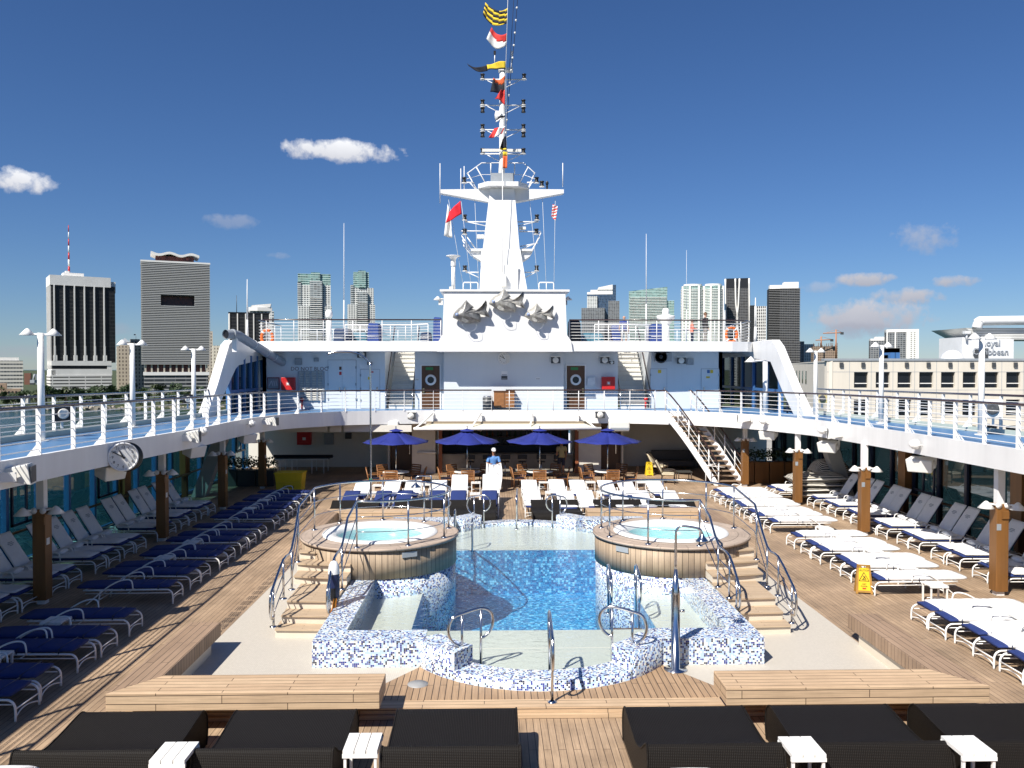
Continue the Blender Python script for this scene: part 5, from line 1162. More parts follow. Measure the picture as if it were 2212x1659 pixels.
RP = [(-12.9,48),(-12.7,42.2),(-12.2,40.9),(-11.6,40.6),(-3.4,40.45),(-3.0,40.35),(2.6,40.35),(3.0,40.45),(11.0,40.6),(11.9,41.0),(12.6,42.2),(12.9,48)]
RF_ = [(x, min(y, 42.3)) for x, y in RP]; m.prism(RF_, RZ0, RZ1)
for a, b in ((-12.9,SL[0]),(SL[1],SR[0]),(SR[1],12.9)): m.box(a,b,42.3,48,RZ0,RZ1)
m.build('roof', WHITE, dh)
m = MB(); BX0, BX1, BZ = -3.25, 2.80, 9.06
m.add([(BX0-.25,40.3,RZ0-.02),(BX1+.28,40.3,RZ0-.02),(BX1+.28,43.6,RZ0-.02),(BX0-.25,43.6,RZ0-.02),(BX0-.18,40.3,RZ1+.02),(BX1+.2,40.3,RZ1+.02),(BX1+.2,43.6,RZ1+.02),(BX0-.18,43.6,RZ1+.02),
       (BX0,40.3,RZ1+.3),(BX1,40.3,RZ1+.3),(BX1,43.6,RZ1+.3),(BX0,43.6,RZ1+.3),(BX0+.08,40.3,BZ),(BX1-.08,40.3,BZ),(BX1-.08,43.6,BZ),(BX0+.08,43.6,BZ)],
      [(0,3,2,1)]+[(o+k,o+(k+1)%4,o+4+(k+1)%4,o+4+k) for o in (0,4,8) for k in range(4)]+[(12,13,14,15)])
m.build('central_block', WHITE, dh); m = MB(); m.box(BX0-.12,BX1+.12,40.22,43.7,BZ,BZ+.10); m.build('block_cap', WHITE, dh)
# doors
def door(x0, x1, z0, z1, y, side):
    f = MB().box(x0,x1,y-.05,y+.01,z0,z1).build('door', VARND, dh); xc = (x0+x1)/2
    m = MB(); m.lathe([(.17,.03),(.27,.03),(.28,.0),(.17,.0)], (xc,y-.055,z0+1.48), 24, Matrix.Rotation(R(90),4,'X')); m.build('porthole_ring', WHITE, f)
    m = MB(); m.lathe([(0,.01),(.18,.01)], (xc,y-.055,z0+1.48), 24, Matrix.Rotation(R(90),4,'X')); m.build('porthole_glass', simple('porthole_dark', (.02,.025,.03), .1) if 'porthole_dark' not in MATS else MATS['porthole_dark'], f)
    MB().cbox((xc+side*.36,y-.09,z0+.95),(.09,.05,.22)).build('handle', simple('brass', (.55,.45,.25), .3, metal=1) if 'brass' not in MATS else MATS['brass'], f)
    MB().box(xc-.25,xc+.12,y-.06,y-.05,z1-.22,z1-.08).build('exit_sign', simple('sign_green', (.03,.22,.06), .5) if 'sign_green' not in MATS else MATS['sign_green'], f)
    m = MB(); m.box(x0-.06,x0,y-.06,y+.02,z0,z1+.06); m.box(x1,x1+.06,y-.06,y+.02,z0,z1+.06); m.box(x0,x1,y-.06,y+.02,z1,z1+.06); m.build('door_frame', WHITE, dh)
X = lambda u, y: aty(u, 800, y).x
Z = lambda v, y: aty(1090, v, y).z
door(X(911,WY), X(950,WY), ZL, Z(790,WY), WY, -1); door(X(1224,WY), X(1263,WY), ZL, Z(790,WY), WY, 1)
def wallbox(name, mat, u0, v0, u1, v1, d=.12, y=WY, bevel=.0, parent=dh):
    return MB().box(X(u0,y), X(u1,y), y-d, y, Z(v1,y), Z(v0,y)).build(name, mat, parent, bevel=bevel)
for u0,v0,u1,v1,hx in ((709,778,739,882,1),(739.4,778,769,882,-1),(779,798,820,881,1),(1405,797,1440,882,1),(1515,797,1553,882,-1)):
    d = wallbox('white_door', HOUSE, u0,v0,u1,v1, .03); y = WY
    m = MB(); e = .018; a, b, c, f = X(u0,y), X(u1,y), Z(v1,y), Z(v0,y)
    m.box(a-e,a,y-.012,y,c,f+e); m.box(b,b+e,y-.012,y,c,f+e); m.box(a,b,y-.012,y,f,f+e); m.build('door_gap', GREYP, d)
    xh = b-.12 if hx > 0 else a+.12; MB().cbox((xh,y-.06,c+.98),(.05,.06,.16)).build('handle', STEEL, d)
    m = MB()
    for q in (.2,.5,.85): m.cbox(((a if hx > 0 else b), y-.04, c+(f-c)*q),(.06,.04,.12))
    m.build('hinge_set', GREYP, d)
for u0,v0,u1,v1,mt in ((733,792,738,799,'c'),(733,803,738,810,RED),(798,802,807,805,RED),(795,814,800,820,YELL),(1421,799,1428,806,YELL),(1527,799,1533,806,BLUEF),(1534,799,1540,806,YELL),(1525,813,1533,817,YELL)):
    wallbox('notice', VARND if mt == 'c' else mt, u0,v0,u1,v1, .035)
# louvred vent with its notice
v = wallbox('vent', GREYP, 646,801,699,866, .03); m = MB(); y = WY; zz0, zz1 = Z(865,y), Z(802,y)
for k in range(17):
    zk = zz0+(zz1-zz0)*(k+.5)/17; m.cbox(((X(646,y)+X(699,y))/2, y-.06, zk), (X(699,y)-X(646,y)-.05, .07, .012), 0, R(35))
m.build('louvres', OFFW, v); m = MB()
for k in range(5): x = X(646,y)+(X(699,y)-X(646,y))*k/4; m.box(x-.05,x+.05,y-.085,y-.03,zz0,zz1) if k in (0,4) else m.box(x-.04,x+.04,y-.1,y-.03,zz0,zz1)
m.build('vent_frame', GREYP, v)
DARKT = simple('paint_lettering', (.12,.06,.05), .6)
lettering('DO NOT BLOCK', .27, DARKT, 'lettering', dh, facing((X(672,WY), WY-.004, Z(797,WY)), 0), .003)
# hose cabinets and boxes
for u0,v0,u1,v1,lab in ((610,815,639,842,'red fire hose cabinet on the upper wall near the louvred vent'),(1299,814,1327,841,'red fire hose cabinet on the upper wall right of the door')):
    t = thing('hose_cabinet', lab, 'fire cabinet', (X((u0+u1)/2,WY),WY,Z(v1,WY)), 0, 'red fire cabinets'); wallbox('cabinet', RED, u0,v0,u1,v1, .28, parent=t, bevel=.015)
    uc, vc = (u0+u1)/2, (v0+v1)/2; MB().box(X(uc-4,WY),X(uc+4,WY),WY-.285,WY-.28,Z(vc+4,WY),Z(vc-4,WY)).build('symbol_plate', simple('red_pale', (.6,.2,.18), .5) if 'red_pale' not in MATS else MATS['red_pale'], t); MB().box(X(uc-2,WY),X(uc+2.4,WY),WY-.289,WY-.285,Z(vc+2,WY),Z(vc-2,WY)).build('symbol', WHITE, t)
t = thing('sign_board', 'grey sign with a dark red frame and slanting figures on the upper left wall', 'sign', (X(590,WY),WY,Z(840,WY)))
wallbox('frame', simple('dark_red', (.18,.02,.03), .5), 577,815,604,841, .03, parent=t, bevel=.02); y = WY; MB().box(X(579,y),X(602,y),y-.036,y-.03,Z(839,y),Z(817,y)).build('panel', GREYP, t)
m = MB()
for k in range(4): m.cbox((X(584+k*4.5,y), y-.04, Z(828,y)), (.05,.006,.28), 0, 0, R(25 if k == 0 else -12))
m.build('figures', simple('pale_mark', (.6,.6,.62), .5), t)
for u0,v0,u1,v1,lab,mt in ((638,774,653,788,'grey junction box high on the upper left wall',GREYP),(679,773,689,781,'small grey junction box above the louvred vent',GREYP),(1268,815,1286,833,'white switch cabinet between the right door and the red cabinet',HOUSE),(1483,774,1497,788,'grey junction box high on the upper right wall',GREYP),(1093,768,1100,783,'beige cable box beside the deckhouse clock',OFFW)):
    t = thing('wall_box', lab, 'wall box', (X((u0+u1)/2,WY),WY,Z(v1,WY)), 0, 'boxes on the deckhouse wall'); yy = WY-.45 if 955 < u0 < 1216 else WY; u_ = (u0+u1)/2
    MB().box(X(u0,yy),X(u1,yy),yy-.14,yy,Z(v1,yy),Z(v0,yy)).build('box', mt, t, bevel=.01); MB().box(X(u0+1.5,yy),X(u1-1.5,yy),yy-.15,yy-.14,Z(v1-1.5,yy),Z(v0+1.5,yy)).build('lid', mt, t)
for u, v, lab in ((782,766,'lamp box under the roof left of the left stairs'),(1306,778,'lamp box under the roof left of the right stairs'),(1471,779,'lamp box on the upper right wall'),(1200,778,'lamp box on the central bay right of the clock'),(799,785,'little round camera on the upper left wall'),(1321,783,'little round camera on the upper right wall')):
    walllight(aty(u,v,WY-.12-(.45 if 960 < u < 1216 else 0)), lab, .42 if 'lamp' in lab else .22)
c = clock(aty(1088.6,774,WY-.52), .30, 0, 'white wall clock in the middle of the deckhouse under the fish', thick=.06)
for u0,v0,u1,v1,mt,lab in ((1083,802,1096,811,WHITE,'white notice sheet under the deckhouse clock'),(1083,812,1096,820,DGREY,'dark framed picture under the white notice'),(1157,815,1167,820,WHITE,'small white notice right of the dark picture'),(912-16,817,905,822,OFFW,'small pale plate left of the left door')):
    yy = WY-.45 if 955 < u0 < 1216 else WY; t = thing('notice', lab, 'notice', (X(u0,yy),yy,Z(v1,yy))); MB().box(X(u0,yy),X(u1,yy),yy-.02,yy,Z(v1,yy),Z(v0,yy)).build('sheet', mt, t); MB().box(X(u0+1,yy),X(u1-1,yy),yy-.024,yy-.02,Z(v1-1,yy),Z(v1-2.4,yy)).build('caption', GREYP, t)
t = thing('air_conditioner', 'grey air conditioner with a round fan grille high on the upper right wall', 'air conditioner', (X(1430,WY),WY-.2,Z(781,WY)))
wallbox('casing', GREYP, 1412,762,1448,781, .4, parent=t, bevel=.02); m = MB(); m.lathe([(0,.02),(.09,.02),(.1,.0),(.28,.0),(.3,.03),(.32,.0)], (X(1424.5,WY),WY-.40,Z(771,WY)), 24, Matrix.Rotation(R(90),4,'X')); m.build('fan', BLACK, t)
# stairs through the deckhouse
def stair_in(x0, x1, label):
    t = thing('stairs', label, 'stairs', ((x0+x1)/2, WY, ZL), 0, 'stairs up to the deckhouse roof'); n = 14
    for k in range(n):
        z = ZL+(k+1)*(RZ1-ZL)/n; y = WY+.15+k*.26; MB().box(x0+.16,x1-.16,y,y+.24,z-.05,z).build('tread', CREAM, t)
    m = MB()
    for k in range(n): z = ZL+k*(RZ1-ZL)/n; y = WY+.17+k*.26; m.box(x0+.16,x1-.16,y+.03,y+.05,z,z+.19)
    m.build('risers', OFFW, t)
    for x in (x0+.08, x1-.08):
        MB().tube([(x,WY-.35,ZL+.95),(x,WY+.0,ZL+1.05),(x,WY+3.6,RZ1+.95)], .035, 8).build('handrail', HANDR, t)
        m = MB(); m.tube([(x,WY-.35,ZL+.0),(x,WY-.35,ZL+.95)], .025, 6); m.build('newel', STEEL, t)
    return t
stair_in(SL[0], SL[1], 'left inner stairs climbing through the deckhouse roof'); stair_in(SR[0], SR[1], 'right inner stairs climbing through the deckhouse roof')
# things behind the front railing
t = thing('cabinet', 'teak cabinet against the deckhouse wall behind the front railing', 'cabinet', (X(1090,WY-.7),WY-.7,ZL)); m = MB(); m.box(X(1067,WY-.7),X(1111,WY-.7),WY-.9,WY-.46,ZL+.12,Z(846,WY-.7)); m.build('body', CHAIRW, t, bevel=.01); MB().box(X(1066,WY-.7),X(1112,WY-.7),WY-.93,WY-.455,Z(846,WY-.7),Z(844,WY-.7)).build('top', VARND, t)
m = MB(); m.box(X(1089,WY-.7),X(1089.6,WY-.7),WY-.905,WY-.9,ZL+.15,Z(847,WY-.7)); m.build('door_gap', BLACK, t)
t = thing('bin', 'dark round bin left of the teak cabinet', 'bin', (X(1053,WY-.8),WY-.8,ZL)); m = MB(); m.cyl((X(1053,WY-.8),WY-.8,ZL),(X(1053,WY-.8),WY-.8,ZL+.62),.24,seg=18); m.build('body', DGREY, t); m = MB(); m.cyl((X(1053,WY-.8),WY-.8,ZL+.62),(X(1053,WY-.8),WY-.8,ZL+.70),.25,.2,18); m.build('lid', STEEL, t)
for u, lab in ((652,'red hydrant valve low on the deckhouse wall below the vent'),(1395,'red hydrant valve low on the wall below the right stairs')):
    t = thing('hydrant', lab, 'hydrant', (X(u,WY-.2),WY-.2,ZL)); x = X(u,WY-.2); m = MB(); m.cyl((x,WY-.2,ZL),(x,WY-.2,ZL+.5),.05,seg=10); m.build('pipe', RED, t); m = MB(); m.lathe([(0,.03),(.1,.02),(.1,-.02)],(x,WY-.26,ZL+.5),12,Matrix.Rotation(R(90),4,'X')); m.build('valve_wheel', RED, t)
# blue framed glass screens along the sides of the upper level
for xs, ya, yb, lab in ((-12.7,37.6,43.0,'blue framed glass windscreen on the left upper deck behind the white leg'),(12.6,38.3,48.0,'blue framed glass windscreen on the right upper deck behind the white leg')):
    t = thing('glass_screen', lab, 'glass screen', (xs, ya, ZL)); n = 5
    for k in range(n):
        a = ya+(yb-ya)*k/n; b = ya+(yb-ya)*(k+1)/n; MB().box(xs-.012,xs+.012,a+.08,b-.08,ZL+.05,5.95).build('pane', GLASSD, t)
    m = MB()
    for k in range(n+1): a = ya+(yb-ya)*k/n; m.box(xs-.1,xs+.1,a-.09,a+.09,ZL,5.95)
    m.box(xs-.09,xs+.09,ya,yb,ZL+.95,ZL+1.08); m.build('frame', BLUEF, t)
    MB().box(xs-.12,xs+.12,ya-.1,yb+.1,5.95,6.16).build('head_beam', WHITE, t)
# raked white legs carrying the roof corners, standing in the planes of the ship's sides
def leg(pts, inner, xx, label, guss):
    o = [atx(u,v,xx) for u,v in pts]; i = [atx(u,v,xx) for u,v in inner]
    t = thing('support_leg', label, 'support', tuple(o[0]), 0, 'raked legs of the deckhouse roof')
    poly = [(p.y,p.z) for p in o] + [(p.y,p.z) for p in i[::-1]]
    Mx = Matrix(((0,0,1,xx),(1,0,0,0),(0,1,0,0),(0,0,0,1))); m = MB(); m.prism(poly, -.2, .2, M=Mx); m.build('leg', WHITE, t, fix=True, bevel=.03)
    g = [atx(u,v,xx) for u,v in guss]; m = MB(); m.prism([(p.y,p.z) for p in g], -.06, .06, M=Mx); m.build('gusset', WHITE, t, fix=True)
    m = MB(); c = o[0]; m.cbox((c.x,c.y+.3,c.z+.02),(.7,1.1,.06)); m.build('foot_plate', WHITE, t); return t
leg([(424,920),(436,900),(460,832),(486,744),(494,735),(520,736),(572,742)], [(446,920),(462,880),(500,797),(510,786),(526,770),(545,760),(572,758)], -12.7, 'white raked leg under the left end of the deckhouse roof', [(500,792),(520,750),(572,750),(572,775)])
leg([(1752,905),(1742,880),(1722,838),(1686,748),(1676,734),(1655,735),(1600,745)], [(1728,905),(1716,880),(1700,848),(1673,782),(1655,778),(1637,775),(1618,764),(1600,758)], 12.6, 'white raked leg under the right end of the deckhouse roof', [(1668,770),(1640,745),(1600,750),(1610,768)])
for u0, v0, v1, lab in ((1653,781,885,'white post under the right roof corner'),):
    t = thing('post', lab, 'post', tuple(aty(u0, v1, 37.8))); a, b = aty(u0,v1+8,37.8), aty(u0,v0,37.8); m = MB(); m.cyl(a,b,.11,seg=12); m.build('shaft', WHITE, t); m = MB(); m.cyl(a,a+Vector((0,0,.05)),.2,seg=14); m.build('base', WHITE, t)
for u, v, lab in ((452,878,'blue folded parasol fastener left of the staircase leg on the left'),(1701,866,'blue wrapped valve stand in front of the right white leg')):
    p = aty(u, v, 37.2); p.z = ZL if u < 1000 else rz_(37.2); t = thing('valve_stand', lab.replace('folded parasol fastener left of the staircase leg on the left','wrapped valve stand in front of the left white leg'), 'valve stand', tuple(p)); m = MB(); m.cyl(p,p+Vector((0,0,.7)),.05,seg=8); m.build('stem', NAVYF, t); m = MB(); m.lathe([(0,.32),(.1,.25),(.1,.0),(.06,0)],tuple(p+Vector((0,0,.7))),12); m.build('cover', UMBR, t); MB().cbox(p+Vector((0,0,.5)),(.7,.05,.05)).build('handle', NAVYF, t)
for u, y, lab in ((1660,37.0,'white cone lamp on the post under the right roof corner'),):
    p = aty(1635,780,y); t = thing('cone_lamp', lab, 'lamp', tuple(p)); m = MB(); conelamp(m, aty(1622,782,y), .29, .25); m.build('lamp_shade', WHITE2, t); m = MB(); m.tube([aty(1630,779,y), aty(1652,779,y)], .04, 8); m.build('arm', WHITE2, t)
# grey ventilation pipe
t = thing('ventilation_pipe', 'fat grey pipe with an open mouth running down to the upper left wall', 'pipe', tuple(aty(500,722,36.6)))
P = [aty(487,722,36.3), aty(505,722,36.7), aty(514,724,37.0), aty(607,781,41.8), aty(611,783,42.1)]
m = MB(); m.tube(P, .20, 18, cap=False); m.build('duct', GREYP, t)
for f in (.33, .62, .8): q = P[2].lerp(P[3], f); d = (P[3]-P[2]).normalized(); MB().tube([q-d*.02,q+d*.02], .215, 18).build('joint_ring', simple('ring_pale', (.6,.62,.63), .4) if 'ring_pale' not in MATS else MATS['ring_pale'], t)
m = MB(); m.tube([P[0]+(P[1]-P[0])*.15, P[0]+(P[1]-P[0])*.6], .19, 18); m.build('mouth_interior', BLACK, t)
MB().tube([P[1]-(P[1]-P[0])*.25, P[1]], .23, 18).build('collar', GREYP, t); MB().cbox(aty(508,742,36.8),(.2,.25,.75)).build('stand', WHITE, t)
# ------------------------------------------------------------------ curved outside staircase on the right
t = thing('staircase', 'curved white staircase with dark handrails down from the right walkway', 'staircase', (10.0, 37.9, 0))
n = 15
def sp_(k): s = k/n; return Vector((7.95+2.1*(s**.85), 38.95-1.6*s, rz_(39)*(1-s)))
ctr = [sp_(k) for k in range(n+1)]; hw = .60
for k in range(1, n): p = ctr[k]; MB().cbox((p.x,p.y+.06,p.z-.02),(2*hw-.06,.27,.045)).build('tread', simple('tread_teak', (.30,.21,.14), .6, noise=.2) if 'tread_teak' not in MATS else MATS['tread_teak'], t)
for s in (-1, 1):
    m = MB(); vs_ = []; 
    for k in range(n+1): p = ctr[k]; x = p.x+s*hw; vs_ += [(x-.03,p.y,max(0,p.z-.33)),(x+.03,p.y,max(0,p.z-.33)),(x+.03,p.y-.02,p.z+.06),(x-.03,p.y-.02,p.z+.06)]
    fs = [(4*i+a,4*(i+1)+a,4*(i+1)+(a+1)%4,4*i+(a+1)%4) for i in range(n) for a in range(4)]; m.add(vs_, fs); m.build('stringer', WHITE, t, fix=True)
    H = [Vector((p.x+s*hw, p.y, p.z+1.0)) for p in ctr]; pre = [Vector((7.95+s*hw-(.35 if s < 0 else 0), 39.35, ZL+1.0))]
    MB().tube(pre+H, .036, 8).build('handrail', HANDR, t)
    for f in (.3,.62): MB().tube([q-Vector((0,0,f)) for q in H], .012, 6).build('rail', WHITE, t)
    for k in (0,3,6,9,12,15):
        p = ctr[k]; a = Vector((p.x+s*hw,p.y,max(0,p.z-.05))); m = MB(); m.cyl(a, a+Vector((0,0,1.04)), .03, seg=8); m.build('post', WHITE, t)
m = MB(); a = Vector((8.8,37.1,0)); m.tube([a, a+Vector((0,0,.95)), a+Vector((.9,.1,.85))], .025, 6); m.tube([a+Vector((.0,.0,.93)), a+Vector((.85,1.0,.95)), a+Vector((.85,1.0,0))], .025, 6); m.build('foot_guard', WHITE, t)
# ------------------------------------------------------------------ bar
bar = thing('bar', 'dark poolside bar with a pale stone front under the awning', 'bar', (0, WY, 0))
MARB = simple('stone_front', (.36,.33,.28), .4, noise=.35, nscale=1.6)
MB().box(-3.6,3.28,WY+.25,WY+.45,0,.90).build('counter_front', MARB, bar); MB().box(-3.6,3.28,WY+.05,WY+.75,.90,.97).build('counter_top', simple('counter_grey', (.25,.24,.22), .3), bar)
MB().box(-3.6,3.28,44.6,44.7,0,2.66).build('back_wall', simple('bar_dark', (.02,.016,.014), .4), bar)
m = MB()
for z in (1.2,1.65,2.1): m.box(-3.3,3.0,44.3,44.6,z,z+.03)
m.build('shelf', VARND, bar)
for s in (-1,1): MB().box(min(s*3.55-.17*(s>0),s*3.55),max(s*3.55,s*3.55+.17) if s<0 else 3.55,WY-.05,WY+.3,0,2.66).build('pillar', simple('terracotta', (.30,.10,.04), .5, noise=.25) if 'terracotta' not in MATS else MATS['terracotta'], bar)
MB().tube([(-3.4,WY-.05,.25),(3.2,WY-.05,.25)], .025, 8).build('foot_rail', STEEL, bar)
BOT = [simple('bottle_green', (.02,.08,.03), .1), simple('bottle_amber', (.18,.06,.01), .1), simple('bottle_clear', (.35,.4,.42), .1), simple('bottle_dark', (.02,.01,.01), .1)]
random.seed(9)
protoB = []
for k in range(4):
    m = MB(); m.lathe([(0,0),(.04,0),(.042,.18),(.016,.24),(.015,.31),(0,.31)], (0,0,0), 10); o = m.build('bottle', BOT[k]); tag(o, 'bottle standing on a shelf behind the bar', 'bottle', 'bottles on the bar shelves'); o['used'] = 0; protoB.append(o)
cnt = 0
for z in (1.23,1.68,2.13):
    x = -3.1
    while x < 2.9:
        k = random.randrange(4); src = protoB[k]
        if src['used'] == 0: src['used'] = 1; o = src
        else: o = src.copy(); COL.objects.link(o)
        o.location = (x, 44.45, z); x += random.uniform(.13,.34); cnt += 1
for o in bpy.data.objects:
    if 'used' in o: del o['used']
# awning
t = thing('awning', 'retracted cream awning with four white folding arms above the bar', 'awning', (0, 39, 2.5))
ax0, ax1 = X(893,38.9), X(1299,38.9); za = aty(1095,926,38.9).z
MB().tube([(ax0,38.9,za),(ax1,38.9,za)], .07, 12).build('front_bar', WHITE2, t)
m = MB(); m.add([(ax0+.3,38.92,za+.04),(ax1-.3,38.92,za+.04),(ax1-.6,40.3,2.66),(ax0+.6,40.3,2.66),(ax0+.3,38.92,za+.055),(ax1-.3,38.92,za+.055),(ax1-.6,40.3,2.675),(ax0+.6,40.3,2.675)], [(0,3,2,1),(4,5,6,7),(0,1,5,4),(1,2,6,5),(2,3,7,6),(3,0,4,7)]); m.build('canvas', simple('awning_cream', (.66,.62,.50), .8, noise=.08), t)
MB().box(ax0+.5,ax1-.5,40.1,40.32,2.66,2.76).build('roller_box', simple('roller_bronze', (.25,.20,.14), .5), t)
for u0, u1 in ((935,897),(1039,1017),(1150,1145),(1248,1288)):
    a = aty(u0,893,40.2); b = Vector((X(u1,38.9),38.95,za)); m = MB(); m.tube([a,b], .045, 8); m.tube([aty(u0,930,40.1), b+Vector((0,.1,.05))], .04, 8); m.build('arm', WHITE2, t)
    m = MB(); m.prism([(0,0),(.22,0),(.06,.7),(0,.7)], -.05, .05, M=Matrix.Translation((a.x,40.37,2.48)) @ Matrix(((0,0,1,0),(-1,0,0,0),(0,1,0,0),(0,0,0,1)))); m.build('bracket', WHITE2, t, fix=True)
for u, lab in ((839,'white ceiling unit box left of the awning'),(1337,'white ceiling unit box right of the awning')):
    p = aty(u,920,40.0); t = thing('ceiling_box', lab, 'ceiling box', tuple(p)); MB().cbox(p,(1.0,.4,.5)).build('body', OFFW, t, bevel=.06); MB().cbox(p+Vector((0,-.21,-.12)),(.9,.02,.1)).build('grille', GREYP, t)
t = thing('valance', 'row of cream ceiling valance panels under the left walkway curve', 'valance', (-7,40,2.5))
for u0,u1 in ((600,708),(712,738),(742,890)): y = 39.7; MB().box(X(u0,y),X(u1,y)-.03,y,y+.06,2.3,2.62).build('panel', CREAM, t)
for x, lab in ((-5.5,'white ringed porthole door left of the bar'),(5.3,'white ringed porthole door right of the bar')):
    t = thing('bar_door', lab, 'door', (x,WY+1.38,0)); MB().box(x-.48,x+.48,WY+1.33,WY+1.38,0,2.2).build('leaf', VARND, t); m = MB(); m.lathe([(.17,.03),(.25,.03),(.26,0),(.17,0)],(x+.1,WY+1.33,1.85),22,Matrix.Rotation(R(90),4,'X')); m.build('porthole_ring', WHITE, t); MB().cbox((x+.35,WY+1.31,1.1),(.04,.04,.5)).build('pull_handle', STEEL, t)
for u0,v0,u1,v1,lab in ((643,932,672,952,'red cabinet on the shaded wall behind the table tennis'),): 
    y=45.; t = thing('hose_cabinet', lab, 'fire cabinet', (X(657,y),y,Z(960,y)), 0, 'red fire cabinets'); MB().box(X(643,y),X(673,y),y-.25,y,Z(959,y),Z(932,y)).build('cabinet', RED, t); MB().box(X(655,y),X(662,y),y-.255,y-.25,Z(949,y),Z(943,y)).build('symbol_plate', WHITE, t)
for u0,v0,u1,v1,lab,mt in ((701,935,721,959,'grey switch cabinet on the shaded wall',GREYP),(746,934,759,947,'small dark notice box on the shaded wall',DGREY)):
    y=45.; t = thing('wall_box', lab, 'wall box', (X(u0,y),y,Z(v1,y)), 0, 'boxes on the deckhouse wall'); MB().box(X(u0,y),X(u1,y),y-.15,y,Z(v1,y),Z(v0,y)).build('box', mt, t, bevel=.01); MB().box(X(u0+2,y),X(u1-2,y),y-.16,y-.15,Z(v1-2,y),Z(v0+2,y)).build('lid', mt, t)
t = thing('wall_rail', 'white grab bar on the white wall left of the bar', 'grab bar', (X(918,WY),WY,Z(978,WY))); MB().tube([(X(901,WY),WY-.07,Z(977,WY)),(X(942,WY),WY-.07,Z(977,WY))], .05, 8).build('bar', WHITE, t)
m = MB(); m.cbox((X(905,WY),WY-.03,Z(977,WY)),(.05,.08,.05)); m.build('bracket', WHITE, t); m = MB(); m.cbox((X(938,WY),WY-.03,Z(977,WY)),(.05,.08,.05)); m.build('bracket', WHITE, t)
# ------------------------------------------------------------------ fish sculptures
FO = [(612,1310),(622,1290),(636,1275),(650,1262),(670,1248),(690,1238),(712,1218),(730,1200),(745,1188),(752,1200),(768,1222),(785,1240),(800,1258),(776,1262),(792,1272),(820,1284),(848,1291),(862,1288),(880,1268),(897,1240),(908,1214),(914,1232),(912,1258),(903,1284),(900,1296),(910,1320),(918,1345),(921,1361),(906,1352),(890,1335),(872,1316),(852,1306),(842,1320),(846,1350),(842,1372),(834,1391),(820,1380),(805,1382),(780,1384),(752,1386),(720,1380),(690,1370),(665,1356),(645,1342),(630,1332),(620,1327),(610,1318)]
def fish(cx, cy, w, label, ang=0.0, tone=FISHM, flip=1):
    yy = 40.02; c = aty(905.2+cx*.248, 329.2+cy*.248, yy); s = w*.248*yy/F_/310
    t = thing('fish_sculpture', label, 'sculpture', tuple(c), 0, 'metal fish on the white block')
    P = [Vector(((x-765)*s, -(y-1295)*s, 0)) for x, y in FO]; Mr = Matrix.Rotation(ang, 3, 'Z'); P = [Mr @ p for p in P]
    cen = Mr @ Vector((-60*s, -10*s, 0)); m = MB(); n = len(P); rings = []
    for f, d in ((1.0,.06),(1.0,-.01),(.86,-.10),(.62,-.19),(.34,-.25),(.12,-.27)):
        ring = []
        for p in P:
            tl = max(0, ((Mr.inverted() @ p).x/s-60)/100); q = cen.lerp(p, f); dd = d*(1-min(1,tl)) + (d if d >= 0 else -.01)*min(1,tl)
            if tl > 0: q = p.lerp(q, max(0,1-tl*1.2))
            ring.append((c.x+q.x, yy+dd, c.z+q.y))
        rings += ring
    fs = []
    for r_ in range(5):
        for k in range(n): fs.append((r_*n+k, r_*n+(k+1)%n, (r_+1)*n+(k+1)%n, (r_+1)*n+k))
    fs.append(tuple(5*n+k for k in range(n))); fs.append(tuple(range(n-1,-1,-1))); m.add(rings, fs, True); m.build('body', tone, t, fix=True)
    L = lambda x, y, d: (lambda q: Vector((c.x+q.x, yy+d, c.z+q.y)))(Mr @ Vector(((x-765)*s, -(y-1295)*s, 0)))
    e = L(650,1301,-.225); m = MB(); m.lathe([(.0,.04),(.05,.034),(.072,0)], tuple(e), 18, Matrix.Rotation(R(90),4,'X')); ey = m.build('eye', simple('eye_blue', (.12,.25,.6), .2) if 'eye_blue' not in MATS else MATS['eye_blue'], t)
    m = MB(); m.lathe([(.016,.048),(.036,.042)], tuple(e), 16, Matrix.Rotation(R(90),4,'X')); m.build('iris', WHITE, ey); m = MB(); m.lathe([(.0,.052),(.02,.048)], tuple(e), 12, Matrix.Rotation(R(90),4,'X')); m.build('pupil', BLACK, ey)
    m = MB(); pts = [(690,1330),(715,1345),(740,1362),(735,1380),(705,1378),(680,1355)]; m.add([L(x,y,-.28) for x,y in pts]+[L(x,y,-.2) for x,y in pts], [tuple(range(6)), tuple(range(11,5,-1))]+[(k,k+6,(k+1)%6+6,(k+1)%6) for k in range(6)]); m.build('pectoral_fin', tone, t, fix=True)
    m = MB(); a = L(680,1385,-.05); m.tube(smoothpath([L(680,1385,-.05), L(700,1430,-.1), L(740,1455,-.08), L(790,1440,-.1), L(800,1400,-.05)], 5), .008, 5); m.build('wire', GREYP, t)
    return t
fish(448,1392,318,'left metal fish sculpture with a dark head on the white block', R(8), simple('fish_metal_dark', (.28,.275,.26), .42, metal=.5, noise=.45, nscale=7, bump=.3, bscale=18)); fish(765,1295,312,'middle metal fish sculpture, highest of the three', 0); fish(1048,1404,262,'right metal fish sculpture, smallest of the three', R(2))
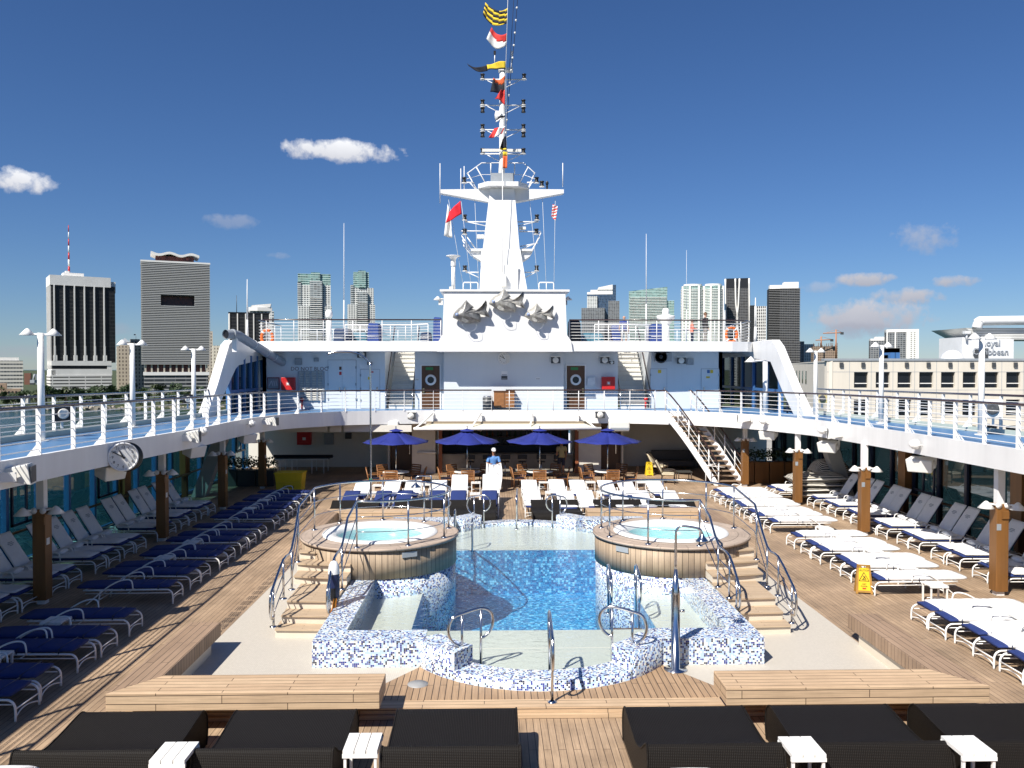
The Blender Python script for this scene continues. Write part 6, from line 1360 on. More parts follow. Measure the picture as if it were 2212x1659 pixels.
# ------------------------------------------------------------------ mast
MY = 43.0
def q7(x, y, Y=MY): return aty(905.2+x*.248, 329.2+y*.248, Y)
def q6(x, y, Y=MY): return aty(932.6+x*.2315, y*.2315, Y)
mast = thing('mast', 'tall white ship mast with crossarms, platforms and lights on the central block', 'mast', (q7(752,1205).x, MY, 9.1))
def frus(m, b, t, d0, d1, Y=MY):
    m.add([(b[0],Y-d0,b[2]),(b[1],Y-d0,b[2]),(b[1],Y+d0,b[2]),(b[0],Y+d0,b[2]),(t[0],Y-d1,t[2]),(t[1],Y-d1,t[2]),(t[1],Y+d1,t[2]),(t[0],Y+d1,t[2])], [(0,3,2,1),(4,5,6,7),(0,1,5,4),(1,2,6,5),(2,3,7,6),(3,0,4,7)])
m = MB(); z0, z1, z2 = 9.05, q7(0,860).z, q7(0,325).z
frus(m, (q7(528,1205).x,q7(942,1205).x,z0), (q7(545,860).x,q7(878,860).x,z1), 1.0, .75); frus(m, (q7(556,858).x,q7(872,858).x,z1), (q7(620,325).x,q7(828,325).x,z2), .7, .45)
m.build('pylon', WHITE, mast)
m = MB(); m.prism([(q7(515,0).x,MY-.3),(q7(600,0).x,MY-.95),(q7(860,0).x,MY-.95),(q7(945,0).x,MY-.3),(q7(945,0).x,MY+.9),(q7(515,0).x,MY+.9)], q7(0,322).z, q7(0,284).z); m.build('platform', WHITE, mast)
for s, xt, xi, yt in ((-1,190,620,352),(1,1258,835,352)):
    a, b, c, d = q7(xt,330), q7(xi,326), q7(xi,440), q7(xt,362); v = []
    for yy in (MY-.22, MY+.22): v += [(a.x,yy,a.z),(b.x,yy,b.z),(c.x,yy,c.z),(d.x,yy,d.z)]
    MB().add(v, [(0,1,2,3),(7,6,5,4),(0,4,5,1),(1,5,6,2),(2,6,7,3),(3,7,4,0)]).build('crossarm', WHITE, mast, fix=True)
m = MB(); m.prism([(q7(452,0).x,MY-.5),(q7(980,0).x,MY-.5),(q7(980,0).x,MY+.9),(q7(452,0).x,MY+.9)], q7(0,866).z, q7(0,848).z); m.build('lower_platform', WHITE, mast)
m = MB()
for s, xa, xb in ((-1,455,548),(1,978,890)):
    a, b, c = q7(xa,866), q7(xb,866), q7(xb,955 if s<0 else 960); v = []
    for yy in (MY-.35,MY+.6): v += [(a.x,yy,a.z),(b.x,yy,b.z),(c.x,yy,c.z),(q7(xa+s*-12,905).x,yy,q7(0,905).z)]
    MB().add(v, [(0,1,2,3),(7,6,5,4),(0,4,5,1),(1,5,6,2),(2,6,7,3),(3,7,4,0)]).build('platform_knee', WHITE, mast, fix=True)
def grail(m, pts, r=.02): m.tube(pts, r, 6)
m = MB()
for f, r in ((1.0,.028),(.55,.016)):
    pts = []
    for u, v, Y in ((520,300,MY-.3),(418,185,MY-.4),(545,92,MY+.4),(910,92,MY+.4),(1010,182,MY-.4),(940,320,MY-.3)):
        p = q7(u,v,Y); p.z = q7(0,300).z + (p.z-q7(0,300).z)*f; 
        if 0 < pts.__len__() < 5: pass
        pts.append(p)
    grail(m, pts[1:-1], r)
for a, b in (((500,130),(585,280)),((425,185),(515,345)),((440,260),(500,330)),((950,130),(868,280)),((1005,185),(935,345)),((985,260),(945,330)),((625,95),(625,188)),((832,95),(832,188))): grail(m, [q7(*a),q7(*b)], .03)
m.build('upper_railing', WHITE, mast)
m = MB()
lower_ = (((365,685),(575,685)),((365,720),(470,870)),((375,760),(455,880)),((380,800),(460,905)),((405,720),(500,850)),((870,690),(1060,690)),((1062,700),(968,900)),((1050,740),(965,880)),((880,820),(1035,790)),((885,845),(1000,800)))
for side in (0, 1):
    m = MB()
    for a, b in lower_:
        if (a[0] > 750) == bool(side): grail(m, [q7(*a),q7(*b)], .03)
    m.build('lower_railing', WHITE, mast)
m = MB()
BR_ = [((430,608),(580,640)),((1010,608),(860,640)),((430,1048),(520,1090)),((1010,1048),(925,1090)),None,None]
for (xa, xb, y), br in zip(((400,590,605),(860,1040,605),(405,520,1045),(920,1020,1045),(380,480,262),(940,1035,262)), BR_):
    m = MB(); m.tube([q7(xa,y),q7(xb,y)], .035, 6)
    if br: m.tube([q7(*br[0]),q7(*br[1])], .025, 6)
    m.build('light_arm', WHITE, mast)
def navlight(x, y, f=q7, s=1.0, down=False):
    c = f(x, y); sg = -1 if down else 1
    o = MB(); o.lathe([(0,.13*s),(.12*s,.13*s),(.12*s,.08*s),(.09*s,.07*s),(.09*s,-.07*s),(.12*s,-.08*s),(.12*s,-.13*s),(0,-.13*s)], tuple(c), 12); o.build('navigation_light', BLACK, mast)
    o = MB(); o.cyl(c+Vector((0,0,-.17*s*sg)), c+Vector((0,0,-.14*s*sg)), .14*s, seg=10); o.build('light_tray', WHITE, mast)
for x, y in ((398,565),(1027,565),(397,688),(1022,688),(400,1008),(1025,1008),(393,240),(1024,240),(1070,273)): navlight(x, y)
o = MB(); p = q7(1115,268); o.tube([p+Vector((0,0,-.3)),p], .05, 6); o.lathe([(.05,.1),(.09,.0),(.06,-.1)], tuple(p), 10); o.build('signal_lamp', BLACK, mast)
# upper pole
m = MB(); m.tube([q7(708,330),q6(660,1500),q6(660,1000),q6(660,680)], [.17,.17,.165,.15], 14); m.build('pole', WHITE, mast)
m = MB(); m.cbox(q6(690,655),(.75,.4,.14)); m.tube([q6(742,655),q6(750,490)], .03, 6); m.tube([q6(588,600),q6(588,500)], .025, 6); m.cbox(q6(750,495),(.12,.1,.2)); m.build('masthead', WHITE, mast); m = MB(); m.cbox(q6(588,492),(.12,.1,.18)); m.build('wind_sensor', BLACK, mast)
for y, dn in ((752,False),(993,True),(1222,True),(1447,False)):
    m = MB(); m.tube([q6(470,y-10),q6(860,y-10)], .035, 6); m.tube([q6(520,y),q6(645,y+65)], .02, 6); m.tube([q6(820,y),q6(690,y+65)], .02, 6); m.build('yard', WHITE, mast)
    for x in (475,856 if y > 800 else 862):
        navlight(x, y-38, q6, .95)
        if dn: navlight(x, y+34, q6, .95, True)
MB().cbox(q6(653,1405,MY-.3),(2.0,.14,.14)).build('radar_bar', OFFW, mast)
o = MB(); o.lathe([(0,.3),(.16,.26),(.2,.1),(.18,-.15),(0,-.2)], tuple(q6(622,1090)), 14); o.build('small_radome', WHITE, mast)
m = MB(); m.cbox(q7(725,232,MY-.2),(1.2,.5,.5)); m.build('pole_base', GREYP, mast)
m = MB(); p = q7(780,1090,MY-.98); m.cbox((p.x,p.y-.03,p.z),(.95,.06,1.25)); m.build('hatch_panel', WHITE, mast); p = q7(735,1120,MY-1.0); o = MB(); o.cbox((p.x,p.y-.2,p.z),(.3,.3,.6)); o.build('winch_box', OFFW, mast, bevel=.04)
MB().tube([q7(727,1060,MY-1.15),q7(727,150,MY-1.1)], .018, 5).build('halyard_tube', WHITE, mast)
for p, h in ((q7(535,735),.2),(q7(900,662),.14)): MB().cbox(p,(.35,.3,h)).build('floodlight', OFFW, mast)
for x, y0, y1 in ((183,445,95),(364,395,140),(1252,300,92),(393,345,120)): MB().tube([q7(x,y0),q7(x,y1)], .022, 5).build('whip_antenna', WHITE, mast)
rope = simple('rope_white', (.6,.62,.62), .7)
for a, b in (((255,400),(380,1140)),((365,405),(455,1180)),((485,405),(520,1180)),((962,405),(1040,1180)),((1075,405),(1108,1180)),((1187,405),(1175,1170))): MB().tube([q7(*a),q7(*b,41.5)], .010, 4).build('halyard', rope, mast)
for xa in (385, 1045):
    t = thing('block_rail', 'small white hoop rail on the block, '+('left' if xa < 700 else 'right')+' of the mast', 'railing', tuple(q7(xa,1205,41.5))); m = MB(); m.tube([q7(xa,1205,41.5),q7(xa,1145,41.5),q7(xa+8,1133,41.5),q7(xa+120,1133,41.5),q7(xa+128,1145,41.5),q7(xa+128,1205,41.5)], .03, 6); m.build('hoop', WHITE, t); MB().tube([q7(xa+64,1133,41.5),q7(xa+64,1205,41.5)], .02, 6).build('post', WHITE, t)
t = thing('vent_post', 'white post with a flared disc top on the block, left of the mast', 'vent', tuple(q7(298,1205,42))); a, b = q7(298,1205,42), q7(298,985,42); m = MB(); m.cyl(a,b,.10,seg=14); m.lathe([(.13,-.03),(.13,.28),(.2,.4),(.36,.46),(.36,.49),(0,.51)], tuple(b), 20); m.build('post', WHITE, t); MB().cbox(q7(280,1190,41.7),(.18,.2,.22)).build('base_lamp', OFFW, t)
for s, u, lab in ((-1,162,'white cone lamp on the left side of the block'),(1,1298,'white cone lamp on the right side of the block')):
    p = q7(u,1285,40.8); t = thing('cone_lamp', lab, 'lamp', tuple(p)); m = MB(); conelamp(m, p, .22, .18); m.build('lamp_shade', WHITE2, t); m = MB(); m.tube([p+Vector((0,0,.05)), p+Vector((-s*.35,0,.05))], .03, 6); m.build('arm', WHITE2, t); MB().cbox(p+Vector((-s*.15,0,-.14)),(.2,.2,.22)).build('floodlight', OFFW if s<0 else GREYP, t)
# ------------------------------------------------------------------ flags
def flag(pts, mats, label, name='signal_flag', Y=41.9, nx=10, ny=8, f=q6, fn=None, group='signal flags on the mast', wave=.10, seed=0):
    """cloth between four corners given as (top hoist, top fly, bottom fly, bottom hoist) with optional mid bend"""
    A, B, C_, D_ = [f(*p, Y) for p in pts[:4]]; bend = Vector((0,0,0)) if len(pts) < 5 else Vector((0,0,pts[4]*.2315*Y/F_))
    t = thing(name, label, 'flag', tuple(A), 0, group); per = {}
    G = [[None]*(ny+1) for _ in range(nx+1)]
    for i in range(nx+1):
        for j in range(ny+1):
            u, v = i/nx, j/ny; p = A.lerp(B,u).lerp(D_.lerp(C_,u), v) + bend*math.sin(math.pi*min(1,u))
            p.y += wave*math.sin(u*7+v*2+seed)*(.3+u); G[i][j] = p
    for i in range(nx):
        for j in range(ny): per.setdefault(fn((i+.5)/nx,(j+.5)/ny) if fn else 0, []).append((i,j))
    for k, cells in per.items():
        m = MB(); d = Vector((0,.012,0)); idx = {}
        def vid(i,j):
            if (i,j) not in idx: idx[(i,j)] = len(m.v); m.v.append(Vector(G[i][j]))
            return idx[(i,j)]
        for i,j in cells: m.f.append((vid(i,j),vid(i+1,j),vid(i+1,j+1),vid(i,j+1))); m.uv.append(None); m.sm.append(True); m.mi.append(0)
        o = m.build('cloth_panel' if len(per) > 1 else 'cloth', mats[k], t); s = o.modifiers.new('thickness','SOLIDIFY'); s.thickness = .012
    return t
FY = simple('flag_yellow', (.72,.52,.03), .8, noise=.1, nscale=4); FB = simple('flag_black', (.008,.010,.02), .8, noise=.2, nscale=4); FR = simple('flag_red', (.60,.035,.03), .8, noise=.15, nscale=4); FWt = simple('flag_white', (.72,.72,.70), .8, noise=.05); FO_ = simple('flag_orange', (.66,.12,.03), .8, noise=.15, nscale=4)
flag([(710,70),(500,10),(478,140),(705,215),-60], [FY,FB], 'yellow and black striped signal flag at the top of the photo', fn=lambda u,v: int((v*6+u*2)%2 > 1), seed=1, nx=16, ny=12)
flag([(702,305),(560,250),(512,370),(695,430),-50], [FR,FWt], 'red over white signal flag, second from the top', fn=lambda u,v: int(v > .62-.3*u), seed=2)
flag([(690,572),(515,608),(522,660),(688,648),10], [FY,FB], 'long yellow and navy signal flag streaming left', fn=lambda u,v: int(v > .85), seed=3)
flag([(515,608),(330,595),(345,620),(522,662),-25], [FB], 'dark trailing tail of the long yellow and navy flag', seed=3, wave=.06)
flag([(682,708),(575,735),(545,855),(680,838),-20], [FO_,FB], 'orange over navy signal flag below the long yellow one', fn=lambda u,v: int(v > .55-.45*u), seed=4)
flag([(682,843),(640,850),(588,915),(680,980),10], [FR], 'plain red signal flag at mid mast', seed=5)
flag([(682,1062),(630,1060),(596,1135),(682,1105),0], [FWt,FB], 'black and white signal flag wrapped on the mast', fn=lambda u,v: int(abs(v-.6) < .18), seed=6)
flag([(688,1172),(585,1190),(532,1285),(655,1248),-10], [FWt,FR], 'white signal flag with red ends', fn=lambda u,v: int(u > .6 or (u<.15 and v>.3)), seed=7)
flag([(690,1262),(665,1290),(635,1395),(700,1402),0], [FB,FY], 'black signal flag with a yellow hem hanging on the mast', fn=lambda u,v: int(v > .82), seed=8)
flag([(664,1415),(706,1418),(704,1570),(664,1570),0], [FY,FO_], 'yellow over red signal flag at the foot of the pole', fn=lambda u,v: int(v > .3), seed=9, wave=.03)
flag([(360,420),(262,515),(232,618),(372,535),0], [simple('flag_bright_red', (.70,.015,.03), .8)], 'bright red flag on the left halyard under the crossarm', 'halyard_flag', f=q7, seed=1, group='flags on the crossarm halyards')
flag([(250,448),(272,520),(292,748),(218,728),0], [FWt], 'white flag hanging behind the bright red one', 'halyard_flag', f=q7, Y=42.3, seed=2, group='flags on the crossarm halyards')
flag([(1165,452),(1208,470),(1190,598),(1152,560),0], [FR,FWt], 'crumpled red and white striped flag on the right halyard', 'halyard_flag', f=q7, Y=42.0, seed=3, fn=lambda u,v: int((v*9+u*3)%2 > 1), nx=8, ny=16, wave=.05, group='flags on the crossarm halyards')
t = thing('flag_line', 'thin line carrying the signal flags up over the camera', 'line', tuple(q6(700,1570,41.9))); MB().tube([q6(700,1570,41.9),q6(692,600,41.9),q6(703,250,41.9),q6(712,-60,41.9)], .012, 4).build('rope', MATS['rope_white'], t)
t = thing('light_string', 'string of small bulbs running up beside the flags', 'light string', tuple(q6(705,1140,42.2))); P = smoothpath([q6(692,1240,42.2),q6(710,1000,42.2),q6(735,720,42.2),q6(765,440,42.2),q6(785,200,42.2),q6(803,-40,42.2)], 8)
MB().tube(P, .014, 4).build('cable', FB, t); BUL = simple('bulb_glass', (.75,.75,.72), .1)
for k,(p,_) in enumerate(resample(P, .62)): m = MB(); m.lathe([(0,.07),(.05,.04),(.05,-.03),(0,-.06)], tuple(p+Vector((0,-.03,0))), 8); m.build('bulb', BUL, t)
t = thing('stay_wire', 'dark stay wire rising between the flags and the bulb string', 'wire', tuple(q6(700,800,42.4))); MB().tube([q6(700,950,42.4),q6(735,500,42.4),q6(768,-40,42.4)], .012, 4).build('wire', FB, t)
# ------------------------------------------------------------------ roof terrace
RT_Z = RZ1
railing('railing', 'roof terrace railing left of the central block', [(-3.35,40.65,RT_Z),(-11.2,40.75,RT_Z),(-12.0,41.0,RT_Z),(-12.5,41.8,RT_Z),(-12.6,46.5,RT_Z)], 1.05, 6, 1.38, flat=False, brace=False, group='roof railings')
railing('railing', 'roof terrace railing right of the central block', [(2.95,40.65,RT_Z),(10.9,40.75,RT_Z),(11.7,41.1,RT_Z),(12.3,42,RT_Z),(12.4,46.5,RT_Z)], 1.05, 6, 1.38, flat=False, brace=False, group='roof railings')
railing('railing', 'inner roof railing with white panels on the left terrace', [(-8.7,44.5,RT_Z),(-5.2,44.5,RT_Z),(-4.2,43.6,RT_Z)], 1.0, 6, .8, flat=False, brace=False, group='roof railings', hand=WHITE)
railing('railing', 'inner roof railing round the stair opening on the right terrace', [(4.6,44.0,RT_Z),(6.6,44.0,RT_Z),(8.3,44.6,RT_Z),(8.3,46,RT_Z)], 1.0, 6, .8, flat=False, brace=False, group='roof railings', hand=WHITE)
struct(MB().box(-12.8,12.8,46,58,RZ0,RZ1-.01).build('roof_terrace_deck', BLUED))
railing('railing', 'far roof railing stepping back on the right terrace', [(5.5,50,RT_Z),(12.3,50,RT_Z)], 1.0, 5, 1.0, flat=False, brace=False, group='roof railings', hand=WHITE)
railing('railing', 'far roof railing stepping back on the left terrace', [(-12.3,50,RT_Z),(-6.5,50,RT_Z)], 1.0, 5, 1.0, flat=False, brace=False, group='roof railings', hand=WHITE)
COV = simple('cover_blue', (.015,.045,.20), .7, noise=.2, nscale=3, bump=.3, bscale=8); COVD = simple('cover_navy', (.008,.03,.09), .7, noise=.2, nscale=3)
def covered(u0,u1,v0,Y,label,mat,d=1.4):
    a, b = aty(u0,740,Y), aty(u1,740,Y); z = aty((u0+u1)/2,v0,Y).z; t = thing('covered_stack', label, 'covered furniture', ((a.x+b.x)/2,Y,RT_Z), 0, 'covered stacks on the roof')
    m = MB(); w = b.x-a.x; x0, x1 = a.x, b.x; sh = .12*w
    m.add([(x0,Y,RT_Z),(x1,Y,RT_Z),(x1,Y+d,RT_Z),(x0,Y+d,RT_Z),(x0+sh*.4,Y+.05,z-.12),(x1-sh*.4,Y+.05,z-.16),(x1-sh*.4,Y+d,z-.12),(x0+sh*.4,Y+d,z-.1),(x0+sh,Y+.2,z),(x1-sh,Y+.2,z-.03),(x1-sh,Y+d-.1,z),(x0+sh,Y+d-.1,z)], [(0,3,2,1)]+[(o+k,o+(k+1)%4,o+4+(k+1)%4,o+4+k) for o in (0,4) for k in range(4)]+[(8,9,10,11)])
    m.build('cover', mat, t, bevel=.05); m = MB(); m.tube([(x0-.01,Y-.01,RT_Z+.35),(x1+.01,Y-.01,RT_Z+.35)], .012, 5); m.build('strap', WHITE, t); return t
covered(719,754,708,45,'dark navy covered stack on the left roof terrace',COVD); covered(752,793,716,46,'teal covered table on the left roof terrace',simple('cover_teal',(.04,.14,.20),.6)); covered(793,819,697,43.4,'bright blue cover over a chair stack by the white panels',COV); covered(935,954,684,42.2,'tall blue covered stack against the left side of the block',COV,.8)
covered(1228,1256,691,42.2,'tall black covered stack against the right side of the block',BLACK,.8); covered(1256,1306,719,44.5,'low teal covered table right of the black stack',MATS['cover_teal']); covered(1407,1435,699,43.6,'blue covered chair stack left of the radome post',COV); covered(1322,1342,701,45,'blue covered stack left of the seated man',COV,.8); covered(912-5,932,717,44,'low dark covered box left of the tall blue stack',COVD,.8)
def radome(u, vt, vb, Y, label, collar=False):
    a = aty(u,vb,Y); a.z = RT_Z; b = aty(u,vt,Y); t = thing('radome_post', label, 'antenna', tuple(a), 0, 'antennas on the roof')
    h = b.z-a.z; m = MB(); m.cyl(a, a+Vector((0,0,h*.72)), .14 if not collar else .2, seg=14)
    if collar: m.lathe([(.2,0),(.2,.05),(.46,.36),(.48,.5),(.2,.56),(.12,.7),(.1,.75)], (a.x,a.y,a.z+h*.5), 18)
    m.build('post', WHITE, t); m = MB(); m.lathe([(0,.40),(.13,.37),(.19,.27),(.19,.06),(.14,0)], (a.x,a.y,b.z-.40), 16); m.build('dome', WHITE, t); return t
radome(711,669,740,44,'white radome post on the left roof terrace'); radome(1438,665,738,43,'white radome post with a flared collar on the right roof terrace',True)
def whip(u, vt, vb, Y, label, r=.03):
    a, b = aty(u,vb,Y), aty(u,vt,Y); a.z = max(a.z, RT_Z); k = a.lerp(b,.35); t = thing('whip_antenna', label, 'antenna', tuple(a), 0, 'antennas on the roof'); MB().tube([a,k], [r*1.5,r], 6).build('lower_mast', WHITE, t); MB().tube([k,b], [r*.8,r*.3], 6).build('whip', WHITE, t)
whip(743,482,738,46,'tall white whip antenna between the twin condo towers',.035); whip(534,603,738,41.5,'white whip antenna at the left end of the roof',.05); whip(1396,505,738,46,'tall white whip antenna in front of the green tower',.035); whip(1483,540,738,50,'faint thin whip antenna before the round condo',.02); whip(1128,612,640,42,'short whip antenna on the block right of the mast',.03) if False else None; whip(1632,643,740,44,'white antenna post with a disc top at the right end of the roof',.07); whip(1566,670,738,45,'white pole with a small ring on the right terrace',.05)
def lifering(u, v, Y, label):
    p = aty(u,v,Y); t = thing('life_ring', label, 'life ring', tuple(p), 0, 'orange life rings on the roof railings'); m = MB(); m.tube([p+Vector((.27*math.cos(a),0,.36*math.sin(a))) for a in [2*math.pi*k/24 for k in range(24)]], .075, 8, True); r_ = m.build('ring', ORANGE, t)
    m = MB()
    for a in (45,135,225,315): m.tube([p+Vector((.27*math.cos(R(a+d)),0,.36*math.sin(R(a+d)))) for d in (-7,0,7)], .079, 8)
    m.build('white_bands', WHITE, t); MB().cbox(p+Vector((0,.08,.36)),(.06,.06,.2)).build('hook', WHITE, t)
lifering(1580,723,41.0,'orange life ring on the right roof railing'); lifering(577,729,41.2,'orange life ring on the left roof railing')
# ------------------------------------------------------------------ sun loungers
# local frame: foot end at x = 0, head towards -x, width along y
LW = .64
def lounger_frame(t, back=0.0, frame=WHITE2):
    zr = .33
    for s in (-1, 1):
        y = s*LW/2; m = MB()
        m.tube(smoothpath([(-1.98,y,zr),(-1.0,y,zr),(-.22,y,zr),(-.08,y,zr-.015),(-.015,y,zr-.08),(0,y,zr-.18),(0,y,0)], 3), .019, 8); m.build('side_rail', frame, t, local=True)
        m = MB(); m.tube(smoothpath([(-1.92,y*1.04,0),(-1.72,y*1.06,.17),(-1.45,y*1.08,.39),(-1.2,y*1.08,.53),(-1.0,y*1.08,.57),(-.90,y*1.06,.52),(-.88,y*1.03,.33)], 3), .016, 8); m.build('armrest', frame, t, local=True)
        m = MB(); m.tube([(-1.60,y,zr),(-1.66,y,0)], .017, 6); m.build('leg', frame, t, local=True)
    m = MB(); m.tube(smoothpath([(0,-LW/2,.06),(-.03,-LW/4,.1),(-.04,0,.115),(-.03,LW/4,.1),(0,LW/2,.06)], 3), .012, 6); m.tube([(0,-LW/2,.19),(0,LW/2,.19)], .012, 6); m.tube([(-1.0,-LW/2,zr-.07),(-1.0,LW/2,zr-.07)], .011, 6); m.tube([(-1.95,-LW/2,zr),(-1.95,LW/2,zr)], .015, 6); m.tube([(-1.62,-LW/2,.12),(-1.62,LW/2,.12)], .012, 6)
    m.tube([(-.05,-LW/2+.02,zr-.08),(-1.95,-LW/2+.02,zr-.08)], .010, 6); m.tube([(-.05,LW/2-.02,zr-.08),(-1.95,LW/2-.02,zr-.08)], .010, 6)
    m.build('cross_bars', frame, t, local=True)
def pathflat(x0, x1, z, n=14): return [(x0+(x1-x0)*k/n, z, 0) for k in range(n+1)]
def pathback(x0, xh, L, z, ang, n=8):
    """seat from the foot x0 to the hinge xh, then a back of length L raised by ang"""
    P = pathflat(x0, xh, z, n); 
    for k in range(1, n+1): d = L*k/n; P.append((xh-d*math.cos(ang), z+d*math.sin(ang), -ang))
    return P
def lounger(kind, label, group, ang=0.0, towel=True):
    random.seed(hash(kind) % 1000 if False else len(kind)*17)
    t = thing('sun_lounger', label, 'sun lounger', (0,0,0), 0, group); lounger_frame(t)
    if ang == 0: P = pathflat(-.10, -2.14, .385)
    else: P = pathback(-.10, -1.22, .98, .385, ang)
    m = MB(); m.loft(P, LW-.04, .10); c = m.build('mattress', NAVY, t, local=True)
    m = MB()
    if ang == 0:
        for x in (-.72,-1.35): m.tube([(x,-LW/2+.05,.437),(x,LW/2-.05,.437)], .006, 5)
    else:
        m.tube([(-.72,-LW/2+.05,.437),(-.72,LW/2-.05,.437)], .006, 5)
    m.build('seam', NAVYF, c, local=True)
    m = MB()
    for x in (-.32,-1.05): m.tube([(x,-LW/2-.02,.34),(x,-LW/2-.01,.42),(x,LW/2+.01,.42),(x,LW/2+.02,.34)], .012, 5)
    m.build('strap', NAVYF, t, local=True)
    if towel:
        if ang == 0:
            P2 = [(x,z+.034+.006*random.random(),a) for x,z,a in pathflat(-.27, -2.2, .37, 26)]
            m = MB(); m.loft(P2, LW+.03, .125, 18, wob=.014); m.build('towel', TOWEL, t, local=True)
        else:
            P2 = pathback(-.16 if towel != 'back' else -1.1, -1.22, 1.0, .437, ang, 12)
            m = MB(); m.loft(P2, LW+.01, .055, 18, wob=.012); o = m.build('towel', TOWEL, t, local=True)
            if towel == 'roll':
                m = MB(); m.loft([(-1.12,.53,0),(-1.09,.53,0),(-1.0,.53,0),(-.95,.53,0),(-.92,.53,0)], .42, .13, 14, power=2); m.build('rolled_towel', TOWEL, t, local=True)
                ca, sa = math.cos(ang), math.sin(ang); m = MB(); q = lambda d, y, h: (-1.22-d*ca+h*sa, y, .437+d*sa+h*ca)
                for d, w in ((.72,.10),(.68,.13),(.64,.07)): m.add([q(d-.012,-w,.034),q(d-.012,w,.034),q(d+.012,w,.034),q(d+.012,-w,.034)], [(0,1,2,3)])
                m.build('embroidery', GREYP, o, local=True)
    return t
def place(proto, spots, labels, rz=0.0, group=None):
    for i, (s, l) in enumerate(zip(spots, labels)):
        x, y = s[:2]; x += random.uniform(-.05,.05); y += random.uniform(-.025,.025); r = rz + R(random.uniform(-1.6,1.6))
        if i == 0: proto.location = (x,y,0); proto.rotation_euler.z = r; proto['label'] = l
        else: dup(proto, (x,y,0), r, l, group)
def table(label, x, y, z=0, s=.42, h=.44, proto=[None], group='white side tables', rz=0.0):
    if proto[0] is None:
        t = thing('side_table', label, 'side table', (0,0,0), 0, group); m = MB(); w = s/2
        for k in range(3): m.box(-w+k*s/3+.006, -w+(k+1)*s/3-.006, -w, w, h-.025, h)
        m.box(-w,w,-w,-w+.03,h-.05,h-.025); m.box(-w,w,w-.03,w,h-.05,h-.025); m.build('top', WHITE2, t, local=True)
        for a in (-1,1):
            for b in (-1,1): MB().box(a*(w-.03)-.016, a*(w-.03)+.016, b*(w-.03)-.016, b*(w-.03)+.016, 0, h-.025).build('leg', WHITE2, t, local=True)
        m = MB(); m.tube([(-w+.03,0,.12),(w-.03,0,.12)], .011, 6); m.build('stretcher', WHITE2, t, local=True)
        proto[0] = t
    else: t = dup(proto[0], (0,0,0), 0, label, group)
    t.location = (x, y, z); t.rotation_euler.z = rz; return t
ORD = ['first','second','third','fourth','fifth','sixth','seventh','eighth','ninth','tenth','eleventh','twelfth','thirteenth','fourteenth','fifteenth','sixteenth','seventeenth','eighteenth','nineteenth','twentieth']
# blue row, left
LB = [12.95,13.72,14.92,15.70,16.90,19.19,20.35,21.1,22.3,23.02,24.25,24.97,26.2,27.9,28.65,29.75,30.5,31.6,32.3,33.4]
g = 'blue loungers in the left front row'
pb = lounger('blue', '', g, 0, False)
place(pb, [(-8.07,y) for y in LB], ['bare navy lounger, %s of the left front row from the camera' % ORD[i] for i in range(len(LB))], 0, g)
for i, y in enumerate((14.32,16.3,20.72+.95,23.63,28.28-.85+1.8,31.05)): table('white slatted side table between the blue loungers, %s from the camera' % ORD[i], -9.35, y)
# white towel row, left
LWY = [13.2,13.9,15.6,16.3,17.9,18.6,19.9,20.6,22.0,22.7,23.75,24.45,26.0,26.7,27.9,28.6,29.8,30.5]
g = 'towelled loungers in the left back row'
pw = lounger('white', '', g, R(58), 'roll')
place(pw, [(-11.12,y) for y in LWY], ['raised white lounger in shade, %s of the left back row from the camera' % ORD[i] for i in range(len(LWY))], 0, g)
# white flat row, right (mirrored: foot towards the pool)
RF = [13.2,13.95,14.75,15.45,16.28,16.98,19.45,20.62,21.35,22.55,23.3,24.45,26.8,27.9,28.6,29.8,30.5,31.7,32.4,33.4]
g = 'white towelled flat loungers in the right front row'
pr_ = lounger('flatwhite', '', g, 0, True)
place(pr_, [(8.1,y) for y in RF], ['flat white towelled lounger, %s of the right front row from the camera' % ORD[i] for i in range(len(RF))], math.pi, g)
for i, (x,y) in enumerate(((9.25,18.55),(9.4,19.98+.03),(9.45,21.93),(9.4,23.9-.02),(9.4,25.2),(9.4,29.2),(9.4,31.1))): table('white slatted side table in the right front row, %s from the camera' % ORD[i], x, y)
# raised row, right
RB = [17.5,18.25,19.7,20.45,21.75,22.5,23.75,24.5,25.7,26.45,27.7,28.45,29.6,30.35,31.5]
g = 'raised white loungers in the right back row'
pq = lounger('rightback', '', g, R(57), 'roll')
place(pq, [(11.45,y) for y in RB], ['raised white lounger, %s of the right back row from the camera' % ORD[i] for i in range(len(RB))], math.pi, g)
for i,(x,y) in enumerate(((11.3,33.4),(11.25,34.3))):
    dup(pr_, (x-.6,y,0), math.pi, ['navy and white lounger by the striped cushion stack','farther navy and white lounger half hidden by the striped cushion stack'][i], 'loungers by the striped cushions')
# centre group facing the camera
g = 'centre loungers facing the pool'
def cx(u, v, z): p = atz(u, v, z); return p.x, p.y
pc = lounger('centreblue', '', g, R(15), False); pcw = lounger('centrewhite', '', g, R(15), True); pcb = lounger('cback', '', g, R(18), 'back'); pch = lounger('chigh', '', g, R(38), 'back')
def centre(proto, items, first):
    for i,(u,v,zt,lab) in enumerate(items):
        x, yb = cx(u, v, zt); x += random.uniform(-.02,.02); L = 1.22+.98*math.cos(R(17)); y = yb-L
        if first and i == 0: proto.location = (x,y,0); proto.rotation_euler.z = -math.pi/2; proto['label'] = lab
        else: dup(proto, (x,y,0), -math.pi/2, lab, g)
nm = ['leftmost','second from the left','third from the left','fourth from the left','second from the aisle side','rightmost']
nL = ['leftmost','second from the left','third from the left','fourth from the left','just left of the attendant']
nR = ['leftmost','second from the left','third from the left','fourth from the left','second from the right','rightmost']
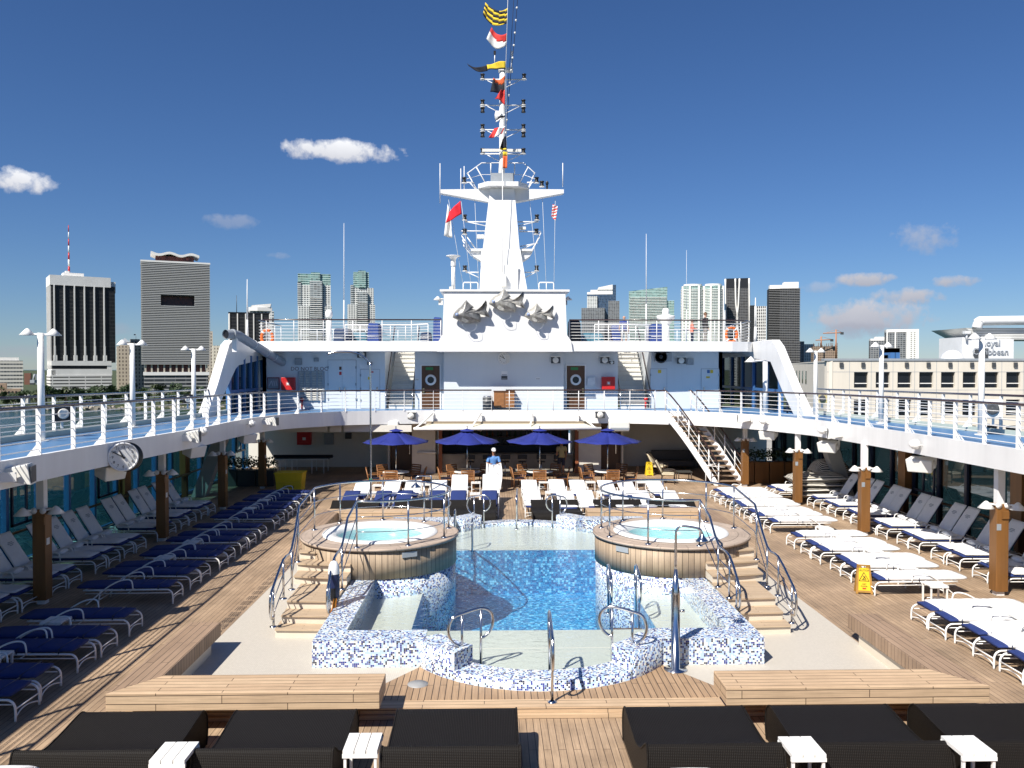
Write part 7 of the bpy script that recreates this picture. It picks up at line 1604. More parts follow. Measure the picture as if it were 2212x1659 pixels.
centre(pcb, [(787,1044,.68,'navy lounger with white towelled back, leftmost in the far row behind the left tub'),(850,1042,.68,'navy lounger with white towelled back, second in the far row behind the left tub'),(894,1041,.68,'navy lounger with white towelled back, third in the far row behind the left tub'),(950,1041,.68,'navy lounger with white towelled back, fourth in the far row behind the left tub')], True)
centre(pch, [(994,1028,.99,'navy lounger with a high white towelled back, left of the attendant'),(1060,1027,.99,'navy lounger at which the attendant is draping a towel')], True)
centre(pc, [(763,1061,.64,'bare navy lounger, leftmost in the near row behind the left tub'),(832,1061,.64,'bare navy lounger, second in the near row behind the left tub'),(877,1060,.64,'bare navy lounger, third in the near row behind the left tub'),(946,1060,.64,'bare navy lounger, fourth in the near row behind the left tub'),(991,1060,.64,'bare navy lounger behind the left dark wicker daybed at the pool end'),(1058,1060,.64,'bare navy lounger beside the centre aisle, in front of the attendant')], True)
centre(pcw, [(u,v,.68,'white towelled centre lounger, %s in the far row behind the right tub' % nR[i]) for i,(u,v) in enumerate(((1143,1038),(1201,1037),(1244,1038),(1306,1039),(1349,1040),(1409,1038)))] + [(u,v+2,.68,'white towelled centre lounger, %s in the near row behind the right tub' % nR[i]) for i,(u,v) in enumerate(((1148,1057),(1219,1060),(1262,1058),(1333,1060),(1380,1059),(1440,1059)))], True)
tabs = [(816,1047,'behind the left tub, far row left'),(906+14,1045,'behind the left tub, far row right'),(802,1063,'behind the left tub, near row left'),(908,1062,'behind the left tub, near row right'),(1028,1041,'left of the attendant, far'),(1026,1065,'left of the attendant, near'),(1174,1040,'behind the right tub, far row left'),(1275,1040,'behind the right tub, far row middle'),(1384,1040,'behind the right tub, far row right'),(1189,1062,'behind the right tub, near row left'),(1300,1062,'behind the right tub, near row middle')]
for u,v,l in tabs: x,y = cx(u,v,.44); table('white slatted side table '+l, x, y)
for u,v,l in ((824,1083,'beside the dark daybeds behind the left tub'),(940,1088,'at the pool end right of the left tub'),(1258,1091,'at the pool end between the dark daybeds on the right'),(1391,1091,'beside the dark daybeds behind the right tub')):
    x,y = cx(u,v,.44); table('white slatted side table '+l, x, y)
# ------------------------------------------------------------------ wicker daybeds
def daybed():
    t = thing('wicker_daybed', '', 'daybed', (0,0,0), 0, 'dark wicker daybeds')
    # profile in (y, z): foot at y=0, backrest at y=-2
    top = smoothpath([(0,.02,0),(.05,.22,0),(.03,.42,0),(-.07,.53,0),(-.22,.555,0),(-.7,.50,0),(-1.1,.48,0),(-1.4,.56,0),(-1.62,.70,0),(-1.75,.775,0),(-1.79,.775,0),(-1.825,.74,0),(-1.88,.55,0),(-1.95,.25,0),(-2.0,.02,0)], 4)
    P = [(p.x,p.y) for p in top]; w = .835; m = MB(); n = len(P); d = 0; ds = [0]
    for a,b in zip(P,P[1:]): d += math.hypot(b[0]-a[0],b[1]-a[1]); ds.append(d)
    vs_ = [(-w,y,z) for y,z in P]+[(w,y,z) for y,z in P]
    fs = [(i,n+i,n+i+1,i+1) for i in range(n-1)]; uvs = [[(-w,ds[i]),(w,ds[i]),(w,ds[i+1]),(-w,ds[i+1])] for i in range(n-1)]
    m.add(vs_, fs, True, uvs); m.build('woven_shell', WICK, t, local=True)
    
    for s in (-1,1):
        k = [(s*w,y,z) for y,z in P]; f = tuple(range(n)); m = MB().add(k, [f if s < 0 else f[::-1]]); m.build('side_panel', WICK, t, local=True)
        MB().tube([(s*w,y,z) for y,z in P], .014, 6).build('edge_braid', WICK, t, local=True)
    return t
DB = daybed(); first = True
def putbed(x, y, rz, label):
    global first
    if first: DB.location = (x,y,0); DB.rotation_euler.z = rz; DB['label'] = label; first = False
    else: dup(DB, (x,y,0), rz, label, scale=(1,1,1) if rz == 0 else (1,1,.78))
def bx_(u0, u1, v, z): a, b = atz(u0,v,z), atz(u1,v,z); return (a.x+b.x)/2
for u0,u1,l in ((205,440,'leftmost dark wicker daybed of the foreground row'),(520,772,'second dark wicker daybed from the left in the foreground row'),(864,1112,'third dark wicker daybed from the left in the foreground row'),(1352,1598,'third dark wicker daybed from the right in the foreground row'),(1672,1914,'second dark wicker daybed from the right in the foreground row'),(1968,2212,'rightmost dark wicker daybed of the foreground row')):
    putbed(bx_(u0,u1,1523,.555)+(.09 if u0 > 1900 else -.03 if u0 > 1600 else 0), 11.72, 0, l)
for u0,u1,l in ((712,800,'dark wicker daybed at the far left of the far row, behind the left tub'),(838,957,'dark wicker daybed behind the right half of the left tub'),(979,1058,'dark wicker daybed left of the aisle at the far pool end'),(1153,1255,'dark wicker daybed right of the aisle at the far pool end'),(1298,1395,'dark wicker daybed behind the left half of the right tub'),(1422,1515,'dark wicker daybed at the far right of the far row, behind the right tub')):
    putbed(bx_(u0,u1,1082,.80), 27.98, math.pi, l)
for u,v,l in ((397,1622,'in the foreground between the two left daybeds'),(790,1602,'in the foreground between the second and third daybeds'),(1730,1610,'in the foreground between the two right middle daybeds'),(2088,1608,'in the foreground at the right corner')):
    p = atz(u,v,.80); table('white slatted side table '+l, {397:-4.6,790:-2.4,1730:2.905,2088:4.93}[u], p.y, 0).scale = (1.0,1.15,1.82)
for u,v,l in ((30,1650,'white rolled towel end peeping in at the bottom left corner'),(1486,1655,'white rolled towel end peeping in at the bottom edge')):
    p = atz(u,v,.85); t = thing('rolled_towel', l, 'towel', (p.x,p.y-.1,.80 if u > 500 else .8)); m = MB(); m.loft([(-.3,0,0),(-.27,0,0),(-.2,0,0),(0,0,0),(.2,0,0),(.27,0,0),(.3,0,0)], .16, .15, 14, power=2); o = m.build('roll', TOWEL, t, local=True); m = MB(); m.tube([(-.29,-.03,.07),(.29,-.03,.07)], .01, 5); m.build('fold', TOWEL, t, local=True)
# ------------------------------------------------------------------ umbrellas, tables, chairs
def umbrella():
    t = thing('parasol', '', 'parasol', (0,0,0), 0, 'blue parasols in front of the bar'); n = 8; r = 1.52; z0, z1 = 2.08, 2.60
    m = MB(); ap = (0,0,z1); E = [(r*math.cos(2*math.pi*(k+.5)/n), r*math.sin(2*math.pi*(k+.5)/n), z0) for k in range(n)]
    for k in range(n):
        a, b = Vector(E[k]), Vector(E[(k+1)%n]); A = Vector(ap); q = 5; rows = []
        for i in range(q+1):
            f = i/q; pa, pb = A.lerp(a,f), A.lerp(b,f); mid = (pa+pb)/2; sag = .10*f*(1-f)*2; rows.append((pa+Vector((0,0,-.05*math.sin(math.pi*f))), mid+Vector((0,0,-sag-.05*math.sin(math.pi*f)-.05*f)), pb+Vector((0,0,-.05*math.sin(math.pi*f)))))
        vs_ = [v for rw in rows for v in rw]; fs = [(3*i+j,3*i+3+j,3*i+4+j,3*i+1+j) for i in range(q) for j in range(2)]; m.add(vs_, fs, True)
    c = m.build('canopy', UMBR, t, local=True); s = c.modifiers.new('thickness','SOLIDIFY'); s.thickness = .012
    m = MB(); m.lathe([(.33,-.055),(.3,-.03),(0,.05)], (0,0,z1), 8, Matrix.Rotation(R(22.5),4,'Z')); m.build('vent_cap', UMBR, t, local=True)
    m = MB(); m.cyl((0,0,0),(0,0,z1+.16), .024, seg=10); m.build('pole', STEEL, t, local=True)
    for k in range(n): MB().tube([(0,0,z1-.12), (E[k][0]*.95,E[k][1]*.95,z0-.02)], .009, 5).build('rib', STEEL, t, local=True)
    m = MB(); m.lathe([(0,.06),(.24,.06),(.26,0),(.0,0)], (0,0,0), 18); m.build('base', GREYP, t, local=True); return t
def rtable():
    t = thing('round_table', '', 'table', (0,0,0), 0, 'round tables in front of the bar'); m = MB(); m.lathe([(0,.73),(.58,.73),(.6,.715),(.58,.70),(0,.70)], (0,0,0), 28); m.build('top', OFFW, t, local=True)
    for a in range(4): c, s = math.cos(a*math.pi/2+.78), math.sin(a*math.pi/2+.78); MB().tube([(.07*c,.07*s,.7),(.1*c,.1*s,.35),(.38*c,.38*s,.02)], .028, 6).build('leg', CHAIRW, t, local=True)
    return t
def achair():
    t = thing('armchair', '', 'chair', (0,0,0), 0, 'teak chairs in front of the bar')   # faces +y
    m = MB(); 
    for k in range(6): m.box(-.26,.26,-.24+k*.085,-.24+k*.085+.07,.41,.435)
    m.build('seat', CHAIRW, t, local=True); m = MB(); m.loft([(x,.46,0) for x in (-.24,-.22,-.16,-.05,.05,.16,.22,.24)], .48, .06, 12); 
    o = m.build('seat_pad', NAVYF, t, local=True)
    for sx in (-1,1):
        m = MB(); m.tube([(sx*.27,.25,0),(sx*.27,.25,.64)], .024, 6); m.build('leg', CHAIRW, t, local=True)
        m = MB(); m.tube([(sx*.27,-.26,0),(sx*.27,-.25,.43),(sx*.27,-.36,.92)], .024, 6); m.build('leg', CHAIRW, t, local=True)
        m = MB(); m.box(sx*.27-.03,sx*.27+.03,-.30,.30,.64,.665); m.build('armrest', CHAIRW, t, local=True)
    m = MB(); Mx = Matrix.Translation((0,-.26,.47)) @ Matrix.Rotation(R(13),4,'X')
    for k in range(4): m.box(-.26,.26,-.012,.012,.02+k*.1,.09+k*.1,M=Mx)
    m.box(-.27,.27,-.016,.016,.42,.48,M=Mx); m.build('backrest', CHAIRW, t, local=True); return t
U = umbrella(); T = rtable(); Cc = achair()
ux = [(855,'leftmost blue parasol'),(1009,'second blue parasol from the left, left of the attendant'),(1166,'third blue parasol from the left, over the bar stools'),(1313,'rightmost blue parasol')]
wh4 = ['at the leftmost parasol','at the second parasol from the left','at the third parasol from the left','at the rightmost parasol']
fc = True
for i,(u,l) in enumerate(ux):
    x = X(u,37.0); l = l+' in front of the bar'
    if i == 0: U.location = (x,37,0); U['label'] = l; T.location = (x,37,0); T['label'] = 'round pale table '+wh4[i]
    else: dup(U, (x,37,0), .1*i, l); dup(T, (x,37,0), 0, 'round pale table '+wh4[i])
    for dx,dy,w in ((-.05+.1*(i%2),-.92,'with its back to the camera'),(-.95,-.15,'on the left of the table'),(.98,-.05,'on the right of the table'),(-.55,.75,'behind the table, left'),(.6,.8,'behind the table, right')):
        rz = math.atan2(dx, -dy); lab = 'teak armchair %s, %s' % (wh4[i], w)
        if fc: Cc.location = (x+dx,37+dy,0); Cc.rotation_euler.z = rz; Cc['label'] = lab; fc = False
        else: dup(Cc, (x+dx,37+dy,0), rz, lab)
def stool():
    t = thing('bar_stool', '', 'bar stool', (0,0,0), 0, 'bar stools at the counter'); m = MB(); m.cyl((0,0,0),(0,0,.66),.03,seg=8); m.lathe([(0,.03),(.2,.02),(.22,0)], (0,0,0), 14); m.build('pedestal', STEEL, t, local=True)
    MB().box(-.2,.2,-.2,.2,.66,.72).build('seat', BLACK, t, local=True, bevel=.02); MB().box(-.24,.24,-.24,-.19,.82,1.05).build('backrest', BLACK, t, local=True, bevel=.02); m = MB()
    for s in (-1,1): m.tube([(s*.1,-.17,.68),(s*.1,-.22,.9)], .015, 6)
    m.build('back_strut', STEEL, t, local=True); return t
ST = stool(); ys = WY-.75
for i,u in enumerate((1016,1053,1091,1129,1169,1205)):
    l = 'black bar stool at the counter, %s from the left' % ORD[i]
    if i == 0: ST.location = (X(u,ys),ys,0); ST['label'] = l
    else: dup(ST, (X(u,ys),ys,0), .1*(i%3-1), l)
# ------------------------------------------------------------------ people
def skinmesh(name, verts, edges, radii, mat, parent, sub=2, root=0):
    verts = list(verts); radii = [r if isinstance(r, tuple) else (r,r) for r in radii]; E2 = []
    for a, b in edges:                         # extra joints along each limb keep its taper
        d = (verts[b]-verts[a]).length; n = max(1, min(5, int(d/max(.03, .55*(radii[a][0]+radii[b][0])))+ (1 if d > .12 else 0))); prev = a
        for k in range(1, n):
            t = k/n; verts.append(verts[a].lerp(verts[b], t)); radii.append(tuple(radii[a][q]*(1-t)+radii[b][q]*t for q in (0,1))); E2.append((prev, len(verts)-1)); prev = len(verts)-1
        E2.append((prev, b))
    edges = E2
    me = bpy.data.meshes.new(name); me.from_pydata(verts, edges, []); o = bpy.data.objects.new(name, me); COL.objects.link(o)
    sk = o.modifiers.new('skin','SKIN'); sk.use_smooth_shade = True; sb = o.modifiers.new('sub','SUBSURF'); sb.levels = sub; sb.render_levels = sub
    for i, r in enumerate(radii): me.skin_vertices[0].data[i].radius = (r,r) if not isinstance(r, tuple) else r
    me.skin_vertices[0].data[root].use_root = True
    dg = bpy.context.evaluated_depsgraph_get(); n = bpy.data.meshes.new_from_object(o.evaluated_get(dg)); bpy.data.objects.remove(o); bpy.data.meshes.remove(me)
    n.name = name; n.materials.clear(); n.materials.append(mat); o = bpy.data.objects.new(name, n); COL.objects.link(o); o.parent = parent; return o
def person(loc, rz, label, h=1.72, shirt=None, trouser=None, skin=SKIN, hair=HAIRM, arms='down', cap=None, shorts=False, jacket=False, stride=.06, legs=True):
    t = thing('person', label, 'person', loc, rz, None); k = h/1.72                 # faces -y
    V = {}; 
    def P(n, x, y, z, r): V[n] = (Vector((x,y,z))*k, r if not isinstance(r, tuple) else tuple(q*k for q in r), ) if False else (Vector((x,y,z))*k, (r*k if not isinstance(r, tuple) else tuple(q*k for q in r)))
    P('pel',0,0,.92,(.15,.11)); P('waist',0,0,1.08,(.135,.10)); P('chest',0,0,1.28,(.17,.115)); P('neck0',0,.0,1.43,(.075,.07)); P('neck',0,-.01,1.49,.052); P('skull0',0,-.02,1.57,(.072,.085)); P('skull',0,-.015,1.65,(.075,.09)); P('crown',0,-.005,1.70,(.055,.065))
    E = [('pel','waist'),('waist','chest'),('chest','neck0'),('neck0','neck'),('neck','skull0'),('skull0','skull'),('skull','crown')]
    hands = []
    for s,n in ((-1,'L'),(1,'R')):
        P('sh'+n,s*.19,0,1.39,.062); 
        if arms == 'down': el, wr = (s*.25,.02,1.12), (s*.26,-.06,.88)
        elif arms == 'hold': el, wr = (s*.27,-.10,1.13), (s*.17,-.32,1.14)
        else: el, wr = (s*.25,-.06,1.12), (s*.13,-.28,1.10)
        P('el'+n,*el,.042); P('wr'+n,*wr,.029); d = (Vector(wr)-Vector(el)).normalized(); hd = Vector(wr)+d*.07; P('ha'+n,*hd,(.034,.022)); hands.append((s,n,hd,d))
        E += [('chest','sh'+n),('sh'+n,'el'+n),('el'+n,'wr'+n),('wr'+n,'ha'+n)]
        if legs:
            st = s*stride; P('hip'+n,s*.095,0,.86,.088); P('kn'+n,s*.10,-st*.6-.02,.49,.058); P('an'+n,s*.10,st*.6+.02,.09,.038); P('to'+n,s*.12,st*.6-.12,.035,.034); E += [('pel','hip'+n),('hip'+n,'kn'+n),('kn'+n,'an'+n),('an'+n,'to'+n)]
    for s,n,hd,d in hands:                     # five separate fingers
        side = Vector((1,0,0)) if abs(d.x) < .8 else Vector((0,1,0)); dn = d.cross(side).normalized()
        for q in range(4):
            o = (q-1.5)*.019; L = (.055,.068,.064,.05)[q]; a = hd+d*.035+side*o; b = a+d*L*.6+dn*.01; c = b+d*L*.3+dn*.03
            P('f%s%d'%(n,q),*a,.0095); P('g%s%d'%(n,q),*b,.009); P('k%s%d'%(n,q),*c,.0075); E += [('ha'+n,'f%s%d'%(n,q)),('f%s%d'%(n,q),'g%s%d'%(n,q)),('g%s%d'%(n,q),'k%s%d'%(n,q))]
        a = hd-d*.01+side*s*-.035; b = a+d*.04+side*s*-.02; P('t'+n,*a,.011); P('u'+n,*b,.009); E += [('ha'+n,'t'+n),('t'+n,'u'+n)]
    names = list(V); idx = {n:i for i,n in enumerate(names)}
    skinmesh('body', [V[n][0] for n in names], [(idx[a],idx[b]) for a,b in E], [V[n][1] for n in names], skin, t)
    body = t.children[0]; bm_ = body.data; segs = [(V[a][0], V[b][0], a, b) for a, b in E]
    def near(p):
        best = None
        for A, B, a, b in segs:
            d = B-A; q = max(0, min(1, (p-A).dot(d)/max(1e-9, d.length_squared))); e = (p-(A+d*q)).length - .5*((V[a][1][0] if isinstance(V[a][1], tuple) else V[a][1])*(1-q)+(V[b][1][0] if isinstance(V[b][1], tuple) else V[b][1])*q)
            if best is None or e < best[0]: best = (e, a, b, q)
        return best[1:]
    info = [near(v.co) for v in bm_.vertices]
    def clothes(nm, test, grow, mat):
        """a garment: the body surface inside it, pushed outwards"""
        keep = [test(i, bm_.vertices[k].co) for k, i in enumerate(info)]; fs = [tuple(p.vertices) for p in bm_.polygons if all(keep[v] for v in p.vertices)]
        used = sorted({v for f in fs for v in f}); ix = {v: i for i, v in enumerate(used)}
        if not fs: return
        m = MB(); m.add([bm_.vertices[v].co+bm_.vertices[v].normal*grow for v in used], [tuple(ix[v] for v in f) for f in fs], True); o = m.build(nm, mat, t, local=True); sd = o.modifiers.new('thickness','SOLIDIFY'); sd.thickness = .012; sd.offset = -1; return o
    arm = lambda a, b: 'sh' in a[:2] or 'el' in a[:2]
    if shirt:
        def ts(i, co):
            a, b, q = i
            if a in ('pel','waist','chest') and b in ('waist','chest','neck0','shL','shR'): return co.z > .86*k
            if a[:2] == 'pel'[:2] and b[:3] == 'hip': return co.z > .88*k
            if a[:2] == 'sh': return True if jacket else q < .8
            if a[:2] == 'el': return jacket
            return a == 'neck0' and jacket and q < .5
        clothes('shirt', ts, .018*k, shirt)
    if trouser and legs:
        def tt(i, co):
            a, b, q = i
            if b[:3] == 'hip' or (a == 'pel' and b == 'waist'): return co.z < .97*k
            if a[:3] == 'hip': return True
            if a[:2] == 'kn': return (not shorts) and q < .97
            return False
        clothes('trousers', tt, .013*k, trouser)
        clothes('shoes', lambda i, co: i[0][:2] == 'an' or (i[0][:2] == 'kn' and i[2] > .93), .008*k, BLACK)
    hc = V['skull'][0]; m = MB(); m.lathe([(0,.095*k),(.05*k,.085*k),(.085*k,.05*k),(.098*k,0),(.09*k,-.05*k)], tuple(hc+Vector((0,.012*k,.012*k))), 16)
    if hair: m.build('hair', hair, t, local=True)
    if cap:
        m = MB(); m.lathe([(0,.115*k),(.06*k,.105*k),(.10*k,.06*k),(.108*k,.0)], tuple(hc+Vector((0,.0,.02*k))), 16); m.build('cap', cap, t, local=True); m = MB(); m.add([tuple(hc+Vector(q)*k) for q in ((-.08,-.08,.03),(.08,-.08,.03),(.06,-.19,.0),(-.06,-.19,.0),(-.08,-.08,.04),(.08,-.08,.04),(.06,-.19,.01),(-.06,-.19,.01))], [(3,2,1,0),(4,5,6,7),(0,1,5,4),(1,2,6,5),(2,3,7,6),(3,0,4,7)]); m.build('cap_visor', cap, t, local=True)
    f = hc+Vector((0,-.09*k,-.03*k)); m = MB()
    m.add([tuple(f+Vector(q)*k) for q in ((-.014,.0,-.045),(.014,0,-.045),(0,-.028,-.035),(0,-.005,.015))], [(0,1,2),(0,2,3),(1,3,2)]); m.build('nose', skin, t, local=True)
    m = MB()
    for s in (-1,1): m.lathe([(0,.012*k),(.012*k,0),(0,-.012*k)], tuple(f+Vector((s*.032*k,-.0*k,.0))), 8)
    m.build('eyes', BLACK, t, local=True); m = MB(); m.cbox(tuple(f+Vector((0,.0,-.075*k))), (.045*k,.012*k,.01*k)); m.build('mouth', simple('lips', (.3,.1,.08), .5) if 'lips' not in MATS else MATS['lips'], t, local=True)
    m = MB()
    for s in (-1,1): m.lathe([(0,.03*k),(.02*k,0),(0,-.03*k)], tuple(hc+Vector((s*.088*k,.01*k,-.03*k))), 8)
    m.build('ears', skin, t, local=True); return t
POLO = simple('polo_blue', (.10,.25,.55), .8, noise=.1, nscale=8, bump=.3, bscale=25); TROU = simple('trousers_navy', (.02,.025,.05), .8); KHAKI = simple('shirt_yellow', (.42,.36,.18), .8, noise=.1); CORAL = simple('shirt_coral', (.68,.20,.14), .8, noise=.1); JKT = simple('jacket_black', (.012,.012,.014), .6, bump=.3, bscale=20); GREYT = simple('trousers_grey', (.20,.19,.18), .8)
pa = atz(1064, 1055, 0); py = 36.2; px_ = X(1066, py)
person((px_,py,0), R(4), 'attendant in a blue polo shirt and white cap holding up a white towel', 1.80, POLO, TROU, SKIN, HAIRM, 'hold', WHITE)
t = thing('held_towel', 'long white bath sheet held up by the attendant, hanging in folds', 'towel', (px_,py-.46,0)); m = MB(); n = 22; ny_ = 12; G = []
random.seed(2)
for j in range(ny_+1):
    v = j/ny_; z = 1.25-v*1.12; w = .31+.05*v+.02*math.sin(v*5)
    for i in range(n+1): u = i/n*2-1; d = .05*math.sin(u*9+v*2.2)*(.35+v)+.03*math.sin(u*17-v*3); sag = -.10*(1-u*u)*(1-v)**2; G.append((px_+u*w+.02*math.sin(v*4), py-.46+d-.25*v, z+sag))
m.add(G, [(j*(n+1)+i, (j+1)*(n+1)+i, (j+1)*(n+1)+i+1, j*(n+1)+i+1) for j in range(ny_) for i in range(n)], True); o = m.build('cloth', TOWEL, t); s_ = o.modifiers.new('thickness','SOLIDIFY'); s_.thickness = .02
m = MB(); m.tube([G[k] for k in range(n+1)], .018, 6); m.build('hem', TOWEL, t)
yb = WY-.9; person((X(1213,yb),yb,0), R(200), 'man in a pale yellow shirt and dark shorts standing at the bar', 1.75, KHAKI, TROU, SKIN, HAIRM, 'down', None, True)
person((X(1494.5,50),50,RT_Z), R(80), 'person in a coral top and dark trousers on the right roof terrace', 1.62, CORAL, TROU, SKIN2, simple('hair_brown', (.14,.07,.03), .6), 'fore', jacket=True)
person((X(1523,45.6),45.6,RT_Z), R(100), 'person in a black hooded jacket and grey trousers on the right roof terrace', 1.74, JKT, GREYT, SKIN2, MATS['hair_brown'], 'down', jacket=True)
person((X(1348,45.0),45.0,RT_Z-.18), R(180), 'bald man in a blue shirt seen from behind on the right roof terrace', 1.72, simple('shirt_blue', (.02,.04,.22), .8), simple('shorts_pale', (.35,.34,.32), .8), SKIN2, None, 'down', shorts=True)
# ------------------------------------------------------------------ other furniture
def wetsign(p, rz, label, wood=False):
    t = thing('wet_floor_sign', label, 'wet floor sign', tuple(p), rz, 'yellow wet floor signs'); a = R(12)
    for s in (-1,1):
        Mx = Matrix.Translation((0,0,.62)) @ Matrix.Rotation(s*a,4,'X') @ Matrix.Translation((0,0,-.63))
        m = MB(); m.box(-.14,.14,-.012,.012,.06,.60,M=Mx); m.build('panel', YELL, t, local=True)
        fm = simple('aged_amber', (.38,.20,.04), .5, noise=.2) if wood and 'aged_amber' not in MATS else (MATS['aged_amber'] if wood else YELL); m = MB()
        m.add([Mx @ Vector(q) for q in ((-.19,-.02,0),(-.14,-.02,0),(-.11,-.02,.63),(-.15,-.02,.63),(-.19,.02,0),(-.14,.02,0),(-.11,.02,.63),(-.15,.02,.63))], [(0,1,2,3),(7,6,5,4),(0,4,5,1),(1,5,6,2),(2,6,7,3),(3,7,4,0)])
        m.add([Mx @ Vector(q) for q in ((.14,-.02,0),(.19,-.02,0),(.15,-.02,.63),(.11,-.02,.63),(.14,.02,0),(.19,.02,0),(.15,.02,.63),(.11,.02,.63))], [(0,1,2,3),(7,6,5,4),(0,4,5,1),(1,5,6,2),(2,6,7,3),(3,7,4,0)])
        m.box(-.15,-.05,-.02,.02,.60,.68,M=Mx); m.box(.05,.15,-.02,.02,.60,.68,M=Mx); m.box(-.05,.05,-.02,.02,.655,.68,M=Mx); m.box(-.15,.15,-.018,.018,.03,.08,M=Mx); m.build('frame', fm, t, local=True)
    Mf = Matrix.Translation(t.location) @ Matrix.Translation((0,0,.62)) @ Matrix.Rotation(-a,4,'X') @ Matrix.Translation((0,0,-.63))
    def txt(b, s, z): lettering(b, s, BLACK, 'lettering', t, Mf @ Matrix.Translation((0,-.016,z)) @ FRONT, .002)
    txt('CAUTION', .062, .545); txt('WET', .045, .225); txt('FLOOR', .045, .175)
    Ml = Matrix.Translation((0,0,.62)) @ Matrix.Rotation(-a,4,'X') @ Matrix.Translation((0,0,-.63)); m = MB()
    tri = [(-.11,.30),(.11,.30),(0,.50)]
    for k in range(3): q, r_ = tri[k], tri[(k+1)%3]; m.tube([Ml @ Vector((q[0],-.016,q[1])), Ml @ Vector((r_[0],-.016,r_[1]))], .006, 5)
    for q,r_ in (((-.02,.42),(.01,.38)),((.01,.38),(-.02,.35)),((.01,.38),(.04,.36)),((-.05,.33),(.05,.33)),((.0,.39),(.03,.41))): m.tube([Ml @ Vector((q[0],-.016,q[1])), Ml @ Vector((r_[0],-.016,r_[1]))], .008, 5)
    m.build('slipping_figure', BLACK, t, local=True); m = MB(); m.box(-.04,.04,-.016,-.012,.11,.14,M=Ml); m.build('red_mark', RED, t, local=True); return t
p = atz(1871,1284,0); wetsign((p.x,p.y+.15,0), R(-14), 'yellow wet floor sign with an amber frame beside the right white loungers', True)
p = aty(1402,1030,41.0); wetsign((p.x,41.0,0), 0, 'plain yellow wet floor sign near the wicker chairs by the staircase')
# yellow bin
p = aty(628,1048,36.3); t = thing('towel_bin', 'tapered yellow bin marked clean on the shaded left deck', 'bin', (p.x,36.3,0))
def taper(m, x, y, z0, z1, w0, w1, d0, d1): m.add([(x-w0,y-d0,z0),(x+w0,y-d0,z0),(x+w0,y+d0,z0),(x-w0,y+d0,z0),(x-w1,y-d1,z1),(x+w1,y-d1,z1),(x+w1,y+d1,z1),(x-w1,y+d1,z1)], [(0,3,2,1),(4,5,6,7),(0,1,5,4),(1,2,6,5),(2,3,7,6),(3,0,4,7)])
m = MB(); taper(m, p.x,36.3,.0,.42,.54,.56,.36,.38); m.build('lower_box', YELL, t, bevel=.02); m = MB(); taper(m, p.x,36.3,.42,.80,.56,.60,.38,.42); m.build('upper_box', YELL, t, bevel=.02); m = MB(); m.box(p.x-.62,p.x+.62,35.86,36.74,.78,.83); m.build('rim', YELL, t)
lettering('CLEAN', .16, BLACK, 'lettering', t, facing((p.x,35.915,.22)), .003)
# table tennis table
c = aty(792-10,1000,43.0); x = X(655+3,42.8); t = thing('table_tennis_table', 'dark table tennis table with a net on the shaded left deck', 'table tennis table', (x,42.8,0)); 
MB().box(x-1.37,x+1.37,41.9,43.4,.74,.77).build('top', simple('table_dark', (.03,.05,.07), .4), t); m = MB(); m.box(x-1.38,x+1.38,41.88,41.9,.73,.775); m.box(x-1.38,x+1.38,43.4,43.42,.73,.775); m.box(x-1.38,x+1.38,42.64,42.66,.771,.773); m.build('white_edge', WHITE, t)
m = MB(); m.box(x-1.5,x+1.5,42.4,42.42,.77,.93); m.build('net', simple('net_dark', (.02,.02,.025), .9), t)
for dx in (-1.1,-.5,.5,1.1): m = MB(); m.tube([(x+dx,42.1,0),(x+dx,42.1,.74)], .025, 6); m.tube([(x+dx,43.2,0),(x+dx,43.2,.74)], .025, 6); m.build('leg', WHITE2, t)
# planters
def planter(x0,x1,y,label,mat,h=.62):
    t = thing('planter', label, 'planter', ((x0+x1)/2,y,0), 0, 'planters under the walkways'); n = max(1, round((x1-x0)/.75)); w = (x1-x0)/n
    for k in range(n): m = MB(); m.box(x0+k*w+.02,x0+(k+1)*w-.02,y-.3,y+.3,0,h); m.build('box', mat, t, bevel=.015)
    random.seed(int(x0*10)+50); m = MB()
    for k in range(n*2): leafclump(m, (x0+(k+.5)*(x1-x0)/(n*2), y+random.uniform(-.1,.1), h+.32), .34, 130, .055)
    m.build('foliage', LEAF, t); return t
PLB = simple('planter_dark', (.05,.05,.045), .6, noise=.2); planter(-13.2,-10.7,37.9,'row of dark planters with clipped shrubs on the shaded left deck',PLB,.72); planter(7.4,9.0,41.5,'teak fronted planter with shrubs behind the curved staircase',VARN,.95) if False else planter(10.6,13.4,38.3,'teak fronted planters with shrubs under the right walkway',VARN,1.0)
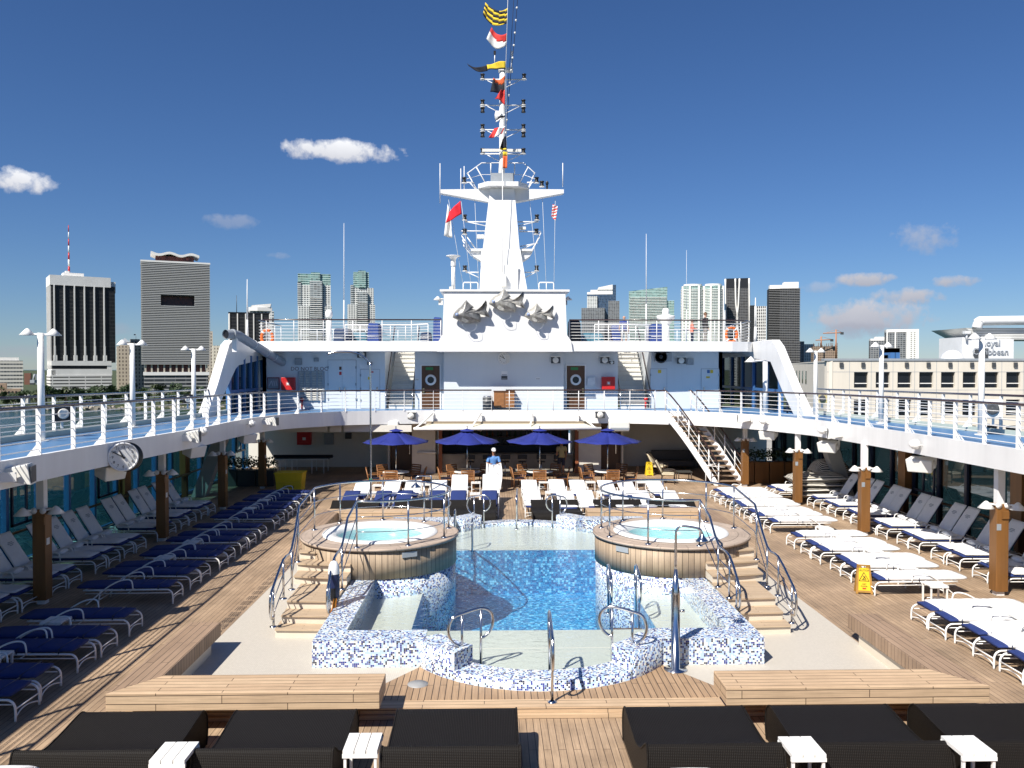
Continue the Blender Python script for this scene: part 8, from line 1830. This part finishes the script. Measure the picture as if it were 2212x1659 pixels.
# cushioned armchairs by the staircase
def loungechair(x,y,rz,label):
    t = thing('patio_armchair', label, 'armchair', (x,y,0), rz, 'patio armchairs by the staircase'); BR = MATS.get('bronze_frame') or simple('bronze_frame', (.05,.035,.025), .4); CU = MATS.get('cushion_cream') or simple('cushion_cream', (.55,.48,.34), .9, noise=.15, nscale=6)
    m = MB(); m.loft([(q,.44,0) for q in (-.3,-.27,-.2,0,.2,.27,.3)], .56, .14, 12); m.build('seat_cushion', CU, t, local=True)
    m = MB(); m.loft([(-.26-.3*k/7,.50+.55*k/7,-R(62)) for k in range(8)], .54, .12, 12); m.build('back_cushion', CU, t, local=True)
    for s in (-1,1):
        m = MB(); m.tube(smoothpath([(.33,s*.32,0),(.30,s*.32,.3),(.33,s*.32,.55),(.2,s*.33,.62),(-.25,s*.32,.60)],3), .024, 6); m.build('arm_frame', BR, t, local=True); m = MB(); m.tube(smoothpath([(-.35,s*.3,0),(-.25,s*.3,.36),(-.42,s*.3,.75),(-.6,s*.29,1.08)],3), .024, 6); m.build('back_leg', BR, t, local=True)
    m = MB()
    for k in range(5): m.tube([(-.30,-.24+.12*k,.42),(-.62,-.24+.12*k,1.05)], .014, 5)
    m.tube([(-.6,-.3,1.08),(-.62,0,1.13),(-.6,.3,1.08)], .022, 6); m.build('back_slats', BR, t, local=True); return t
q = aty(1440,1035,38.2); loungechair(q.x+.05,38.2,R(-15),'nearer patio armchair with cream cushions, left of the curved staircase'); q = aty(1416,1000,41.2); loungechair(X(1425,41.2),41.2,R(-30),'farther patio armchair with cream cushions in the shade')
t = thing('low_table', 'low dark table beside the nearer patio armchair', 'table', (X(1478,39.2),39.2,0)); x = X(1478,39.2); MB().box(x-.35,x+.35,38.9,39.5,.40,.44).build('top', PLB, t)
for a in (-.3,.3):
    for b in (-.25,.25): MB().cyl((x+a,39.2+b,0),(x+a,39.2+b,.4),.02,seg=6).build('leg', MATS['bronze_frame'], t)
t = thing('sofa', 'dark sofa against the shaded wall under the right walkway', 'sofa', (X(1455,43.8),43.8,0)); x = X(1455,43.8); MB().box(x-1.1,x+1.1,43.4,44.2,.15,.45).build('seat', DGREY, t, bevel=.05); MB().box(x-1.1,x+1.1,44.1,44.4,.15,.95).build('back', DGREY, t, bevel=.05); MB().box(x-1.25,x-1.1,43.4,44.3,.1,.65).build('arm', DGREY, t, bevel=.03); MB().box(x+1.1,x+1.25,43.4,44.3,.1,.65).build('arm', DGREY, t, bevel=.03)
# striped cushion pile
STR = bands('striped_cushion', (.66,.62,.53), (.010,.011,.016), .10, .48, 'Y', .9)
def striped(name, stripes='Y'): return STR
def cushionpile():
    random.seed(21); yc = 33.6
    for j,(x0,x1,z0,yy,tilt,lab) in enumerate(((11.2,13.2,.30,33.0,0,'lowest striped cushion of the black and white stack'),(11.25,13.15,.50,33.0,.02,'second striped cushion of the stack'),(11.2,13.2,.70,33.0,-.02,'third striped cushion of the stack'),(11.1,13.25,.93,33.0,.03,'plump top striped cushion at the left of the stack'),(12.4,13.9,1.02,33.9,-.05,'tall striped cushion leaning at the back right of the stack'))):
        w = x1-x0; t = thing('striped_cushion', lab, 'cushion', ((x0+x1)/2,yy,z0-.1), 0, 'striped cushions on the right'); m = MB(); n = 16; k = 20; G = []
        th = .13 if j < 3 else .24
        if j == 4: th = .55
        vs_ = []; uvs = []
        for sgn in (1,-1):
            for a in range(n+1):
                for b in range(k+1):
                    u, v = a/n*2-1, b/k*2-1; e = max(0,(1-abs(u)**4))**.5*max(0,(1-abs(v)**2.2))**.5
                    vs_.append((x0+w*(a/n), yy+v*.62, z0+sgn*th*max(.03,e)+tilt*u+.01*random.random()))
        fs = []; uv = []; AL = [0]; r0_ = n//2*(k+1)
        for b in range(k): AL.append(AL[-1]+(Vector(vs_[r0_+b+1])-Vector(vs_[r0_+b])).length)
        for sgn in range(2):
            o = sgn*(n+1)*(k+1)
            for a in range(n):
                for b in range(k):
                    q = (o+a*(k+1)+b, o+(a+1)*(k+1)+b, o+(a+1)*(k+1)+b+1, o+a*(k+1)+b+1); c = [(a/n*w,AL[b]),((a+1)/n*w,AL[b]),((a+1)/n*w,AL[b+1]),(a/n*w,AL[b+1])]
                    fs.append(q if sgn == 0 else q[::-1]); uv.append(c if sgn == 0 else c[::-1])
        m.add(vs_, fs, True, uv); m.build('cover', STR, t); m = MB()
        edge_ = [vs_[a*(k+1)] for a in range(n+1)]; m.tube(edge_, .012, 5); m.build('piping', FWt, t)
cushionpile()
for _t in [o for o in bpy.data.objects if o.parent is None and o.type == 'EMPTY' and not o.get('label')]:
    _t['label'] = 'unlabelled'
